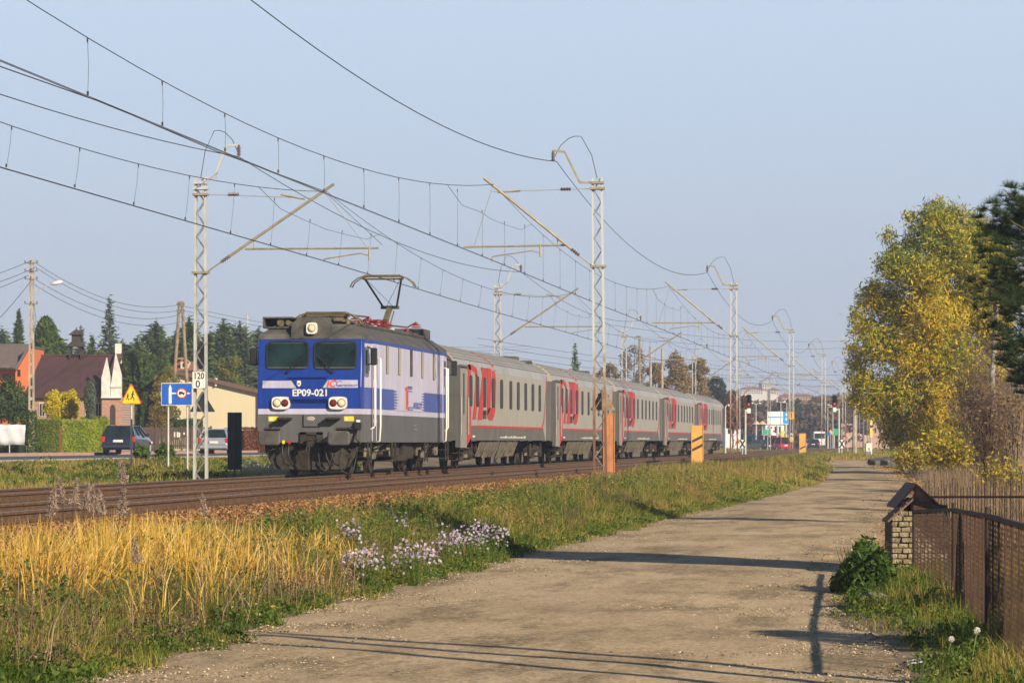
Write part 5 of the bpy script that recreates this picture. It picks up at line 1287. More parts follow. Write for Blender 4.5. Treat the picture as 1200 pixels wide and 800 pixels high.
# ================================================================== the crossing far away
def lamp_post(name, label, px, s, py_top, arms, m=m_galv, r=.07, cat='street lamp', py0=None):
    t = thing(name, label, cat, at(px, s), FACE); z0 = t.location.z; Ht = zof(py_top, s) - z0; k = s / F
    MB().tube([(0, 0, -.3), (0, 0, Ht)], r, 8, r * .7).build('pole', m, t)
    for a in arms:
        MB().tube([(0, 0, Ht - .1), (a * k * .5, 0, Ht + .05), (a * k, 0, Ht + .1)], .045, 6).build('arm', m, t)
        MB().rbox(min(a * k, a * 1.6 * k), max(a * k, a * 1.6 * k), -.12, .12, Ht, Ht + .16, .03).build('lamp_head', m_wh, t)
    return t
lamp_post('street_lamp', 'white lamp post at the tail end of the train', 850, 250, 476, [3])
lamp_post('street_lamp', 'two armed street lamp left of the billboard', 886, 430, 473, [-3.5, 3.5])
lamp_post('street_lamp', 'two armed street lamp in front of the blue billboard', 915, 450, 471, [-3.5, 3.5])
lamp_post('street_lamp', 'single street lamp between billboard and mast', 922, 480, 472, [-3])
lamp_post('street_lamp', 'grey two armed street lamp left of the green sign', 976, 430, 475, [-4, 3])
lamp_post('street_lamp', 'thin street lamp close right of the right signal', 970, 470, 477, [3])
lamp_post('white_pole', 'shorter white pole rising behind the third coach, the left of two', 762.5, 330, 406, [], m_conp, .16, 'pole')
lamp_post('white_pole', 'white pole rising behind the third coach, the right of two', 776, 330, 408, [], m_conp, .16, 'pole')
lamp_post('wooden_pole', 'yellowish wooden pole left of the two white poles behind the train', 749.5, 300, 397, [], m_pole, .14, 'pole')
lamp_post('concrete_pole', 'stout pale concrete pole left of the yellow tree', 1001.5, 262, 455, [], m_conp, .2, 'pole')
lamp_post('concrete_pole', 'pale pole with a dark plate beside the willow', 1013, 290, 476, [], m_conp, .17, 'pole')
lamp_post('yellow_signal_pole', 'slim pole with a yellow board between the willow and the pale poles', 1021, 300, 490, [], m_galv, .06, 'pole')
k = 300 / F; t = thing('yellow_board', 'upright yellow and black board on the slim pole', 'trackside board', P(1021, 503, 299.6), FACE)
MB().box(-1.4 * k, 1.4 * k, -.03, 0, -9 * k, 10 * k).build('board', mat('yellow_board', (.80, .60, .03), .5), t); MB().box(-1.5 * k, 1.5 * k, -.04, -.031, 2 * k, 5 * k).build('band', m_blk, t)
t = thing('dark_plate', 'narrow black plate on the pale pole beside the willow', 'trackside board', P(1013.8, 500, 289.5), FACE); MB().rbox(-.09, .09, -.03, 0, -.7, .7, .01).build('plate', m_blk, t)
MB().box(-.05, .05, -.036, -.03, .5, .6).build('mark', m_wh, t)
# signals
def signal(px, s, py0, py1, label, post_dx):
    t = thing('railway_signal', label, 'railway signal', at(px + post_dx, s), FACE); z0 = t.location.z; k = s / F
    zt, zb = zof(py0, s) - z0, zof(py1, s) - z0; c = -post_dx * k
    MB().tube([(0, 0, -.3), (0, 0, zb - .1)], .08, 8).build('post', m_galv, t)
    mb = MB(); mb.use(m_blk); w_ = 3.4 * k
    mb.loft([ring_xz((c, (zt + zb) / 2), w_, (zt - zb) / 2, 0, 20, .5), ring_xz((c, (zt + zb) / 2), w_, (zt - zb) / 2, .06, 20, .5)]); mb.rbox(c - w_ * .6, c + w_ * .6, .06, .4, zb + .05, zt - .05, .03)
    mb.use(m_wh); mb.rbox(c - .14, c + .14, -.05, .2, zb - .42, zb - .02, .03); mb.beam((0, 0, zb - .2), (c, 0, zb - .2), .08, .08); hd = mb.build('signal_head', None, t)
    for i, lit in ((0, 0), (1, 0), (1.75, 1)):
        zc = zt - (zt - zb) * (.2 + .30 * i)
        MB().cyl((c, -.005, zc), (c, -.03, zc), .085 if lit else .12, 12).build('lamp', glow('red_signal_light', (1, .07, .02), 1.0) if lit else m_blk, hd)
        MB().loft([[(c + .16 * math.cos(a), y_, zc + .16 * math.sin(a)) for a in [math.pi * j / 8 for j in range(9)]] for y_ in (-.001, -.3)], cap=False, close=False).build('hood', m_blk, hd)
    return t
signal(877.5, 262, 462, 478, 'red showing railway signal near the tail of the train', -4)
signal(978, 285, 463, 477, 'red showing railway signal near the middle of the far masts', 5)
def xboard(px, s, label, m1=m_wh, m2=m_blk):
    t = thing('cross_board', label, 'trackside board', at(px, s), FACE); z0 = t.location.z; k = s / F; zc = zof(520, s) - z0
    MB().tube([(0, .03, -.2), (0, .03, zc)], .05, 6).build('post', m_galv, t)
    MB().box(-3 * k, 3 * k, -.02, .0, zc - 5 * k, zc + 5 * k).build('board', m1, t)
    mb = MB(); mb.beam((-2.8 * k, -.024, zc - 4.6 * k), (2.8 * k, -.024, zc + 4.6 * k), .12, .004, up=(0, 1, 0)); mb.beam((2.8 * k, -.030, zc - 4.6 * k), (-2.8 * k, -.030, zc + 4.6 * k), .12, .004, up=(0, 1, 0)); mb.build('cross', m2, t)
xboard(870, 258, 'white board with a black cross under the left signal'); xboard(986.5, 283, 'white board with a black cross under the right signal')
# billboard and buildings
def flat_block(name, label, cat, px0, px1, py0, s, dep, m, py1=None, extras=None, zbase=None, group=None):
    pc = (px0 + px1) / 2; t = thing(name, label, cat, at(pc, s), FACE, group); k = s / F
    z0 = t.location.z = t.location.z if zbase is None else zbase
    zb = -.5 if py1 is None else zof(py1, s) - z0
    w_ = (px1 - px0) / 2 * k
    MB().box(-w_, w_, 0, dep, zb, zof(py0, s) - z0).build('wall' if cat in ('building', 'house') else 'panel', m, t)
    return t, k, z0, pc
s = 470
m_bill = mat('billboard_white', (.74, .76, .78), .5, 0, .05, 1); m_cy = mat('billboard_blue', (.02, .30, .72), .45)
t, k, z0, pc = flat_block('billboard', 'large white and blue advertising board beyond the crossing', 'billboard', 899, 924, 482, s, .3, m_bill, 497)
Z = lambda py: zof(py, s) - z0
MB().box((918 - pc) * k, (924.2 - pc) * k, -.05, -.002, Z(496), Z(482)).build('blue_panel', m_cy, t)
mb = MB()
for y_ in (485.5, 491): mb.box((920 - pc) * k, (922.6 - pc) * k, -.07, -.052, Z(y_ + .5), Z(y_ - .5)); mb.box((920.9 - pc) * k, (921.7 - pc) * k, -.09, -.072, Z(y_ + 2), Z(y_ - 2))
mb.build('white_marks', m_wh, t)
MB().box((900 - pc) * k, (917 - pc) * k, -.05, -.002, Z(489), Z(488)).build('blue_line', m_cy, t)
mb = MB(); [mb.tube([((x - pc) * k, .15, -.5), ((x - pc) * k, .15, Z(496.5))], .15, 6) for x in (902, 911, 921)]; mb.build('leg', m_galv, t)
t, k, z0, pc = flat_block('shop_building', 'low white shop building with red lettering bands under the billboard', 'building', 897, 919, 498, 500, 8, m_bill)
Z = lambda py: zof(py, 500) - z0
mb = MB(); [mb.box((a - pc) * k, (b_ - pc) * k, -.05, -.004, Z(d), Z(c)) for a, b_, c, d in ((899, 905, 500, 502), (906, 910, 504, 506), (898, 904, 508, 510), (911, 917, 508, 509.5))]; mb.build('sign_band', m_red, t)
[MB().box((a - pc) * k, (a + 2.5 - pc) * k, -.05, -.004, Z(507), Z(499.5)).build('window', m_glass, t) for a in (908, 913)]
t, k, z0, pc = flat_block('green_sign', 'green advertising panel left of the billboard building', 'sign', 894, 903.5, 503, 440, .2, mat('green_sign', (.02, .36, .20), .5), 509)
mb = MB(); [mb.tube([(x, .1, -.5), (x, .1, zof(508, 440) - z0)], .08, 6) for x in (-.4, .4)]; mb.build('leg', m_galv, t)
t, k, z0, pc = flat_block('green_sign', 'green direction sign near the right signal', 'road sign', 976, 984.5, 502, 460, .2, mat('green_road_sign', (.02, .34, .17), .5), 510)
mb = MB(); [mb.tube([(x, .1, -.5), (x, .1, zof(509, 460) - z0)], .08, 6) for x in (-.3, .3)]; mb.build('leg', m_galv, t)
t = thing('warning_sign', 'small yellow triangular warning sign left of the green direction sign', 'road sign', P(973.5, 509, 455), FACE); plate(triangle_pts(.9, .8), -.02, 0, 0).build('sign_face', m_org, t)
plate(triangle_pts(.62, .55), -.03, -.022, .12).build('sign_inset', mat('warning_yellow_small', (.8, .55, .02), .5), t)
MB().tube([(0, .02, -2), (0, .02, .3)], .05, 6).build('post', m_galv, t)
t = thing('warning_sign', 'small yellow triangle sign on the fifth left mast', 'trackside board', (-LL, YL[4] - .2, zof(520, YL[4])), FACE); plate(triangle_pts(.75, .6), -.02, 0, 0).build('sign_face', m_orb, t); MB().box(-.03, .03, -.03, -.022, .1, .35).build('mark', m_blk, t)
for px_, py_, s_, lab in ((924, 507, 450, 'round blue road sign right of the billboard'), (971, 508, 450, 'blue road sign left of the yellow triangle')):
    t = thing('blue_road_sign', lab, 'road sign', P(px_, py_, s_), FACE); mb = MB(); mb.loft([ring_xz((0, 0), .28, .28, 0, 16, 1), ring_xz((0, 0), .28, .28, -.03, 16, 1)]); mb.build('sign_face', m_sblue, t); MB().tube([(0, .03, -2.5), (0, .03, 0)], .05, 6).build('post', m_galv, t)
m_pinkw = mat('pinkish_wall', (.46, .30, .24), .85, 0, .12, .5)
t, k, z0, pc = flat_block('long_building', 'long pinkish brown building behind the pale poles', 'building', 986, 1042, 494, 520, 12, m_pinkw)
Z = lambda py: zof(py, 520) - z0
for a in range(990, 1040, 5): MB().box((a - pc) * k, (a + 2 - pc) * k, -.04, -.004, Z(507), Z(501)).build('window', m_glass, t)
MB().box((985 - pc) * k, (1043 - pc) * k, -.4, 12.3, Z(494), Z(493)).build('roof', m_brt, t)
t, k, z0, pc = flat_block('white_building', 'white low building just beyond the tail of the train', 'building', 851, 868, 500, 420, 8, m_bill)
Z = lambda py: zof(py, 420) - z0
MB().box((850.5 - pc) * k, (868.5 - pc) * k, -.3, 8.3, Z(500), Z(499)).build('roof', m_brt, t)
for a in (853, 858, 863): MB().box((a - pc) * k, (a + 2.4 - pc) * k, -.04, -.004, Z(508), Z(503)).build('window', m_glass, t)
t, k, z0, pc = flat_block('equipment_cabinet', 'white trackside cabinet with a dark mark beside the willow', 'cabinet', 1015, 1022, 519, 240, .8, m_wh)
MB().box(-.2, .15, -.02, -.002, .15, .45).build('door_mark', m_lace, t)
MB().box(-.03, .03, -.02, -.001, .5, .7).build('handle', m_blk, t)
t = thing('orange_flag_board', 'small tilted orange board right of the right cross board', 'trackside board', P(993.5, 511, 300), FACE + .3); MB().beam((-.15, 0, .12), (.2, 0, -.12), .02, .16, up=(0, 0, 1)).build('board', m_orb, t); MB().tube([(0, .02, -1.6), (0, .02, 0)], .03, 5).build('post', m_galv, t)
for px_, lab in ((886.5, 'left orange parasol beyond the crossing'), (893.5, 'right orange parasol beyond the crossing')):
    t = thing('parasol', lab, 'parasol', at(px_, 480), 0); Zt = zof(493, 480) - t.location.z
    MB().cyl((0, 0, 0), (0, 0, Zt), .05, 6).build('pole', m_galv, t); MB().cyl((0, 0, Zt - .5), (0, 0, Zt), .7, 12, .04).build('canopy', mat('orange_canvas', (.70, .42, .25), .8), t)
# vehicles on the crossing
crv = 'vehicles waiting at the far level crossing'
m_cgr = mat('dark_green_paint', (.02, .05, .045), .3, .2, .05, 2, coat=1); m_crd = mat('red_car_paint', (.45, .02, .03), .3, .1, .05, 2, coat=1); m_cwh = mat('white_car_paint', (.72, .72, .74), .3, 0, .03, 2, coat=1)
def far_car(px, s, pyb, lab, m, kind, rot, name='car'):
    c = make_car(name, lab, at(px, s), rot, m, None, kind, crv); return c
far_car(888, 430, 524.5, 'dark green car at the crossing, left of the black one', m_cgr, 'estate', rad(62)).scale = (1.15, 1.15, 1.15)
far_car(902, 420, 525.5, 'black car at the crossing next to the white car', m_cdark, 'sedan', rad(48))
far_car(913.5, 436, 525, 'white car nosing out beside the red van', m_cwh, 'sedan', rad(12))
far_car(921, 426, 524, 'red van at the crossing behind the third road side mast', m_crd, 'van', rad(40))
far_car(953, 480, 521, 'small dark car farther up the road, left', m_cdark, 'estate', 0)
far_car(949, 500, 520.5, 'small silver car farther up the road', m_csil, 'estate', 0)
t = thing('delivery_van', 'small white box van far up the road between the masts', 'van', at(960.5, 520), FACE, crv); t.location.z = .6
MB().rbox(-.95, .95, 0, 5, .4, 2.6, .1).build('body', m_cwh, t); MB().box(-.8, .8, -.02, -.002, 1.5, 2.3).build('windscreen', m_glass, t)
for sx in (-.8, .8): MB().cyl((sx, .8, .35), (sx * 1.1, .8, .35), .35, 12).build('wheel', m_blk, t)
s = 475; k = s / F; t = thing('crane_lorry', 'blue lorry with a yellow loading crane at the crossing', 'lorry', at(873, s), 0, crv); t.location.z = .6
MB().rbox(0.2, 7.2, -1.1, 1.1, .7, 1.0, .05).build('chassis', m_blk, t); MB().rbox(0, 1.9, -1.15, 1.15, .9, 1.95, .12).build('cab', m_sblue, t); MB().rbox(2.0, 5.2, -1.1, 1.1, 1.0, 1.9, .05).build('load_bed', m_cdark, t)
mb = MB(); mb.rbox(5.1, 6.9, -1.1, 1.1, .9, 1.7, .1); mb.rbox(5.0, 5.6, -.9, .9, 1.7, 2.6, .08); mb.beam((5.3, 0, 2.5), (6.9, 0, 2.0), .3, .3); mb.build('crane', m_yel, t)
MB().box(.2, 1.6, -1.17, -1.152, 1.4, 1.8).build('window', m_glass, t)
for x in (1, 4.8, 6.1):
    for sx in (-1.1, .85): MB().cyl((x, sx, .5), (x, sx + .25, .5), .5, 14).build('wheel', m_blk, t)
# buildings on the far hill
def hill_block(name, lab, px0, px1, py0, py1, s, m, roofm, win=True, cat='building'):
    t = thing(name, lab, cat, P((px0 + px1) / 2, py1, s), FACE); k = s / F; z0 = t.location.z; w_ = (px1 - px0) / 2 * k; hgt = (py1 - py0) * k
    MB().box(-w_, w_, 0, 18, -14, hgt).build('wall', m, t)
    mb = MB(); mb.loft([[(-w_ - .4, -.4, hgt), (w_ + .4, -.4, hgt), (w_ + .4, 18.4, hgt), (-w_ - .4, 18.4, hgt)], [(-w_ + 2, 6, hgt + 2.2 * k * 1.4), (w_ - 2, 6, hgt + 2.2 * k * 1.4), (w_ - 2, 12, hgt + 2.2 * k * 1.4), (-w_ + 2, 12, hgt + 2.2 * k * 1.4)]]).build('roof', roofm, t)
    if win:
        nw = max(2, int((px1 - px0) / 2.6))
        for i in range(nw):
            x = -w_ + (i + .5) * 2 * w_ / nw
            for f in (.3, .7): MB().box(x - .22, x + .22, -.08, -.005, hgt * f - hgt * .12, hgt * f + hgt * .12).build('window', m_glass, t)
    return t
m_hw = mat('far_white_wall', (.62, .58, .52), .85, 0, .05, .2); m_hp = mat('far_pink_wall', (.52, .30, .25), .85, 0, .08, .2); m_rr = mat('far_red_roof', (.30, .11, .08), .8)
hill_block('white_tower_house', 'white tower block standing on the hilltop above the crossing', 893, 904, 449, 459, 1380, m_hw, m_hw)
hill_block('long_white_house', 'long white house with reddish roof on the hill, left of the white tower', 868, 894, 456, 462, 1340, m_hw, m_rr)
hill_block('white_house', 'white house wing on the hill, right of the white tower', 903, 913, 457, 462, 1350, m_hw, m_rr)
hill_block('pink_building', 'pink gabled building among trees on the hill', 916, 954, 464, 470, 1280, m_hp, m_rr)
hill_block('small_cream_house', 'small cream house at the foot of the hill by the train tail', 872, 880, 484, 489, 900, m_hw, m_rr)
hill_block('small_red_house', 'small pinkish house at the foot of the hill right of the left signal', 884, 890, 482, 487, 1000, m_hp, m_rr)
# ================================================================== brick cabinet, fence, dandelions on the right
m_lb = brickmat('limestone_brick', (.42, .33, .19), (.55, .45, .28), (.10, .07, .045), 1.6)
m_rsh = mat('rusty_brown_sheet', (.13, .065, .045), .7, .1, .3, 6, (.19, .10, .075), .3)
s = 41.2; bx, by = XY(1058, s); t = thing('brick_hut', 'small brick meter hut with a rusty brown gabled sheet roof at the road edge', 'hut', (bx, by, 0), FACE); k = s / F
Z = lambda py: zof(py, s)
X_ = lambda px: (px - 1058) * k
mb = MB()
zt = Z(606)
pr = [(X_(1045.5), 0), (X_(1070), 0), (X_(1070), Z(586)), (X_(1045.5), Z(606))]
# wall of single brick courses with ragged joints
random.seed(3)
c_h = .066
for i in range(int(Z(592) / c_h)):
    z = i * c_h; xr = X_(1070); j = 0; x = X_(1045.5) - (.05 if i % 2 else 0)
    while x < xr:
        x2 = min(x + random.uniform(.10, .14), xr)
        if z < zt - (x2 - xr) * 0 - .0 + (x - X_(1045.5)) / (xr - X_(1045.5)) * (Z(586) - zt):
            d = random.uniform(-.03, .015); mb.rbox(max(x, X_(1045.5)), x2 - .012, d, .14, z + .006, z + c_h - .006, .006)
        x = x2
mb.use  # noqa
wall = mb.build('wall', mat('yellow_brick', (.20, .15, .085), .9, 0, .4, 9, (.42, .34, .21), .8, 30), t)
mb = MB(); mb.box(X_(1046.5), X_(1069), .02, .9, 0, Z(608)); mb.box(X_(1069), X_(1112), .12, .9, 0, Z(592)); mb.build('core', mat('dark_mortar', (.07, .05, .035), .95), t)
mb = MB()
for i in range(int(Z(594) / c_h)):
    z = i * c_h; x = X_(1071) - (.06 if i % 2 else 0)
    while x < X_(1112):
        x2 = min(x + random.uniform(.10, .14), X_(1112)); d = random.uniform(-.012, .008)
        if x2 - max(x, X_(1071)) > .03: mb.rbox(max(x, X_(1071)), x2 - .012, .10 + d, .2, z + .006, z + c_h - .006, .006)
        x = x2
mb.build('side_wall', mat('white_brick', (.42, .36, .28), .9, 0, .25, 7, (.58, .52, .43), .6, 30), t)
mb = MB()
A = (X_(1039.5), -.12, Z(612)); B = (X_(1069), -.12, Z(586)); 
mb.poly([A, B, (B[0], .55, B[2]), (A[0], .55, A[2])], (.0, 0, .03))
mb.poly([(X_(1054), .3, Z(596)), (X_(1077), .3, Z(569)), (X_(1077), 1.4, Z(569)), (X_(1054), 1.4, Z(596))], (0, 0, .03))
mb.poly([(X_(1077), .3, Z(569)), (X_(1103), .3, Z(592)), (X_(1103), 1.4, Z(592)), (X_(1077), 1.4, Z(569))], (0, 0, .03))
mb.poly([(X_(1069), .28, Z(592)), (X_(1077), .28, Z(571)), (X_(1100), .28, Z(592))], (0, .03, 0))
rf = mb.build('roof', m_rsh, t)
mb = MB()
for u in (.25, .5, .75): mb.beam((A[0] + (B[0] - A[0]) * u - .0, -.12, A[2] + (B[2] - A[2]) * u + .04), (A[0] + (B[0] - A[0]) * u, .55, A[2] + (B[2] - A[2]) * u + .04), .02, .02)
mb.build('roof_rib', m_rsh, rf)
# mesh fence: posts, rails, wire cloth
m_frame = mat('rusty_fence_frame', (.045, .028, .022), .8, .2, .3, 8)
m_mesh = mat('rusty_wire_mesh', (.12, .065, .038), .85, 0, .4, 3)
posts = [(1071, 40.0, 595), (1117.5, 33.2, 593), (1157, 27.3, 600), (1222, 21.8, 618)]
f = thing('mesh_fence', 'rusty wire mesh fence with dark posts running from the brick hut towards the viewer', 'fence')
pp = []
for px_, s_, py_ in posts:
    x, y = XY(px_, s_); zt = zof(py_ + 4, s_); pp.append(Vector((x, y, zt)))
    MB().tube([(x, y, -.1), (x, y, zt + .07)], .022, 8).build('post', m_frame, f)
mb = MB()
for a, b_ in zip(pp[:-1], pp[1:]): mb.beam(a, b_, .035, .035); mb.beam((a.x, a.y, .08), (b_.x, b_.y, .08), .02, .02)
mb.build('rail', m_frame, f)
for a, b_ in zip(pp[:-1], pp[1:]):
    nb_ = int((b_ - a).length / .62)
    for i in range(1, nb_):
        c = a.lerp(b_, i / nb_); MB().beam((c.x, c.y, .0), (c.x, c.y, c.z - .01), .015, .02, up=(0, 1, 0)).build('upright_bar', m_frame, f)
mb = MB(); Vq = []
for a, b_ in zip(pp[:-1], pp[1:]):
    Lg = ((b_ - a).xy).length; hh = (a.z + b_.z) / 2 - .08; stp = .085; d = Vector((b_.x - a.x, b_.y - a.y, 0)) / Lg; q = -hh
    nn = Vector((-d.y, d.x, 0)) * .0022; wv = .0015
    while q < Lg:
        for sg_ in (1, -1):
            u0, u1 = max(q, 0), min(q + hh, Lg)
            if u1 > u0:
                z0_ = .08 + (u0 - q); z1_ = .08 + (u1 - q)
                if sg_ < 0: z0_, z1_ = .08 + hh - (u0 - q), .08 + hh - (u1 - q)
                p0 = Vector((a.x, a.y, 0)) + d * u0 + Vector((0, 0, z0_)) + nn * sg_; p1 = Vector((a.x, a.y, 0)) + d * u1 + Vector((0, 0, z1_)) + nn * sg_
                w2 = Vector((0, 0, wv)) ; Vq += [p0 - w2, p1 - w2, p1 + w2, p0 + w2]; Vq += [p0 - nn * .6, p1 - nn * .6, p1 + nn * .6, p0 + nn * .6]
        q += stp
quads('wire_mesh', np.array([tuple(v) for v in Vq]), m_mesh, f)
# picket fence behind
f = thing('picket_fence', 'low dark picket fence crossing behind the mesh fence', 'fence')
for i in range(52):
    px_ = 1082 + i * 3.4 + random.uniform(-.7, .7); s_ = 44.5 - .03 * i; x, y = XY(px_, s_); zt = zof(560 + random.uniform(-5, 12), s_)
    MB().box(x - .006, x + .006, y - .004, y + .004, .0, zt).build('picket', m_frame, f)
mb = MB(); a, b_ = P(1078, 582, 44.5), P(1250, 582, 42.9); mb.beam(a, b_, .02, .03); a, b_ = P(1078, 640, 44.5), P(1250, 640, 42.9); mb.beam(a, b_, .02, .03); mb.build('rail', m_frame, f)
# dandelion clocks
m_stem = mat('dandelion_stem', (.16, .24, .05), .6); m_fluff = mat('dandelion_fluff', (.75, .72, .66), .8)
for px_, py_, pyb, s_, lab in ((1115, 748.5, 800, 24.3, 'shorter dandelion seed head on the left beside the mesh fence'), (1145, 738, 803, 24.0, 'taller dandelion seed head on the right beside the mesh fence')):
    p = P(px_, py_, s_); g_ = Vector((p.x, p.y, Hz(p.x, p.y))); t = thing('dandelion', lab, 'flower', g_)
    h_ = p.z - g_.z; MB().tube([(-.05, 0, -.02), (-.02, 0, h_ * .6), (0, 0, h_)], .004, 6).build('stem', m_stem, t)
    Cn = unit(rng.normal(size=(260, 3))) * .022 + np.array([0, 0, h_]); d = unit(Cn - np.array([0, 0, h_]))
    hd = quads('seed_head', leaves(Cn, .006, .006), m_fluff, t); mb = MB()
    for v in d[:120]: mb.tube([(0, 0, h_), tuple(np.array([0, 0, h_]) + v * .022)], .0006, 3)
    mb.ball((0, 0, h_), .006); mb.build('seed_stalks', m_fluff, hd)
# litter and stones
p = at(1070, 24.0); t = tag(MB().poly([(-.05, -.03, .0), (.06, -.04, .01), (.07, .03, .03), (-.04, .03, .015)], (0, 0, .006)).build('paper_scrap', m_wh), 'crumpled white paper scrap in the grass near the dandelions', 'litter'); t.location = p + Vector((0, 0, .05)); t.rotation_euler.z = .5
for px_, s_, r, lab in ((1023, 34.3, .17, 'flat grey stone in front of the leafy bush by the hut'),):
    p = at(px_, s_); Cn = np.array([tuple(p)]); 
    mb = MB(); mb.ball((0, 0, 0), r, 10, 6, .45); o = mb.build('boulder', mat('grey_stone', (.20, .17, .13), .9, 0, .3, 5, None, .6, 12), None, True); o.location = p + Vector((0, 0, .03)); tag(o, lab, 'stone')
m_slab = mat('concrete_rubble', (.09, .085, .08), .9, 0, .3, 2)
for i, (px_, s_, w_, lab) in enumerate(((1033, 172, 1.1, 'larger dark slab of rubble under the yellow willow'), (1043, 168, .7, 'smaller slab of rubble under the yellow willow'), (1026, 178, .6, 'low rubble piece at the left end of the heap under the willow'))):
    o = MB().rbox(-w_ / 2, w_ / 2, -.5, .5, -.1, .34 - i * .07, .03).build('rubble_slab', m_slab, None); o.location = at(px_, s_); o.rotation_euler = (.1, -.15 + .2 * i, .4); tag(o, lab, 'rubble', 'rubble heap under the willow')
# ================================================================== vegetation
def blades(name, x, y, h, wd, tint, m, lean=.35, label=None, kind='stuff', bend=.5, zoff=0):
    n_ = len(x); z = H(x, y) - .02 + zoff; B = np.stack([x, y, z], 1)
    a = rng.uniform(0, 6.283, n_); ln = np.abs(rng.normal(0, lean, n_)) * h
    D = np.stack([np.cos(a), np.sin(a), np.zeros(n_)], 1); f_ = rng.uniform(0, 6.283, n_); Wv = np.stack([np.cos(f_), np.sin(f_), np.zeros(n_)], 1) * wd[:, None] / 2
    up = np.array([0, 0, 1.0])
    M1 = B + up * (h * .55)[:, None] + D * (ln * .35)[:, None]; T = B + up * h[:, None] * (1 - bend * .12) + D * ln[:, None] - up * (ln * bend * .4)[:, None]
    q1 = np.stack([B - Wv, B + Wv, M1 + Wv * .8, M1 - Wv * .8], 1); q2 = np.stack([M1 - Wv * .8, M1 + Wv * .8, T + Wv * .08, T - Wv * .08], 1)
    o = quads(name, np.concatenate([q1, q2], 0).reshape(-1, 3), m, None, np.tile(tint, 2))
    if kind: o['kind'] = kind
    if label: o['label'] = label
    o['category'] = 'grass'
    return o
gr_m = tint_mat('verge_grass', [(0, (.06, .11, .012)), (.30, (.16, .20, .028)), (.5, (.30, .28, .05)), (.75, (.43, .32, .10)), (1, (.27, .16, .075))], .75, .4)
reed_m = tint_mat('golden_reed', [(0, (.10, .15, .02)), (.3, (.42, .34, .04)), (.65, (.78, .48, .08)), (1, (.85, .62, .24))], .6, .4)
brown_m = tint_mat('dry_stalks', [(0, (.09, .055, .04)), (.6, (.20, .13, .085)), (1, (.50, .38, .22))], .85, .3)
weed_m = tint_mat('leafy_weed', [(0, (.03, .07, .01)), (.5, (.10, .16, .025)), (.85, (.22, .25, .045)), (1, (.42, .34, .06))], .7, .35)
def strip(n_, y0, y1, Lf0, Lf1, p=1.6):
    y = y0 + rng.random(n_) ** p * (y1 - y0); u = rng.random(n_); L0 = Lf0(y); L1 = Lf1(y); return -(L0 + (L1 - L0) * u), y, u
def edge(y): return interp(y, ROAD_L) + .05 + .12 * pn(0, y, .6, 5) + .13 * pn(3, y, 2.5, 6)
# near verge between road and ballast
k = 200000; x, y, u = strip(k, 20, 95, lambda y: edge(y) - .1, lambda y: 9.95 + .25 * pn(1, y, 1.5, 15), 1.5)
pt = .50 + .28 * pn(x, y, 2.0, 11) - .22 * (1 - smooth(0, .18, u)) + rng.normal(0, .17, k)
hh = (.09 + .24 * smooth(0, .35, u)) * rng.uniform(.5, 1.35, k) * (1 + .40 * pn(x, y, .45, 12)) * (1 + .2 * pn(x, y, 1.3, 17)) * (1 - .55 * smooth(.7, 1, u)) * (1 - .35 * (smooth(.15, .35, u) * (y < 43)))
hh = np.maximum(hh, .04); wd = .006 + .0001 * (y - 20) + .004 * rng.random(k)
blades('verge_grass', x, y, hh, wd, pt, gr_m, .85, 'green and olive grass on the verge between road and ballast')
k = 90000; x, y, u = strip(k, 95, 330, lambda y: edge(y), lambda y: 9.9 + 0 * y, 1.3)
hh = np.maximum(.08, (.14 + .30 * smooth(0, .4, u)) * (1 - .5 * smooth(120, 200, y)) * rng.uniform(.5, 1.4, k) * (1 + .35 * pn(x, y, 5, 12)))
blades('verge_grass', x, y, hh, .018 + .00022 * (y - 90), .60 + .22 * pn(x, y, 6, 13) + rng.normal(0, .14, k), gr_m, .45, 'taller olive grass on the far part of the road side verge')
# broad-leaved weeds in clumps
def weed_clumps(name, cx, cy, n_leaf, r, h, size, label, m=weed_m, t0=.45):
    N = len(cx); idx = np.repeat(np.arange(N), n_leaf); n_ = len(idx); rr = np.repeat(r, n_leaf); hhh = np.repeat(h, n_leaf)
    a = rng.uniform(0, 6.28, n_); q = np.sqrt(rng.random(n_)); v = rng.random(n_) ** .8
    X_ = cx[idx] + rr * q * np.cos(a) * (1 - .55 * v); Y_ = cy[idx] + rr * q * np.sin(a) * (1 - .55 * v); Zz = H(X_, Y_) + hhh * v * (1 - .3 * q)
    C = np.stack([X_, Y_, Zz], 1); tb = np.repeat(rng.normal(0, .16, N), n_leaf)
    o = quads(name, leaves(C, size * .45, size, up=.35), m, None, t0 + tb + rng.normal(0, .17, n_)); o['kind'] = 'stuff'; o['label'] = label; o['category'] = 'weeds'; return o
k = 2300; x, y, u = strip(k, 20, 90, lambda y: edge(y), lambda y: 9.3 + 0 * y, 1.4)
weed_clumps('verge_weeds', x, y, 60, .16 + .12 * rng.random(k), (.12 + .30 * smooth(.05, .5, u)) * rng.uniform(.5, 1.5, k), .055, 'leafy green weeds along the road side verge')
k = 620; x, y, u = strip(k, 90, 300, lambda y: edge(y) + .1, lambda y: 9.6 + 0 * y, 1.2)
weed_clumps('verge_weeds', x, y, 70, .45 + .25 * rng.random(k), (.22 + .26 * smooth(.05, .5, u)) * (1 - .4 * smooth(110, 200, y)) * rng.uniform(.6, 1.4, k), .10, 'olive weeds on the far part of the road side verge', t0=.6)
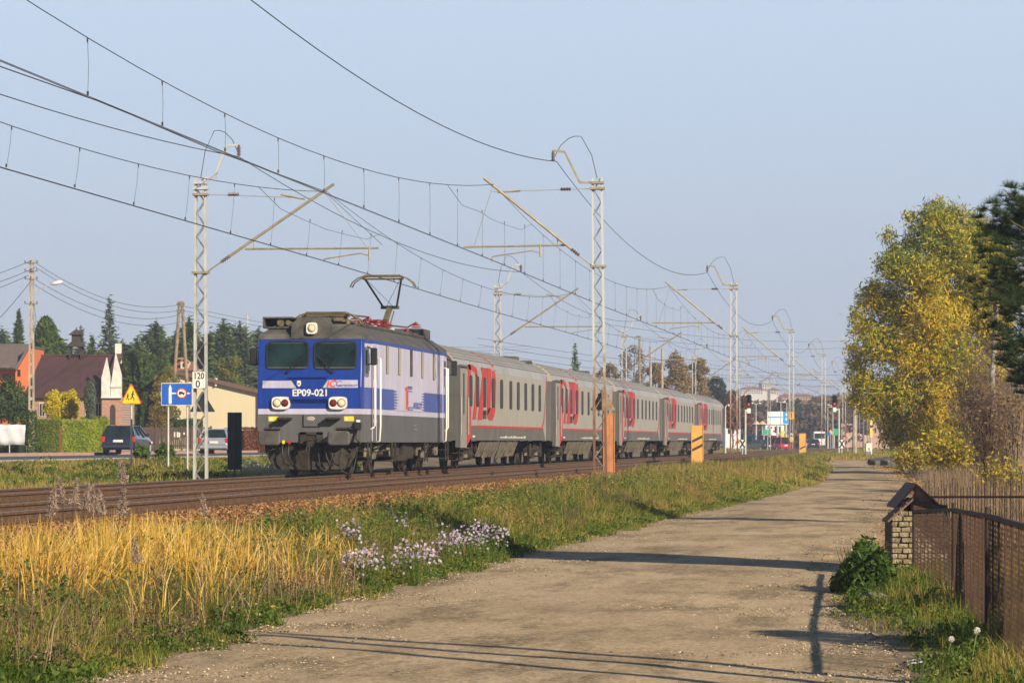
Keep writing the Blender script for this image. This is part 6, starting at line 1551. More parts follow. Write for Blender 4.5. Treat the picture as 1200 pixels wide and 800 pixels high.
# golden reeds near left
k = 24000; cy = rng.choice([27, 28.5, 30, 31.5, 33, 34.5, 38.5], k) + rng.normal(0, .7, k); cx = -(7.9 + .62 * rng.normal(size=k)); kp = (pn(cx, cy, .8, 51) > .0) & (pn(cx, cy, .3, 52) > -.35); cx, cy = cx[kp], cy[kp]; k = len(cx)
cx = np.clip(cx, -9.4, -6.4)
hh = rng.uniform(.25, .92, k) * (1 - .35 * smooth(31, 42, cy))
blades('reed_grass', cx, cy, hh, np.full(k, .012) * rng.uniform(.5, 1.3, k), .68 + rng.normal(0, .22, k) - .25 * (hh < .4), reed_m, .75, 'tall golden yellow reed grass in front of the ballast', bend=.8)
k = 2800; cy = rng.uniform(21, 36, k); cx = -rng.uniform(6.1, 9.4, k); hh = rng.uniform(.3, .8, k)
blades('dry_stalks', cx, cy, hh, np.full(k, .006), rng.random(k), brown_m, .5, 'thin dry brown stalks at the left of the verge')
k = 9000; cy = 40 + rng.random(k) * 110; cx = -(6.2 + 3.4 * rng.random(k)); hh = rng.uniform(.25, .72, k); kp = pn(cx, cy, 3, 31) > -.1; cx, cy, hh = cx[kp], cy[kp], hh[kp]
blades('dry_stalks', cx, cy, hh, np.full(len(cx), .008), rng.random(len(cx)) * .6, brown_m, .14, 'dark dry stalks standing in the middle of the verge')
k = 420; cy = 21 + rng.random(k) * 24; cx = -(edge(cy) + .1 + rng.random(k) * 2.6); hh = rng.uniform(.12, .42, k)
weed_clumps('dry_weeds', cx, cy, 70, .14 + .14 * rng.random(k), hh, .035, 'brown withered weeds mixed into the near verge', brown_m, .45)
k = 900; cy = 42 + rng.random(k) * 130; cx = -(interp(cy, ROAD_L) + .8 + rng.random(k) * (9.2 - interp(cy, ROAD_L) - .8)); kp = pn(cx, cy, 5, 33) > -.2; cx, cy = cx[kp], cy[kp]; k = len(cx)
weed_clumps('dry_weeds', cx, cy, 90, .18 + .22 * rng.random(k), rng.uniform(.25, .82, k) * (1 - .45 * smooth(110, 170, cy)), .05 + 0, 'brown olive withered weeds along the middle of the verge', gr_m, .72)
# individual reed plumes
plume_m = tint_mat('reed_plume', [(0, (.28, .20, .16)), (.6, (.46, .36, .29)), (1, (.62, .52, .42))], .9, .4)
pl0 = None
pts_ = [(73, 575, 31, 'far left'), (86, 577, 31.5, ''), (100, 583, 32, ''), (112, 585, 30.5, ''), (120, 590, 33, ''), (145, 553, 33, ''), (142, 590, 31, ''), (60, 590, 29.5, ''), (240, 592, 40, ''), (210, 628, 38, ''), (228, 632, 40, ''), (160, 645, 30, ''), (262, 636, 42, ''), (272, 640, 43, '')]
for i, (px, py, s, _) in enumerate(pts_):
    p = P(px, py, s); g_z = Hz(p.x, p.y)
    t = thing('reed_plume', 'greyish brown feathery reed plume at the left verge' if i != 5 else 'tallest feathery reed plume, standing well above the other plumes', 'reed', (p.x, p.y, g_z), 0, 'reed plumes on the left verge' if i != 5 else None)
    h_ = p.z - g_z + .05; lx = random.uniform(-.06, .08)
    MB().tube([(-lx, 0, 0), (-lx * .5, 0, h_ * .6), (0, 0, h_)], .0035, 4).build('stem', brown_m, t)
    n_ = 420; v = rng.random(n_); C = np.stack([rng.normal(0, .022, n_) * (1.2 - v) + .03 * v * (1 if lx > 0 else -1), rng.normal(0, .014, n_) * (1.2 - v), h_ - .16 + .24 * v], 1)
    quads('plume', leaves(C, .009, .05, up=1.0), plume_m, t, rng.random(n_))
# left bank between far track and street
k = 120000; s_ = rng.uniform(58, 175, k); px = rng.uniform(-70, 420, k); X_, Y_ = (-st * s_ + ct * (px - 600) / F * s_), (ct * s_ + st * (px - 600) / F * s_)
kp = (-X_ > 19.4) & (-X_ < 32.2) ; X_, Y_ = X_[kp], Y_[kp]; n_ = len(X_)
blades('bank_grass', X_, Y_, np.maximum(.05, .19 * rng.uniform(.4, 1.5, n_) * (1 + .5 * pn(X_, Y_, 3, 14)) * (1 - .55 * smooth(28, 32, -X_))), .022 + .02 * rng.random(n_), .55 + .30 * pn(X_, Y_, 3.5, 16) + rng.normal(0, .16, n_), gr_m, .5, 'green grass on the bank between the far track and the street')
k = 420; s_ = rng.uniform(75, 150, k); px = rng.uniform(-20, 420, k); X_, Y_ = (-st * s_ + ct * (px - 600) / F * s_), (ct * s_ + st * (px - 600) / F * s_); kp = (-X_ > 21) & (-X_ < 28.5); X_, Y_ = X_[kp], Y_[kp]; k = len(X_)
weed_clumps('bank_weeds', X_, Y_, 70, .35 + .4 * rng.random(k), .15 + .35 * rng.random(k), .11, 'bushy weeds on the bank before the parked cars', t0=.42)
k = 50; s_ = rng.uniform(100, 118, k); px = rng.uniform(282, 335, k); X_, Y_ = (-st * s_ + ct * (px - 600) / F * s_), (ct * s_ + st * (px - 600) / F * s_)
wf_m = tint_mat('pale_flowers', [(0, (.16, .20, .06)), (.5, (.4, .42, .28)), (1, (.66, .64, .54))], .8, .3)
o = weed_clumps('flowering_weeds', X_, Y_, 110, .35 + .3 * rng.random(k), .35 + .4 * rng.random(k), .06, 'pale flowering weeds left of the locomotive', wf_m, .5)
# grass beyond the street and yard lawn
k = 60000; s_ = rng.uniform(160, 330, k); px = rng.uniform(-40, 420, k); X_, Y_ = (-st * s_ + ct * (px - 600) / F * s_), (ct * s_ + st * (px - 600) / F * s_); kp = (-X_ > 44.2); X_, Y_ = X_[kp], Y_[kp]; n_ = len(X_)
blades('lawn_grass', X_, Y_, rng.uniform(.05, .2, n_), .05 + 0 * X_, .22 + rng.normal(0, .12, n_), gr_m, .4, 'short green lawn beyond the street')
# far grass between the tracks and the crossing
k = 45000; s_ = rng.uniform(180, 420, k); px = rng.uniform(840, 1120, k); X_, Y_ = (-st * s_ + ct * (px - 600) / F * s_), (ct * s_ + st * (px - 600) / F * s_)
Ln = -X_; kp = ((Ln > 19.5) | ((Ln < 9.6) & ((Ln > interp(Y_, ROAD_L) + .2) | (Y_ > 204))) | (Ln < interp(Y_, ROAD_R) - .3)); X_, Y_ = X_[kp], Y_[kp]; n_ = len(X_)
blades('far_grass', X_, Y_, rng.uniform(.10, .42, n_), .05 + 0 * X_, .55 + .3 * pn(X_, Y_, 12, 18) + rng.normal(0, .14, n_), gr_m, .4, 'olive grass around the far end of the tracks')
# right side: verge along the road, foreground corner
k = 46000; y = 20.5 + rng.random(k) ** 1.3 * 75; u = rng.random(k); L0 = interp(y, ROAD_R) + .12 * pn(9, y, .5, 7) + .1 * pn(3, y, 2, 9) - .02; x = -(L0 - u * 2.6)
hh = np.maximum(.03, (.05 + .16 * smooth(0, .3, u)) * rng.uniform(.5, 1.4, k) * (1 + .3 * pn(x, y, 1, 19)))
blades('roadside_grass', x, y, hh, .006 + .0001 * (y - 20) + .003 * rng.random(k), .36 + .3 * pn(x, y, 1.6, 20) + rng.normal(0, .15, k), gr_m, .55, 'mixed green and dry grass at the right road edge by the mesh fence')
k = 240; y = 21 + rng.random(k) * 22; u = rng.random(k); x = -(interp(y, ROAD_R) - .1 - u * 1.3)
weed_clumps('roadside_weeds', x, y, 60, .10 + .1 * rng.random(k), .07 + .15 * rng.random(k), .045, 'low leafy weeds under the mesh fence', t0=.4)
k = 26000; y = 42.5 + rng.random(k) * 60; x = rng.uniform(-.4, 4.5, k); kp = x > -interp(y, ROAD_R) + .4; x, y = x[kp], y[kp]; n_ = len(x)
blades('dry_grass', x, y, rng.uniform(.3, 1.0, n_) * (.55 + .5 * smooth(46, 60, y)), .010 + 0 * x, .45 + .5 * rng.random(n_), brown_m, .2, 'pale dry grass standing behind the picket fence')
k = 9000; y = rng.uniform(27, 43, k); x = rng.uniform(.1, 2.2, k); kp = x > (40 - y) * .035 + .1; x, y = x[kp], y[kp]; n_ = len(x)
blades('dry_grass', x, y, rng.uniform(.1, .35, n_), .007 + 0 * x, rng.random(n_) * .7, brown_m, .4, 'short brown grass seen through the mesh fence')
leaf_lit = tint_mat('fallen_leaves', [(0, (.20, .09, .03)), (.6, (.42, .22, .06)), (1, (.62, .42, .10))], .8, .2)
k = 3600; y = 45 + rng.random(k) * 125; u = rng.random(k); x = -(interp(y, ROAD_R) - .25 + rng.exponential(.28, k)); C = np.stack([x, y, rise(y) + .05], 1)
d = rng.normal(size=(k, 3)); d[:, 2] *= .15
o = quads('fallen_leaves', leaves(C, .035, .05, dirs=d), leaf_lit, None, rng.random(k)); tag(o, 'fallen yellow brown leaves along the right road edge', 'leaves', kind='stuff')

# asters
ast_m = tint_mat('aster_petals', [(0, (.46, .36, .50)), (.7, (.66, .55, .70)), (1, (.80, .72, .82))], .7, .3)
asters = [(425, 655, 36.7, 20, 'lilac aster clump left of the big pair, low in the verge'), (488, 650, 38, 24, 'wide lilac aster clump in the middle of the verge'), (552, 628, 44, 17, 'dense lilac aster clump at the right end of the row'), (576, 625, 45, 17, 'last lilac aster clump on the right, next to the dense one'),
          (525, 632, 42.5, 14, 'lilac aster clump between the wide clump and the dense one'), (410, 625, 43, 13, 'thin lilac aster clump highest up the verge on the left'), (472, 617, 46.8, 8, 'small lilac aster clump near the ballast, middle'), (455, 606, 50.4, 8, 'small lilac aster clump right under the ballast')]
for px, py, s, wpx, lab in asters:
    p = P(px, py, s); g_z = Hz(p.x, p.y); t = thing('aster_clump', lab, 'flowers', (p.x, p.y, g_z)); R_ = wpx / F * s; n_ = int(7 * wpx); top = p.z - g_z
    a = rng.uniform(0, 6.28, n_); q = np.sqrt(rng.random(n_)); C = np.stack([1.3 * R_ * q * np.cos(a), R_ * q * np.sin(a), top - .02 + rng.normal(0, .075, n_) + .06 * np.cos(q * 1.5)], 1)
    fl = []
    d1 = unit(rng.normal(size=(n_, 3)) + np.array([.5, -.9, .6])); e1 = unit(np.cross(d1, rng.normal(size=(n_, 3)))); e2 = np.cross(d1, e1); r_ = .017
    for an in (0, .785):
        A = e1 * math.cos(an) + e2 * math.sin(an); B = -e1 * math.sin(an) + e2 * math.cos(an); fl.append(np.stack([C - A * r_, C + B * r_ * 1.0, C + A * r_, C - B * r_], 1))
    quads('blossoms', np.concatenate(fl, 0).reshape(-1, 3), ast_m, t, np.tile(rng.random(n_), 2))
    cs = C[::4]; B0 = cs * np.array([.35, .35, 0]); Wv = np.array([[.0035, 0, 0]]); quads('stems', np.stack([B0 - Wv, B0 + Wv, cs + Wv, cs - Wv], 1).reshape(-1, 3), weed_m, t, np.full(len(cs), .4))
    n2 = n_ * 2; a = rng.uniform(0, 6.28, n2); q = np.sqrt(rng.random(n2)); C2 = np.stack([R_ * q * np.cos(a), R_ * q * np.sin(a), top * rng.uniform(.1, .92, n2)], 1); quads('foliage', leaves(C2, .012, .05), weed_m, t, rng.uniform(.3, .8, n2))

# ---------------- trees
def bark(name, c): return mat(name, c, .95, 0, .3, 3, None, .4, 12)
m_bark = bark('brown_bark', (.09, .065, .045)); m_barkp = mat('birch_bark', (.10, .09, .08), .8, 0, .2, 2.5, (.36, .34, .30)); m_twig = bark('twig_bark', (.13, .085, .06))
def limb_tree(base, Hh, r0, n_l, spread, seed=1, fork=.25, sub=3, up=.5):
    """returns MB of trunk, MB of limbs and a list of limb tip points (local)"""
    rn = random.Random(seed); tr = MB(); li = MB(); tips = []
    pts = [Vector((0, 0, -.2))]; 
    for i in range(1, 7): pts.append(Vector((rn.uniform(-.04, .04) * Hh * .5, rn.uniform(-.04, .04) * Hh * .5, Hh * .92 * i / 6)))
    tr.tube(pts, r0, 8, r0 * .18)
    for i in range(n_l):
        u = fork + (1 - fork) * (i + .5) / n_l; j = u * .92 * 6; k_ = min(int(j), 5); p = pts[k_].lerp(pts[k_ + 1], j - k_)
        a = i * 2.4 + rn.uniform(-.4, .4); ln = spread * (1.15 - .75 * u) * rn.uniform(.75, 1.15); el = up + .5 * u
        q = [p]; d = Vector((math.cos(a) * math.cos(el), math.sin(a) * math.cos(el), math.sin(el)))
        for s_ in range(4): d = (d + Vector((rn.uniform(-.2, .2), rn.uniform(-.2, .2), rn.uniform(-.05, .2)))).normalized(); q.append(q[-1] + d * ln / 4)
        li.tube(q, r0 * .35 * (1.1 - u), 5, r0 * .06); tips.append(q[-1])
        for s_ in range(sub):
            b0 = q[1 + s_ % 4]; dd = (d + Vector((rn.uniform(-.9, .9), rn.uniform(-.9, .9), rn.uniform(-.3, .7)))).normalized(); e_ = b0 + dd * ln * rn.uniform(.3, .5); li.tube([b0, (b0 + e_) / 2 + Vector((0, 0, .05)), e_], r0 * .1, 4, r0 * .03); tips.append(e_)
    return tr, li, tips
def crown_pts(n_, blobs):
    """random points, thick near the surface of overlapping ellipsoid lobes; blobs (x,y,z,rx,ry,rz)"""
    B = np.array(blobs); wgt = B[:, 3] * B[:, 5]; idx = rng.choice(len(B), n_, p=wgt / wgt.sum()); d = unit(rng.normal(size=(n_, 3))); r = rng.random(n_) ** .45
    # cut holes into every lobe
    C = B[idx, :3] + d * r[:, None] * B[idx, 3:6] * (1 + .18 * np.sin(d[:, [0]] * 7 + idx[:, None]) * np.cos(d[:, [2]] * 6 + idx[:, None] * 2))
    return C, idx
far_m = {}
def leafy_tree(name, label, cat, px, s, px_w, py_top, py_low, stops, n_=2600, size=.35, wid=.6, seed=1, group=None, nb=14, zb=None, trunkm=None, gaps=.0, elong=1.0):
    base = at(px, s); t = thing(name, label, cat, base, 0, group); k = s / F; Ht = zof(py_top, s) - base.z; lo = zof(py_low, s) - base.z; R_ = px_w / 2 * k
    rn = random.Random(seed); bl = []
    for i in range(nb):
        u = (i + .5) / nb; z = lo + (Ht - lo) * (.12 + .78 * u); prof_ = math.sin(math.pi * (.16 + .74 * u)) ** .6; a = i * 2.4 + rn.uniform(-.5, .5); rr_ = R_ * prof_ * rn.uniform(.45, .65)
        br = R_ * rn.uniform(.32, .5) * (1.1 - .3 * u); bl.append((rr_ * math.cos(a), rr_ * math.sin(a), min(z, Ht - br * .9), br, br, br * rn.uniform(.8, 1.1)))
    tr, li, tips = limb_tree(base, Ht * .95, max(.08, R_ * .09), 12, R_ * .9, seed); o = tr.build('trunk', trunkm or m_bark, t); li.build('limbs', trunkm or m_bark, o)
    C, idx = crown_pts(n_, bl); key = str(stops)
    if key not in far_m: far_m[key] = tint_mat(name + '_leaves', stops, .75, .3)
    tn = .5 + .12 * np.sin(idx * 2.1) + rng.normal(0, .18, n_)
    quads('crown', leaves(C, size * wid, size * elong), far_m[key], t, tn); return t
CON = [(0, (.024, .05, .014)), (.5, (.065, .11, .028)), (1, (.15, .20, .05))]
BLU = [(0, (.03, .055, .03)), (.5, (.075, .115, .05)), (1, (.17, .21, .09))]
def conifer(name, label, px, s, px_w, py_top, py_low=None, stops=CON, tiers=24, n_per=90, droop=.25, seed=1, group=None, cat='conifer', size=.22, open_=.75):
    base = at(px, s); t = thing(name, label, cat, base, 0, group); k = s / F; Ht = zof(py_top, s) - base.z; R_ = px_w / 2 * k; lo = .08 * Ht if py_low is None else zof(py_low, s) - base.z
    rn = random.Random(seed); MB().tube([(0, 0, -.2), (.02, 0, Ht * .5), (0, 0, Ht * .985)], max(.06, R_ * .09), 7, .015).build('trunk', m_bark, t)
    br = MB(); Cs = []; Ds = []
    for i in range(tiers):
        u = i / (tiers - 1); z = lo + (Ht - lo) * (u ** .9) * .97; rad_ = R_ * (1 - u) ** open_ * rn.uniform(.8, 1.12) + .06; nbr = max(4, int(9 * (1 - u * .5)))
        for j in range(nbr):
            a = j * 6.283 / nbr + i * .7 + rn.uniform(-.3, .3); L_ = rad_ * rn.uniform(.65, 1.15); tip = Vector((L_ * math.cos(a), L_ * math.sin(a), z - droop * L_ + .14 * L_)); br.tube([(0, 0, z), (tip.x * .5, tip.y * .5, z - droop * L_ * .3), tip], .022, 3, .008)
            m_ = max(5, int(n_per * L_ / max(R_, .1) + 4)); w_ = np.array([rn.random() ** .7 for _ in range(m_)]); Pp = np.outer(w_, np.array(tip) - np.array((0, 0, z))) + np.array((0, 0, z)); Pp += rng.normal(0, .05 + .09 * L_, Pp.shape) * np.array([1, 1, .6]); Pp[:, 2] += rng.normal(0, .42 * (Ht - lo) / tiers, m_); Cs.append(Pp); Ds.append(np.tile(np.array([math.cos(a), math.sin(a), .1]), (m_, 1)))
    br.build('branches', m_bark, t); C = np.concatenate(Cs); D_ = np.concatenate(Ds); key = str(stops) + 'c'
    if key not in far_m: far_m[key] = tint_mat(name + '_needles', stops, .8, .15)
    quads('crown', leaves(C, size * .5, size * 1.9, dirs=D_), far_m[key], t, .5 + rng.normal(0, .2, len(C))); return t
def hedge(name, label, cat, px0, px1, py0, py1, s0, s1, dep, stops, n_, size, z0=None, roundy=0.0):
    a, b_ = P(px0, py1, s0), P(px1, py1, s1); zt = zof(py0, s0); zb = min(a.z, b_.z); mid = (a + b_) / 2; t = thing(name, label, cat, (mid.x, mid.y, zb)); d = Vector((b_.x - a.x, b_.y - a.y, 0)); L_ = d.length; d.normalize(); nn = Vector((-d.y, d.x, 0)); hgt = zt - zb
    ang = math.atan2(d.y, d.x); t.rotation_euler.z = ang
    q = .93
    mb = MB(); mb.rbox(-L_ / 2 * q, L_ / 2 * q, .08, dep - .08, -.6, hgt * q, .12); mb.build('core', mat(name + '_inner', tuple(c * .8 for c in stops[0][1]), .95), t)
    f_ = rng.random(n_); C = np.zeros((n_, 3)); C[:, 0] = rng.uniform(-L_ / 2, L_ / 2, n_); top = f_ > .72; side = (f_ > .66) & ~top
    C[:, 1] = np.where(top, rng.uniform(0, dep, n_), 0); C[:, 2] = np.where(top, hgt, rng.uniform(-.2, hgt, n_)); C[:, 0] = np.where(side, L_ / 2, C[:, 0]); C[:, 1] = np.where(side, rng.uniform(0, dep, n_), C[:, 1])
    C += rng.normal(0, .035, C.shape); C[:, 2] += .03 * np.sin(C[:, 0] * 4); key = str(stops) + 'h'
    if key not in far_m: far_m[key] = tint_mat(name + '_leaves', stops, .7, .3)
    quads('foliage', leaves(C, size * .6, size), far_m[key], t, .5 + .15 * np.sin(C[:, 0] * 2.3) + rng.normal(0, .2, n_)); return t
HG = [(0, (.13, .18, .012)), (.5, (.30, .37, .025)), (1, (.46, .50, .05))]
hedge('hedge', 'long trimmed bright green hedge in front of the brick house', 'hedge', 72, 129, 493, 527, 182, 186, 1.0, HG, 9000, .09)
hedge('hedge', 'slightly darker trimmed hedge just left of the long bright one', 'hedge', 33, 71, 492.5, 527, 180, 182, 1.0, [(0, (.05, .09, .01)), (.5, (.14, .19, .015)), (1, (.24, .29, .03))], 6000, .09)
hedge('hedge', 'dark hedge at the left edge below the white banner', 'hedge', -30, 32, 500, 530, 184, 184, 1.0, CON, 5000, .12)
hedge('hedge', 'reddish brown dried hedge between the silver car and the locomotive', 'hedge', 286, 345, 502, 529, 205, 207, 1.0, [(0, (.10, .035, .015)), (.5, (.24, .09, .035)), (1, (.36, .17, .07))], 6000, .10)
hedge('hedge', 'small dark green hedge over the fence before the cream house', 'hedge', 196, 236, 492, 502, 222, 222, .8, CON, 2500, .12)
t = tag(MB().box(-.05, .05, -.05, .05, -.3, 1.25).build('post', m_org and mat('red_brown_post', (.20, .06, .04), .8)), 'slim red brown post between the two green hedges', 'post'); t.name = 'fence_post'; p = P(70.8, 527, 179); t.location = (p.x, p.y, p.z)
def bush(name, label, px, s, wpx, py0, py1, stops, n_, size, cat='shrub', nb=10, group=None):
    b_ = P(px, py1, s); t = thing(name, label, cat, b_, 0, group); k = s / F; hgt = (py1 - py0) * k; R_ = wpx / 2 * k; rn = random.Random(int(px)); bl = []
    for i in range(nb):
        a = i * 2.4; u = (i + .5) / nb; z = hgt * (.2 + .62 * u); rr_ = R_ * .6 * math.sin(math.pi * (.3 + .6 * u)); br = R_ * rn.uniform(.36, .48); bl.append((rr_ * math.cos(a), rr_ * math.sin(a), min(z, hgt - br * .8), br, br, br))
    C, idx = crown_pts(n_, bl); C[:, 2] = np.maximum(C[:, 2], 0); key = str(stops) + 'b'
    if key not in far_m: far_m[key] = tint_mat(name + '_leaves', stops, .7, .3)
    st_ = MB(); 
    for i in range(9): a = i * .7; st_.tube([(0, 0, -.1), (R_ * .25 * math.cos(a), R_ * .25 * math.sin(a), hgt * .4), (R_ * .5 * math.cos(a), R_ * .5 * math.sin(a), hgt * .75)], .02 * R_ + .006, 4, .004)
    st_.build('stems', m_twig, t); quads('foliage', leaves(C, size * .6, size), far_m[key], t, .5 + .1 * np.sin(idx * 2.) + rng.normal(0, .2, n_)); return t
YEL = [(0, (.28, .24, .01)), (.5, (.62, .50, .012)), (1, (.80, .70, .03))]
bush('yellow_shrub', 'bright yellow leaved shrub behind the hedge, left part', 62, 192, 26, 452, 497, YEL, 3200, .12, nb=14)
bush('yellow_shrub', 'bright yellow leaved shrub behind the hedge, middle part', 72, 193, 26, 456, 497, YEL, 3000, .12, nb=14)
bush('yellow_shrub', 'bright yellow leaved shrub behind the hedge, right part', 82, 192, 26, 453, 497, YEL, 3200, .12, nb=14)
bush('dark_shrub', 'big dark green shrub at the left edge behind the white banner', 12, 188, 52, 441, 500, CON, 5200, .16, nb=16)
bush('dark_shrub', 'dark green shrub left of the hedge under the ladder pole', 30, 184, 22, 460, 503, CON, 2200, .14)
for i, px in enumerate((15, 67, 99, 111, 122)): bush('round_box_bush', ('low clipped round bush poking over the hedge, ' + ('leftmost beside the pole', 'under the yellow shrub', 'under the grey juniper', 'right of the grey juniper', 'rightmost by the brick bay')[i]), px, 190, 12, 487, 498, HG, 700, .09, nb=6)
def column_tree(name, label, px, s, wpx, py0, py1, stops, n_, size):
    b_ = P(px, py1, s); t = thing(name, label, 'conifer', b_); k = s / F; hgt = (py1 - py0) * k; R_ = wpx / 2 * k; u = rng.random(n_) ** .9; a = rng.uniform(0, 6.28, n_); prof_ = np.sin(np.pi * (1 - u) ** .62 * .93 + .07 * (1 - u)) ** .8 * (1 - u * .15); r = R_ * prof_ * (.6 + .42 * rng.random(n_)) * (1 + .16 * np.sin(a * 4 + u * 9) * np.cos(u * 17 + a * 2))
    C = np.stack([r * np.cos(a), r * np.sin(a), u * hgt], 1); key = str(stops) + 'k'
    if key not in far_m: far_m[key] = tint_mat(name + '_leaves', stops, .8, .2)
    MB().tube([(0, 0, -.5), (0, 0, hgt * .9)], R_ * .15, 6, .02).build('trunk', m_bark, t); quads('crown', leaves(C, size * .5, size * 1.5, up=1.0), far_m[key], t, .5 + rng.normal(0, .2, n_)); return t
column_tree('juniper', 'slim grey green pointed juniper beside the yellow shrub', 105.5, 190, 15, 446, 497, [(0, (.05, .075, .05)), (.5, (.11, .15, .10)), (1, (.19, .23, .16))], 2600, .12)
# ivy on the ladder pole
n_ = 1800; u = rng.random(n_); a = rng.uniform(0, 6.28, n_); g0 = at(37, 168); C = np.stack([.36 * (1 - .4 * u) * np.cos(a), .3 * np.sin(a), u * 2.3], 1); o = quads('ivy', leaves(C, .08, .12), weed_m, None, .35 + rng.normal(0, .2, n_)); o.location = g0; tag(o, 'ivy climbing the foot of the ladder shaped concrete pole', 'ivy', kind='stuff')
# backdrop conifers on the left
conifer('fir_tree', 'dark fir at the far left behind the orange house', 22, 270, 32, 362, stops=CON, seed=2, n_per=120)
column_tree('thuja', 'bright green rounded thuja right of the ladder pole', 54, 262, 34, 372, 470, [(0, (.03, .06, .012)), (.5, (.07, .12, .02)), (1, (.13, .18, .035))], 5200, .3)
conifer('fir_tree', 'slender fir behind the roof turret', 95, 290, 34, 383, stops=BLU, seed=3, n_per=90)
conifer('spruce_tree', 'tallest spruce with thin spreading branches behind the white chimney', 128, 262, 50, 349, stops=BLU, seed=4, n_per=60, tiers=20, droop=.1)
conifer('fir_tree', 'low fir left of the tallest spruce', 108, 285, 40, 392, stops=CON, seed=5, n_per=90)
column_tree('thuja', 'broad olive green conifer behind the children sign', 158, 238, 46, 412, 512, [(0, (.025, .055, .01)), (.5, (.06, .10, .018)), (1, (.11, .15, .03))], 8000, .28)
column_tree('thuja', 'second broad olive conifer leaning to the A shaped pole', 180, 246, 40, 418, 512, [(0, (.025, .055, .01)), (.5, (.06, .10, .018)), (1, (.11, .15, .03))], 6500, .28)
pines = [(160, 398, 36, 5), (183, 376, 42, 6), (205, 392, 38, 7), (222, 372, 46, 8), (247, 388, 44, 9), (262, 376, 38, 10), (281, 379, 44, 11), (303, 386, 40, 12), (2, 385, 40, 13), (143, 400, 40, 15), (238, 398, 50, 16), (292, 400, 50, 17), (70, 395, 40, 18), (8, 398, 40, 19), (330, 392, 44, 21)]
plab = ['short pine between olive conifer and tallest spruce', 'pine left of the A shaped pole', 'lower pine inside the A shaped pole', 'tall broad pine right of the A shaped pole', 'pine behind the left lattice mast', 'narrow pine right of the left lattice mast', 'full pine over the cream house roof', 'pine next to the locomotive mirror', 'fir cut by the left edge of the picture', 'low pine right of the white chimney', 'low wide pine filling below the left lattice mast', 'low wide pine just left of the locomotive', 'low fir between thuja and roof turret', 'low fir above the orange house roof', 'pine hidden mostly by the locomotive cab']
for (px, py, wd_, sd_), l_ in zip(pines, plab): conifer('pine_tree', l_, px, 285 + 3 * (sd_ % 5), wd_ * 1.4, py, stops=BLU if sd_ % 2 else CON, seed=sd_, tiers=16, n_per=230, droop=-.08, open_=.45, size=.27)
bush('autumn_shrub', 'yellow green autumn shrub before the cream house, behind the blue sign', 190, 222, 34, 428, 520, [(0, (.10, .10, .015)), (.5, (.24, .19, .03)), (1, (.45, .30, .05))], 2200, .16, nb=12)
bush('autumn_shrub', 'low brown autumn shrub beneath the cream house gable', 182, 215, 24, 470, 524, [(0, (.07, .06, .02)), (.5, (.16, .12, .03)), (1, (.32, .22, .05))], 1400, .15)
bush('leafy_bush', 'leafy green bush in front of the dark estate car', 166, 128, 22, 522, 541, CON[:1] + [(.5, (.07, .13, .02)), (1, (.15, .22, .04))], 900, .13)
bush('leafy_bush', 'wider leafy green bush right of the dark estate car', 194, 128, 28, 520, 543, CON[:1] + [(.5, (.07, .13, .02)), (1, (.15, .22, .04))], 1200, .13)
conifer('spruce_tree', 'lone spruce showing above the roof of the second coach', 674, 330, 30, 402, stops=CON, seed=31, n_per=60, tiers=15, droop=.05, open_=.8, size=.2)
YG = [(0, (.07, .09, .015)), (.5, (.17, .18, .03)), (1, (.32, .27, .05))]
leafy_tree('garden_tree', 'rounded yellow green tree between the white gables and the blue sign', 'tree', 196, 232, 44, 425, 520, YG, 4200, .2, .5, seed=61, nb=16)
leafy_tree('garden_tree', 'rounded green tree beside the roof turret, behind the brick house', 'tree', 112, 250, 36, 405, 500, YG, 3000, .22, .5, seed=62, nb=14)
leafy_tree('garden_tree', 'soft green tree rising above the cream roof next to the pines', 'tree', 268, 262, 46, 412, 500, YG, 3600, .22, .5, seed=63, nb=14)
# autumn trees behind the train
OCH = [(0, (.13, .08, .04)), (.5, (.27, .18, .07)), (1, (.42, .31, .12))]; GRY = [(0, (.14, .10, .085)), (.5, (.22, .165, .14)), (1, (.31, .24, .20))]; RED = [(0, (.10, .04, .025)), (.5, (.20, .08, .045)), (1, (.30, .14, .07))]; DGR = [(0, (.02, .035, .03)), (.5, (.045, .065, .05)), (1, (.08, .10, .07))]
autumn = [(715, 360, 34, 420, OCH, 'round ochre tree right of the lone spruce'), (742, 370, 42, 396, GRY, 'bare greyish pink tree left of the white poles'), (768, 365, 36, 418, OCH, 'ochre tree behind the two white poles'), (793, 350, 44, 408, OCH, 'largest ochre tree behind the fourth coach'), (818, 365, 36, 412, OCH, 'ochre tree left of the blue green tree'), (838, 390, 36, 436, DGR, 'dark blue green tree beyond the last coach'), (858, 385, 26, 454, RED, 'red brown tree at the tail of the train'), (700, 380, 30, 432, OCH, 'small ochre tree behind the nearest right mast'), (871, 400, 22, 462, RED, 'smaller red brown tree behind the left signal')]
for i, (px, s, wd_, py, stp, lab) in enumerate(autumn): leafy_tree('autumn_tree', lab, 'tree', px, s, wd_, py, 505, stp, 6500 if stp is not GRY else 3600, .34, .35, seed=40 + i, nb=20, trunkm=m_barkp if stp in (OCH, GRY) else m_bark)
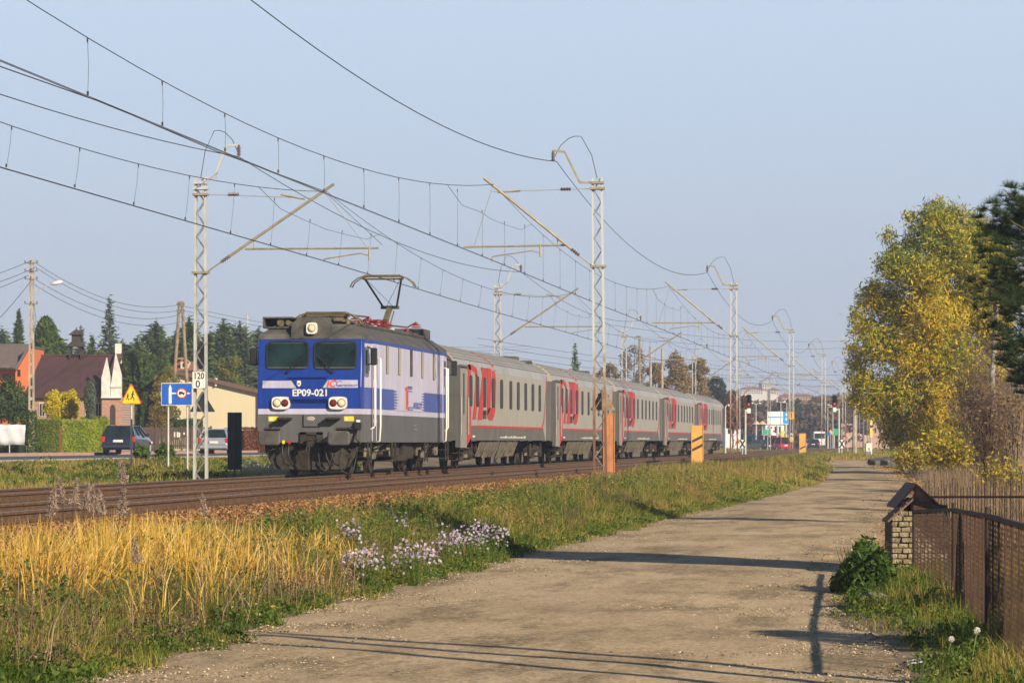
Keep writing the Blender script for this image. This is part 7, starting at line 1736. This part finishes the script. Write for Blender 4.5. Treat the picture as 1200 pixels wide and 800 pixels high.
# far woods on the slope: one mass
n_ = 3400; s_ = rng.uniform(520, 1500, n_); px = rng.uniform(835, 1220, n_); X_, Y_ = (-st * s_ + ct * (px - 600) / F * s_), (ct * s_ + st * (px - 600) / F * s_); Zg = H(X_, Y_) + hill(X_, Y_); hgt_ = rng.uniform(5, 10, n_) * (1 - .35 * smooth(900, 1500, s_)); ptop = 517 - (Zg + hgt_ - EYE) / s_ * F; kp = ptop > np.where((px > 862) & (px < 957), 469, 462); X_, Y_, s_, Zg, hgt_ = X_[kp], Y_[kp], s_[kp], Zg[kp], hgt_[kp]; n_ = len(X_)
kk = 80; idx = np.repeat(np.arange(n_), kk); R_ = rng.uniform(3, 5.5, n_)[idx] * .8; hh = hgt_[idx]; d = unit(rng.normal(size=(n_ * kk, 3))); C = np.stack([X_[idx] + d[:, 0] * R_, Y_[idx] + d[:, 1] * R_, Zg[idx] + hh * (.55 + .45 * d[:, 2])], 1)
wood_m = tint_mat('far_woods', [(0, (.035, .045, .025)), (.35, (.08, .06, .04)), (.6, (.14, .085, .055)), (.85, (.20, .14, .06)), (1, (.26, .20, .08))], .9, .2)
o = quads('far_woods', leaves(C, .8, 1.1), wood_m, None, np.repeat(rng.random(n_), kk) * .8 + rng.normal(0, .1, n_ * kk) + .1); tag(o, 'brown and green autumn woods on the distant slope', 'woods', kind='stuff')
for px, s, wd_, py, stp, lab in ((935, 560, 17, 464, DGR, 'dark conifer like tree right of the billboard'), (960, 600, 30, 462, RED, 'broad red brown tree between the far masts'), (945, 640, 22, 470, GRY, 'grey brown tree behind the third orange board'), (985, 620, 26, 468, RED, 'red brown tree right of the right signal'), (1012, 480, 26, 470, GRY, 'grey brown tree behind the pale poles')):
    leafy_tree('autumn_tree', lab, 'tree', px, s, wd_, py, 512, stp, 2200, .6, .4, seed=int(px), nb=12)

# ---------------- the yellow willow and neighbours on the right
WIL = [(0, (.06, .11, .015)), (.3, (.25, .29, .04)), (.5, (.54, .47, .055)), (.75, (.82, .56, .035)), (1, (.86, .42, .015))]
s = 140; base = at(1112, s); t = thing('willow_tree', 'big yellow and green autumn willow overhanging the road on the right', 'tree', base); k = s / F
tr, li, tips = limb_tree(base, 10.2, .22, 22, 4.6, 77, .12, 4, .45); o = tr.build('trunk', m_bark, t); li.build('limbs', m_bark, o)
lobes = [(1095, 262, 22), (1075, 283, 24), (1110, 290, 30), (1050, 312, 24), (1085, 325, 34), (1130, 300, 30), (1028, 348, 22), (1055, 360, 32), (1100, 370, 38), (1140, 350, 34), (1015, 385, 20), (1035, 405, 28), (1075, 415, 36), (1120, 420, 36), (1008, 420, 18), (1010, 448, 20), (1030, 458, 24), (1060, 462, 28), (1100, 468, 32), (1150, 440, 30), (1045, 490, 18), (1075, 500, 22), (1105, 515, 22), (1065, 528, 12), (1090, 535, 14), (1125, 505, 24), (1150, 285, 24), (1155, 325, 26), (1162, 375, 26), (1138, 262, 18), (1172, 300, 22), (1180, 345, 24), (1020, 475, 18), (1045, 512, 16), (1062, 536, 13), (1040, 275, 8), (1100, 236, 7), (1090, 246, 8), (1118, 250, 14), (1068, 255, 8), (1048, 290, 9), (1003, 368, 9), (998, 405, 9), (999, 470, 9)]
bl = []
rn = random.Random(5)
for (px, py, r) in lobes:
    p = P(px, py, s) - base; r2 = r * k * 1.0; dy = rn.uniform(-1, 1) * (1.9 if r > 20 else .8); bl.append((p.x, p.y + dy, p.z, r2, r2 * 1.3, r2 * .9))
    if r > 20: bl.append((p.x + rn.uniform(-.4, .4), p.y - dy, p.z, r2 * .8, r2, r2 * .8))
C, idx = crown_pts(130000, bl); C = C + rng.normal(0, .13, C.shape)
hole = (pn(C[:, 0] * 1.0 + C[:, 1] * .4, C[:, 2], .55, 41) + .5 * pn(C[:, 0], C[:, 2] * 1.3, .22, 42)) > -.72; C, idx = C[hole], idx[hole]
tn = .50 + .10 * np.sin(idx * 1.7) + rng.normal(0, .19, len(C)) - .16 * smooth(7.2, 9.5, C[:, 2]) + .12 * (rng.random(len(C)) < .12) - .05
wil_m = tint_mat('willow_leaves', WIL, .55, .35)
quads('crown', leaves(C, .05, .23, droop=.45), wil_m, t, tn)
tw = MB()
for v in C[rng.choice(len(C), 260)]:
    a = Vector(v); b_ = a * .82 + Vector((0, 0, .1)); tw.tube([b_, (a + b_) / 2 + Vector((.05, 0, .1)), a], .012, 3, .005)
tw.build('twigs', m_twig, t)
def twig_shrub(name, label, px, s, wpx, py_top, n_, leafc=None, nl=0, cat='shrub', m=m_twig, r=.012, lsz=.1, fan=.5):
    base = at(px, s); t = thing(name, label, cat, base); k = s / F; hgt = zof(py_top, s) - base.z; R_ = wpx / 2 * k; rn = random.Random(int(px) + int(s)); mb = MB(); tp = []
    for i in range(n_):
        a = rn.uniform(0, 6.28); q = rn.random() ** .6; h_ = hgt * rn.uniform(.55, 1.0) * (1 - .25 * q); b0 = Vector((R_ * .35 * rn.uniform(-1, 1), R_ * .35 * rn.uniform(-1, 1), -.1)); e_ = Vector((R_ * q * math.cos(a), R_ * q * math.sin(a), h_)); md = b0.lerp(e_, .5) + Vector((rn.uniform(-.1, .1) * R_, rn.uniform(-.1, .1) * R_, .12 * h_)); mb.tube([b0, md, e_], r, 3, r * .35)
        for j in range(4):
            c = md.lerp(e_, rn.random()); d_ = Vector((rn.uniform(-1, 1), rn.uniform(-1, 1), rn.uniform(.3, 1.2))).normalized() * hgt * rn.uniform(.06, .16); mb.tube([c, c + d_], r * .5, 3, r * .25); tp.append(c + d_); tp.append(c + d_ * .5)
    mb.build('branches', m, t)
    if nl:
        C = np.array([tuple(tp[rn.randrange(len(tp))]) for _ in range(nl)]) + rng.normal(0, .12, (nl, 3)); quads('foliage', leaves(C, lsz * .5, lsz, droop=.2), leafc, t, rng.random(nl))
    return t
br_leaf = tint_mat('brown_leaves', [(0, (.12, .07, .05)), (.6, (.22, .14, .09)), (1, (.32, .2, .07))], .8, .3); yl_leaf = tint_mat('yellow_leaves', [(0, (.14, .16, .02)), (.5, (.40, .32, .03)), (1, (.62, .44, .05))], .6, .35)
leafy_tree('bare_tree', 'half bare brown twigged tree behind the willow top on the right', 'tree', 1150, 155, 92, 236, 520, [(0, (.12, .08, .05)), (.5, (.24, .17, .08)), (1, (.42, .30, .09))], 30000, .16, .3, seed=90, nb=30)
twig_shrub('bare_shrub', 'tall tangle of bare brown twigs right of the willow', 1150, 120, 80, 395, 190, br_leaf, 2200, r=.014)
twig_shrub('bare_shrub', 'bare brown twigs behind the birch trunk', 1185, 100, 60, 430, 150, br_leaf, 900, r=.012)
twig_shrub('bare_shrub', 'pale upright bare stems at the right edge before the pine', 1190, 84, 50, 400, 90, br_leaf, 500, r=.012, m=m_pole)
twig_shrub('bare_shrub', 'fine reddish brown twigs growing in front of the birch trunk', 1160, 74, 44, 432, 210, br_leaf, 700, r=.006)
twig_shrub('yellow_shrub', 'yellow leaved shrub under the willow near the dry grass', 1112, 100, 66, 500, 90, yl_leaf, 2600, r=.008, lsz=.12)
twig_shrub('yellow_shrub', 'green and yellow shrub at the foot of the willow by the road', 1070, 128, 50, 518, 70, yl_leaf, 1500, r=.008, lsz=.13)
twig_shrub('yellow_shrub', 'sparse yellow shrub behind the picket fence at the right edge', 1175, 70, 60, 530, 70, yl_leaf, 900, r=.006, lsz=.09)
# birch trunk
s = 78; base = at(1165, s); t = thing('birch_tree', 'pale birch trunk standing in the shrubs on the right', 'tree', base); k = s / F
MB().tube([(0, 0, -.2), (.03, 0, 1.5), (-.05, 0, 3.0), (.06, 0, 4.6), (.1, 0, 5.6)], .10, 9, .035).build('trunk', m_barkp, t)
mb = MB(); rn = random.Random(3); tp = []
for i in range(26):
    z = 1.9 + i * .14; a = i * 2.4; L_ = rn.uniform(.5, 1.1); e_ = Vector((L_ * math.cos(a), L_ * math.sin(a), z + L_ * .8)); mb.tube([(0, 0, z), e_ * .5 + Vector((0, 0, z * .5 + .1)), e_], .016, 4, .004); tp.append(e_)
mb.build('limbs', m_twig, t)
C = np.array([tuple(rn.choice(tp)) for _ in range(700)]) + rng.normal(0, .22, (700, 3)); quads('crown', leaves(C, .04, .07, droop=.3), yl_leaf, t, rng.random(700))
# leafy weed bush at the hut
p = at(1012, 36.5); cl = []
t = thing('leafy_bush', 'knee high leafy green bush beside the brick hut at the road edge', 'shrub', p)
n_ = 2600; a = rng.uniform(0, 6.28, n_); q = np.sqrt(rng.random(n_)); z = rng.random(n_) ** .8; top = .50 * np.exp(-((q * np.cos(a) - .15) ** 2) * .9) * (1 + .28 * np.sin(a * 3 + q * 5) * np.cos(q * 8 + a)); C = np.stack([.36 * q * np.cos(a), .8 * q * np.sin(a), top * z], 1)
bsh_m = tint_mat('bush_leaves', [(0, (.02, .045, .008)), (.5, (.055, .11, .015)), (1, (.13, .19, .03))], .6, .3)
quads('foliage', leaves(C, .03, .10, up=.3), bsh_m, t, .5 + rng.normal(0, .2, n_))
mb = MB(); [mb.tube([(.02 * i - .15, .08 * (i % 4) - .1, 0), (.04 * i - .3, .1 * (i % 4) - .12, .5)], .005, 4, .002) for i in range(14)]; mb.build('stems', weed_m, t)
# two bare brown weed stalks by the hut
for px, s, py, lab in ((1040, 38.0, 632, 'dark dry stalk touching the left side of the brick hut'), (997, 36.5, 652, 'thin green shoot rising from the leafy bush')):
    g_ = at(px, s); h_ = zof(py, s) - g_.z; t = thing('weed_stalk', lab, 'weed', g_); MB().tube([(0, 0, 0), (.02, 0, h_ * .5), (-.02, 0, h_)], .006, 5, .002).build('stem', m_frame if px > 1020 else weed_m, t)
    C = np.stack([rng.normal(0, .02, 60), rng.normal(0, .02, 60), rng.uniform(h_ * .4, h_, 60)], 1); quads('foliage', leaves(C, .015, .035), brown_m if px > 1020 else weed_m, t, rng.random(60) * .5)
# ---------------- pine at the right edge
s = 62; bx, by = XY(1238, s); t = thing('pine_tree', 'dark long needled pine cut by the right edge of the picture', 'conifer', (bx, by, 0)); k = s / F
MB().tube([(0, 0, -.2), (.05, 0, 2), (-.05, 0, 4.5), (-.25, 0, 6.3)], .13, 9, .03).build('trunk', m_bark, t)
rn = random.Random(11); mb = MB(); tufts = []
def px_local(px, py): p = P(px, py, s); return Vector((p.x - bx, p.y - by, p.z))
shoots = [(1176, 222), (1192, 232), (1163, 245), (1182, 250), (1150, 238), (1197, 215 + 15), (1150, 268), (1170, 270), (1190, 275), (1147, 300), (1168, 300), (1190, 300), (1148, 325), (1165, 322), (1185, 325), (1150, 350), (1172, 352), (1193, 350), (1160, 375), (1182, 375), (1198, 380), (1165, 395), (1180, 412), (1195, 410), (1170, 425), (1190, 436), (1162, 412), (1205, 400), (1215, 340), (1225, 300), (1215, 260), (1240, 350), (1245, 300), (1240, 420), (1210, 440), (1260, 380), (1155, 285), (1157, 335), (1143, 255)]
for (px, py) in shoots:
    e_ = px_local(px, py); e_.y += rn.uniform(-.7, .7); z0 = max(.5, e_.z - rn.uniform(.3, .8)); c = Vector((-.03 - .03 * z0, 0, min(z0, 6)))
    mb.tube([c, c.lerp(e_, .6) + Vector((0, 0, -.06)), e_], .022, 5, .008)
    for j in range(16): tufts.append((e_.lerp(c, rn.uniform(0, .55)) + Vector((rn.uniform(-.2, .2), rn.uniform(-.4, .4), rn.uniform(-.17, .17))), rn.uniform(.7, 1.1)))
mb.build('branches', m_bark, t)
Nn = 90; TC = np.array([tuple(a) for a, _ in tufts]); idx = np.repeat(np.arange(len(TC)), Nn); d = rng.normal(size=(len(idx), 3)); d[:, 2] = np.abs(d[:, 2]) * 1.0 + .15; d = unit(d); L_ = .16 * rng.uniform(.7, 1.1, len(idx)); B0 = TC[idx] + d * .01; T0 = B0 + d * L_[:, None]; W0 = unit(np.cross(d, rng.normal(size=d.shape))) * .0032
pin_m = tint_mat('pine_needles', [(0, (.012, .028, .01)), (.5, (.028, .055, .014)), (1, (.075, .11, .02))], .5, .15)
quads('needles', np.stack([B0 - W0, B0 + W0, T0 + W0 * .4, T0 - W0 * .4], 1).reshape(-1, 3), pin_m, t, np.clip(.5 + rng.normal(0, .2, len(idx)), 0, 1))
# ---------------- trees just outside the right edge whose shadows fall on the road
def slim_tree(name, label, x, y, Hh, r, crownr=0, lo=2.0, seed=1, nl=2500):
    t = thing(name, label, 'tree', (x, y, 0)); tr, li, tips = limb_tree(None, Hh, r, 10, max(crownr, .25), seed, .5, 3); o = tr.build('trunk', m_bark, t); li.build('limbs', m_twig, o)
    if crownr:
        u = rng.random(nl); a = rng.uniform(0, 6.28, nl); rr_ = crownr * np.sqrt(np.clip(np.sin(np.pi * np.clip(u * .95 + .05, 0, 1)), 0, 1)) * np.sqrt(rng.random(nl)); C = np.stack([rr_ * np.cos(a), rr_ * np.sin(a), lo + (Hh - lo) * u], 1); quads('crown', leaves(C, .12, .2), weed_m, t, rng.random(nl))
    return t
slim_tree('poplar_tree', 'slim poplar just right of the view', 5.0, 37.2, 10.7, .12, 1.2, 3.6, 1, 30000)
def sapling(label, x, y, Hh, seed):
    t = thing('sapling', label, 'tree', (x, y, 0)); rn = random.Random(seed); pts = [Vector((rn.uniform(-.06, .06) * i, rn.uniform(-.06, .06) * i, Hh * i / 6 - .1)) for i in range(7)]
    MB().tube(pts, .10, 7, .055).build('trunk', m_bark, t); mb = MB()
    for i in range(5): p = pts[6 - i % 3]; mb.tube([p, p + Vector((rn.uniform(-.3, .3), rn.uniform(-.3, .3), .5))], .015, 4, .005)
    mb.build('twigs', m_twig, t)
for i, (x, y, h_, lab) in enumerate(((2.4, 19.4, 5.6, 'left young sapling right of the view'), (2.6, 20.1, 5.4, 'middle young sapling right of the view'), (2.3, 18.55, 5.2, 'right young sapling right of the view'))): sapling(lab, x, y, h_ * 1.19, 20 + i)
slim_tree('young_tree', 'young leafy tree right of the view shading the fence', 5.2, 22.0, 4.6, .08, .9, 1.6, 9, 1500)
slim_tree('young_tree', 'second young leafy tree right of the view', 5.0, 27.5, 4.2, .08, .8, 1.5, 12, 1300)
# ================================================================== haze
hz = MB().box(-700, 500, -40, 1750, -3, 90).build('haze', None); hz.data.materials.clear()
hm = bpy.data.materials.new('thin_haze'); hm.use_nodes = True; n = hm.node_tree; n.nodes.remove(n.nodes['Principled BSDF'])
pv = n.nodes.new('ShaderNodeVolumePrincipled'); pv.inputs['Color'].default_value = (.66, .76, 1.0, 1); pv.inputs['Density'].default_value = .00040; pv.inputs['Anisotropy'].default_value = 0
n.links.new(pv.outputs[0], n.nodes['Material Output'].inputs['Volume']); hz.data.materials.append(hm); tag(hz, kind='stuff'); hz['label'] = 'thin pale autumn haze in the air'; hz['category'] = 'haze'
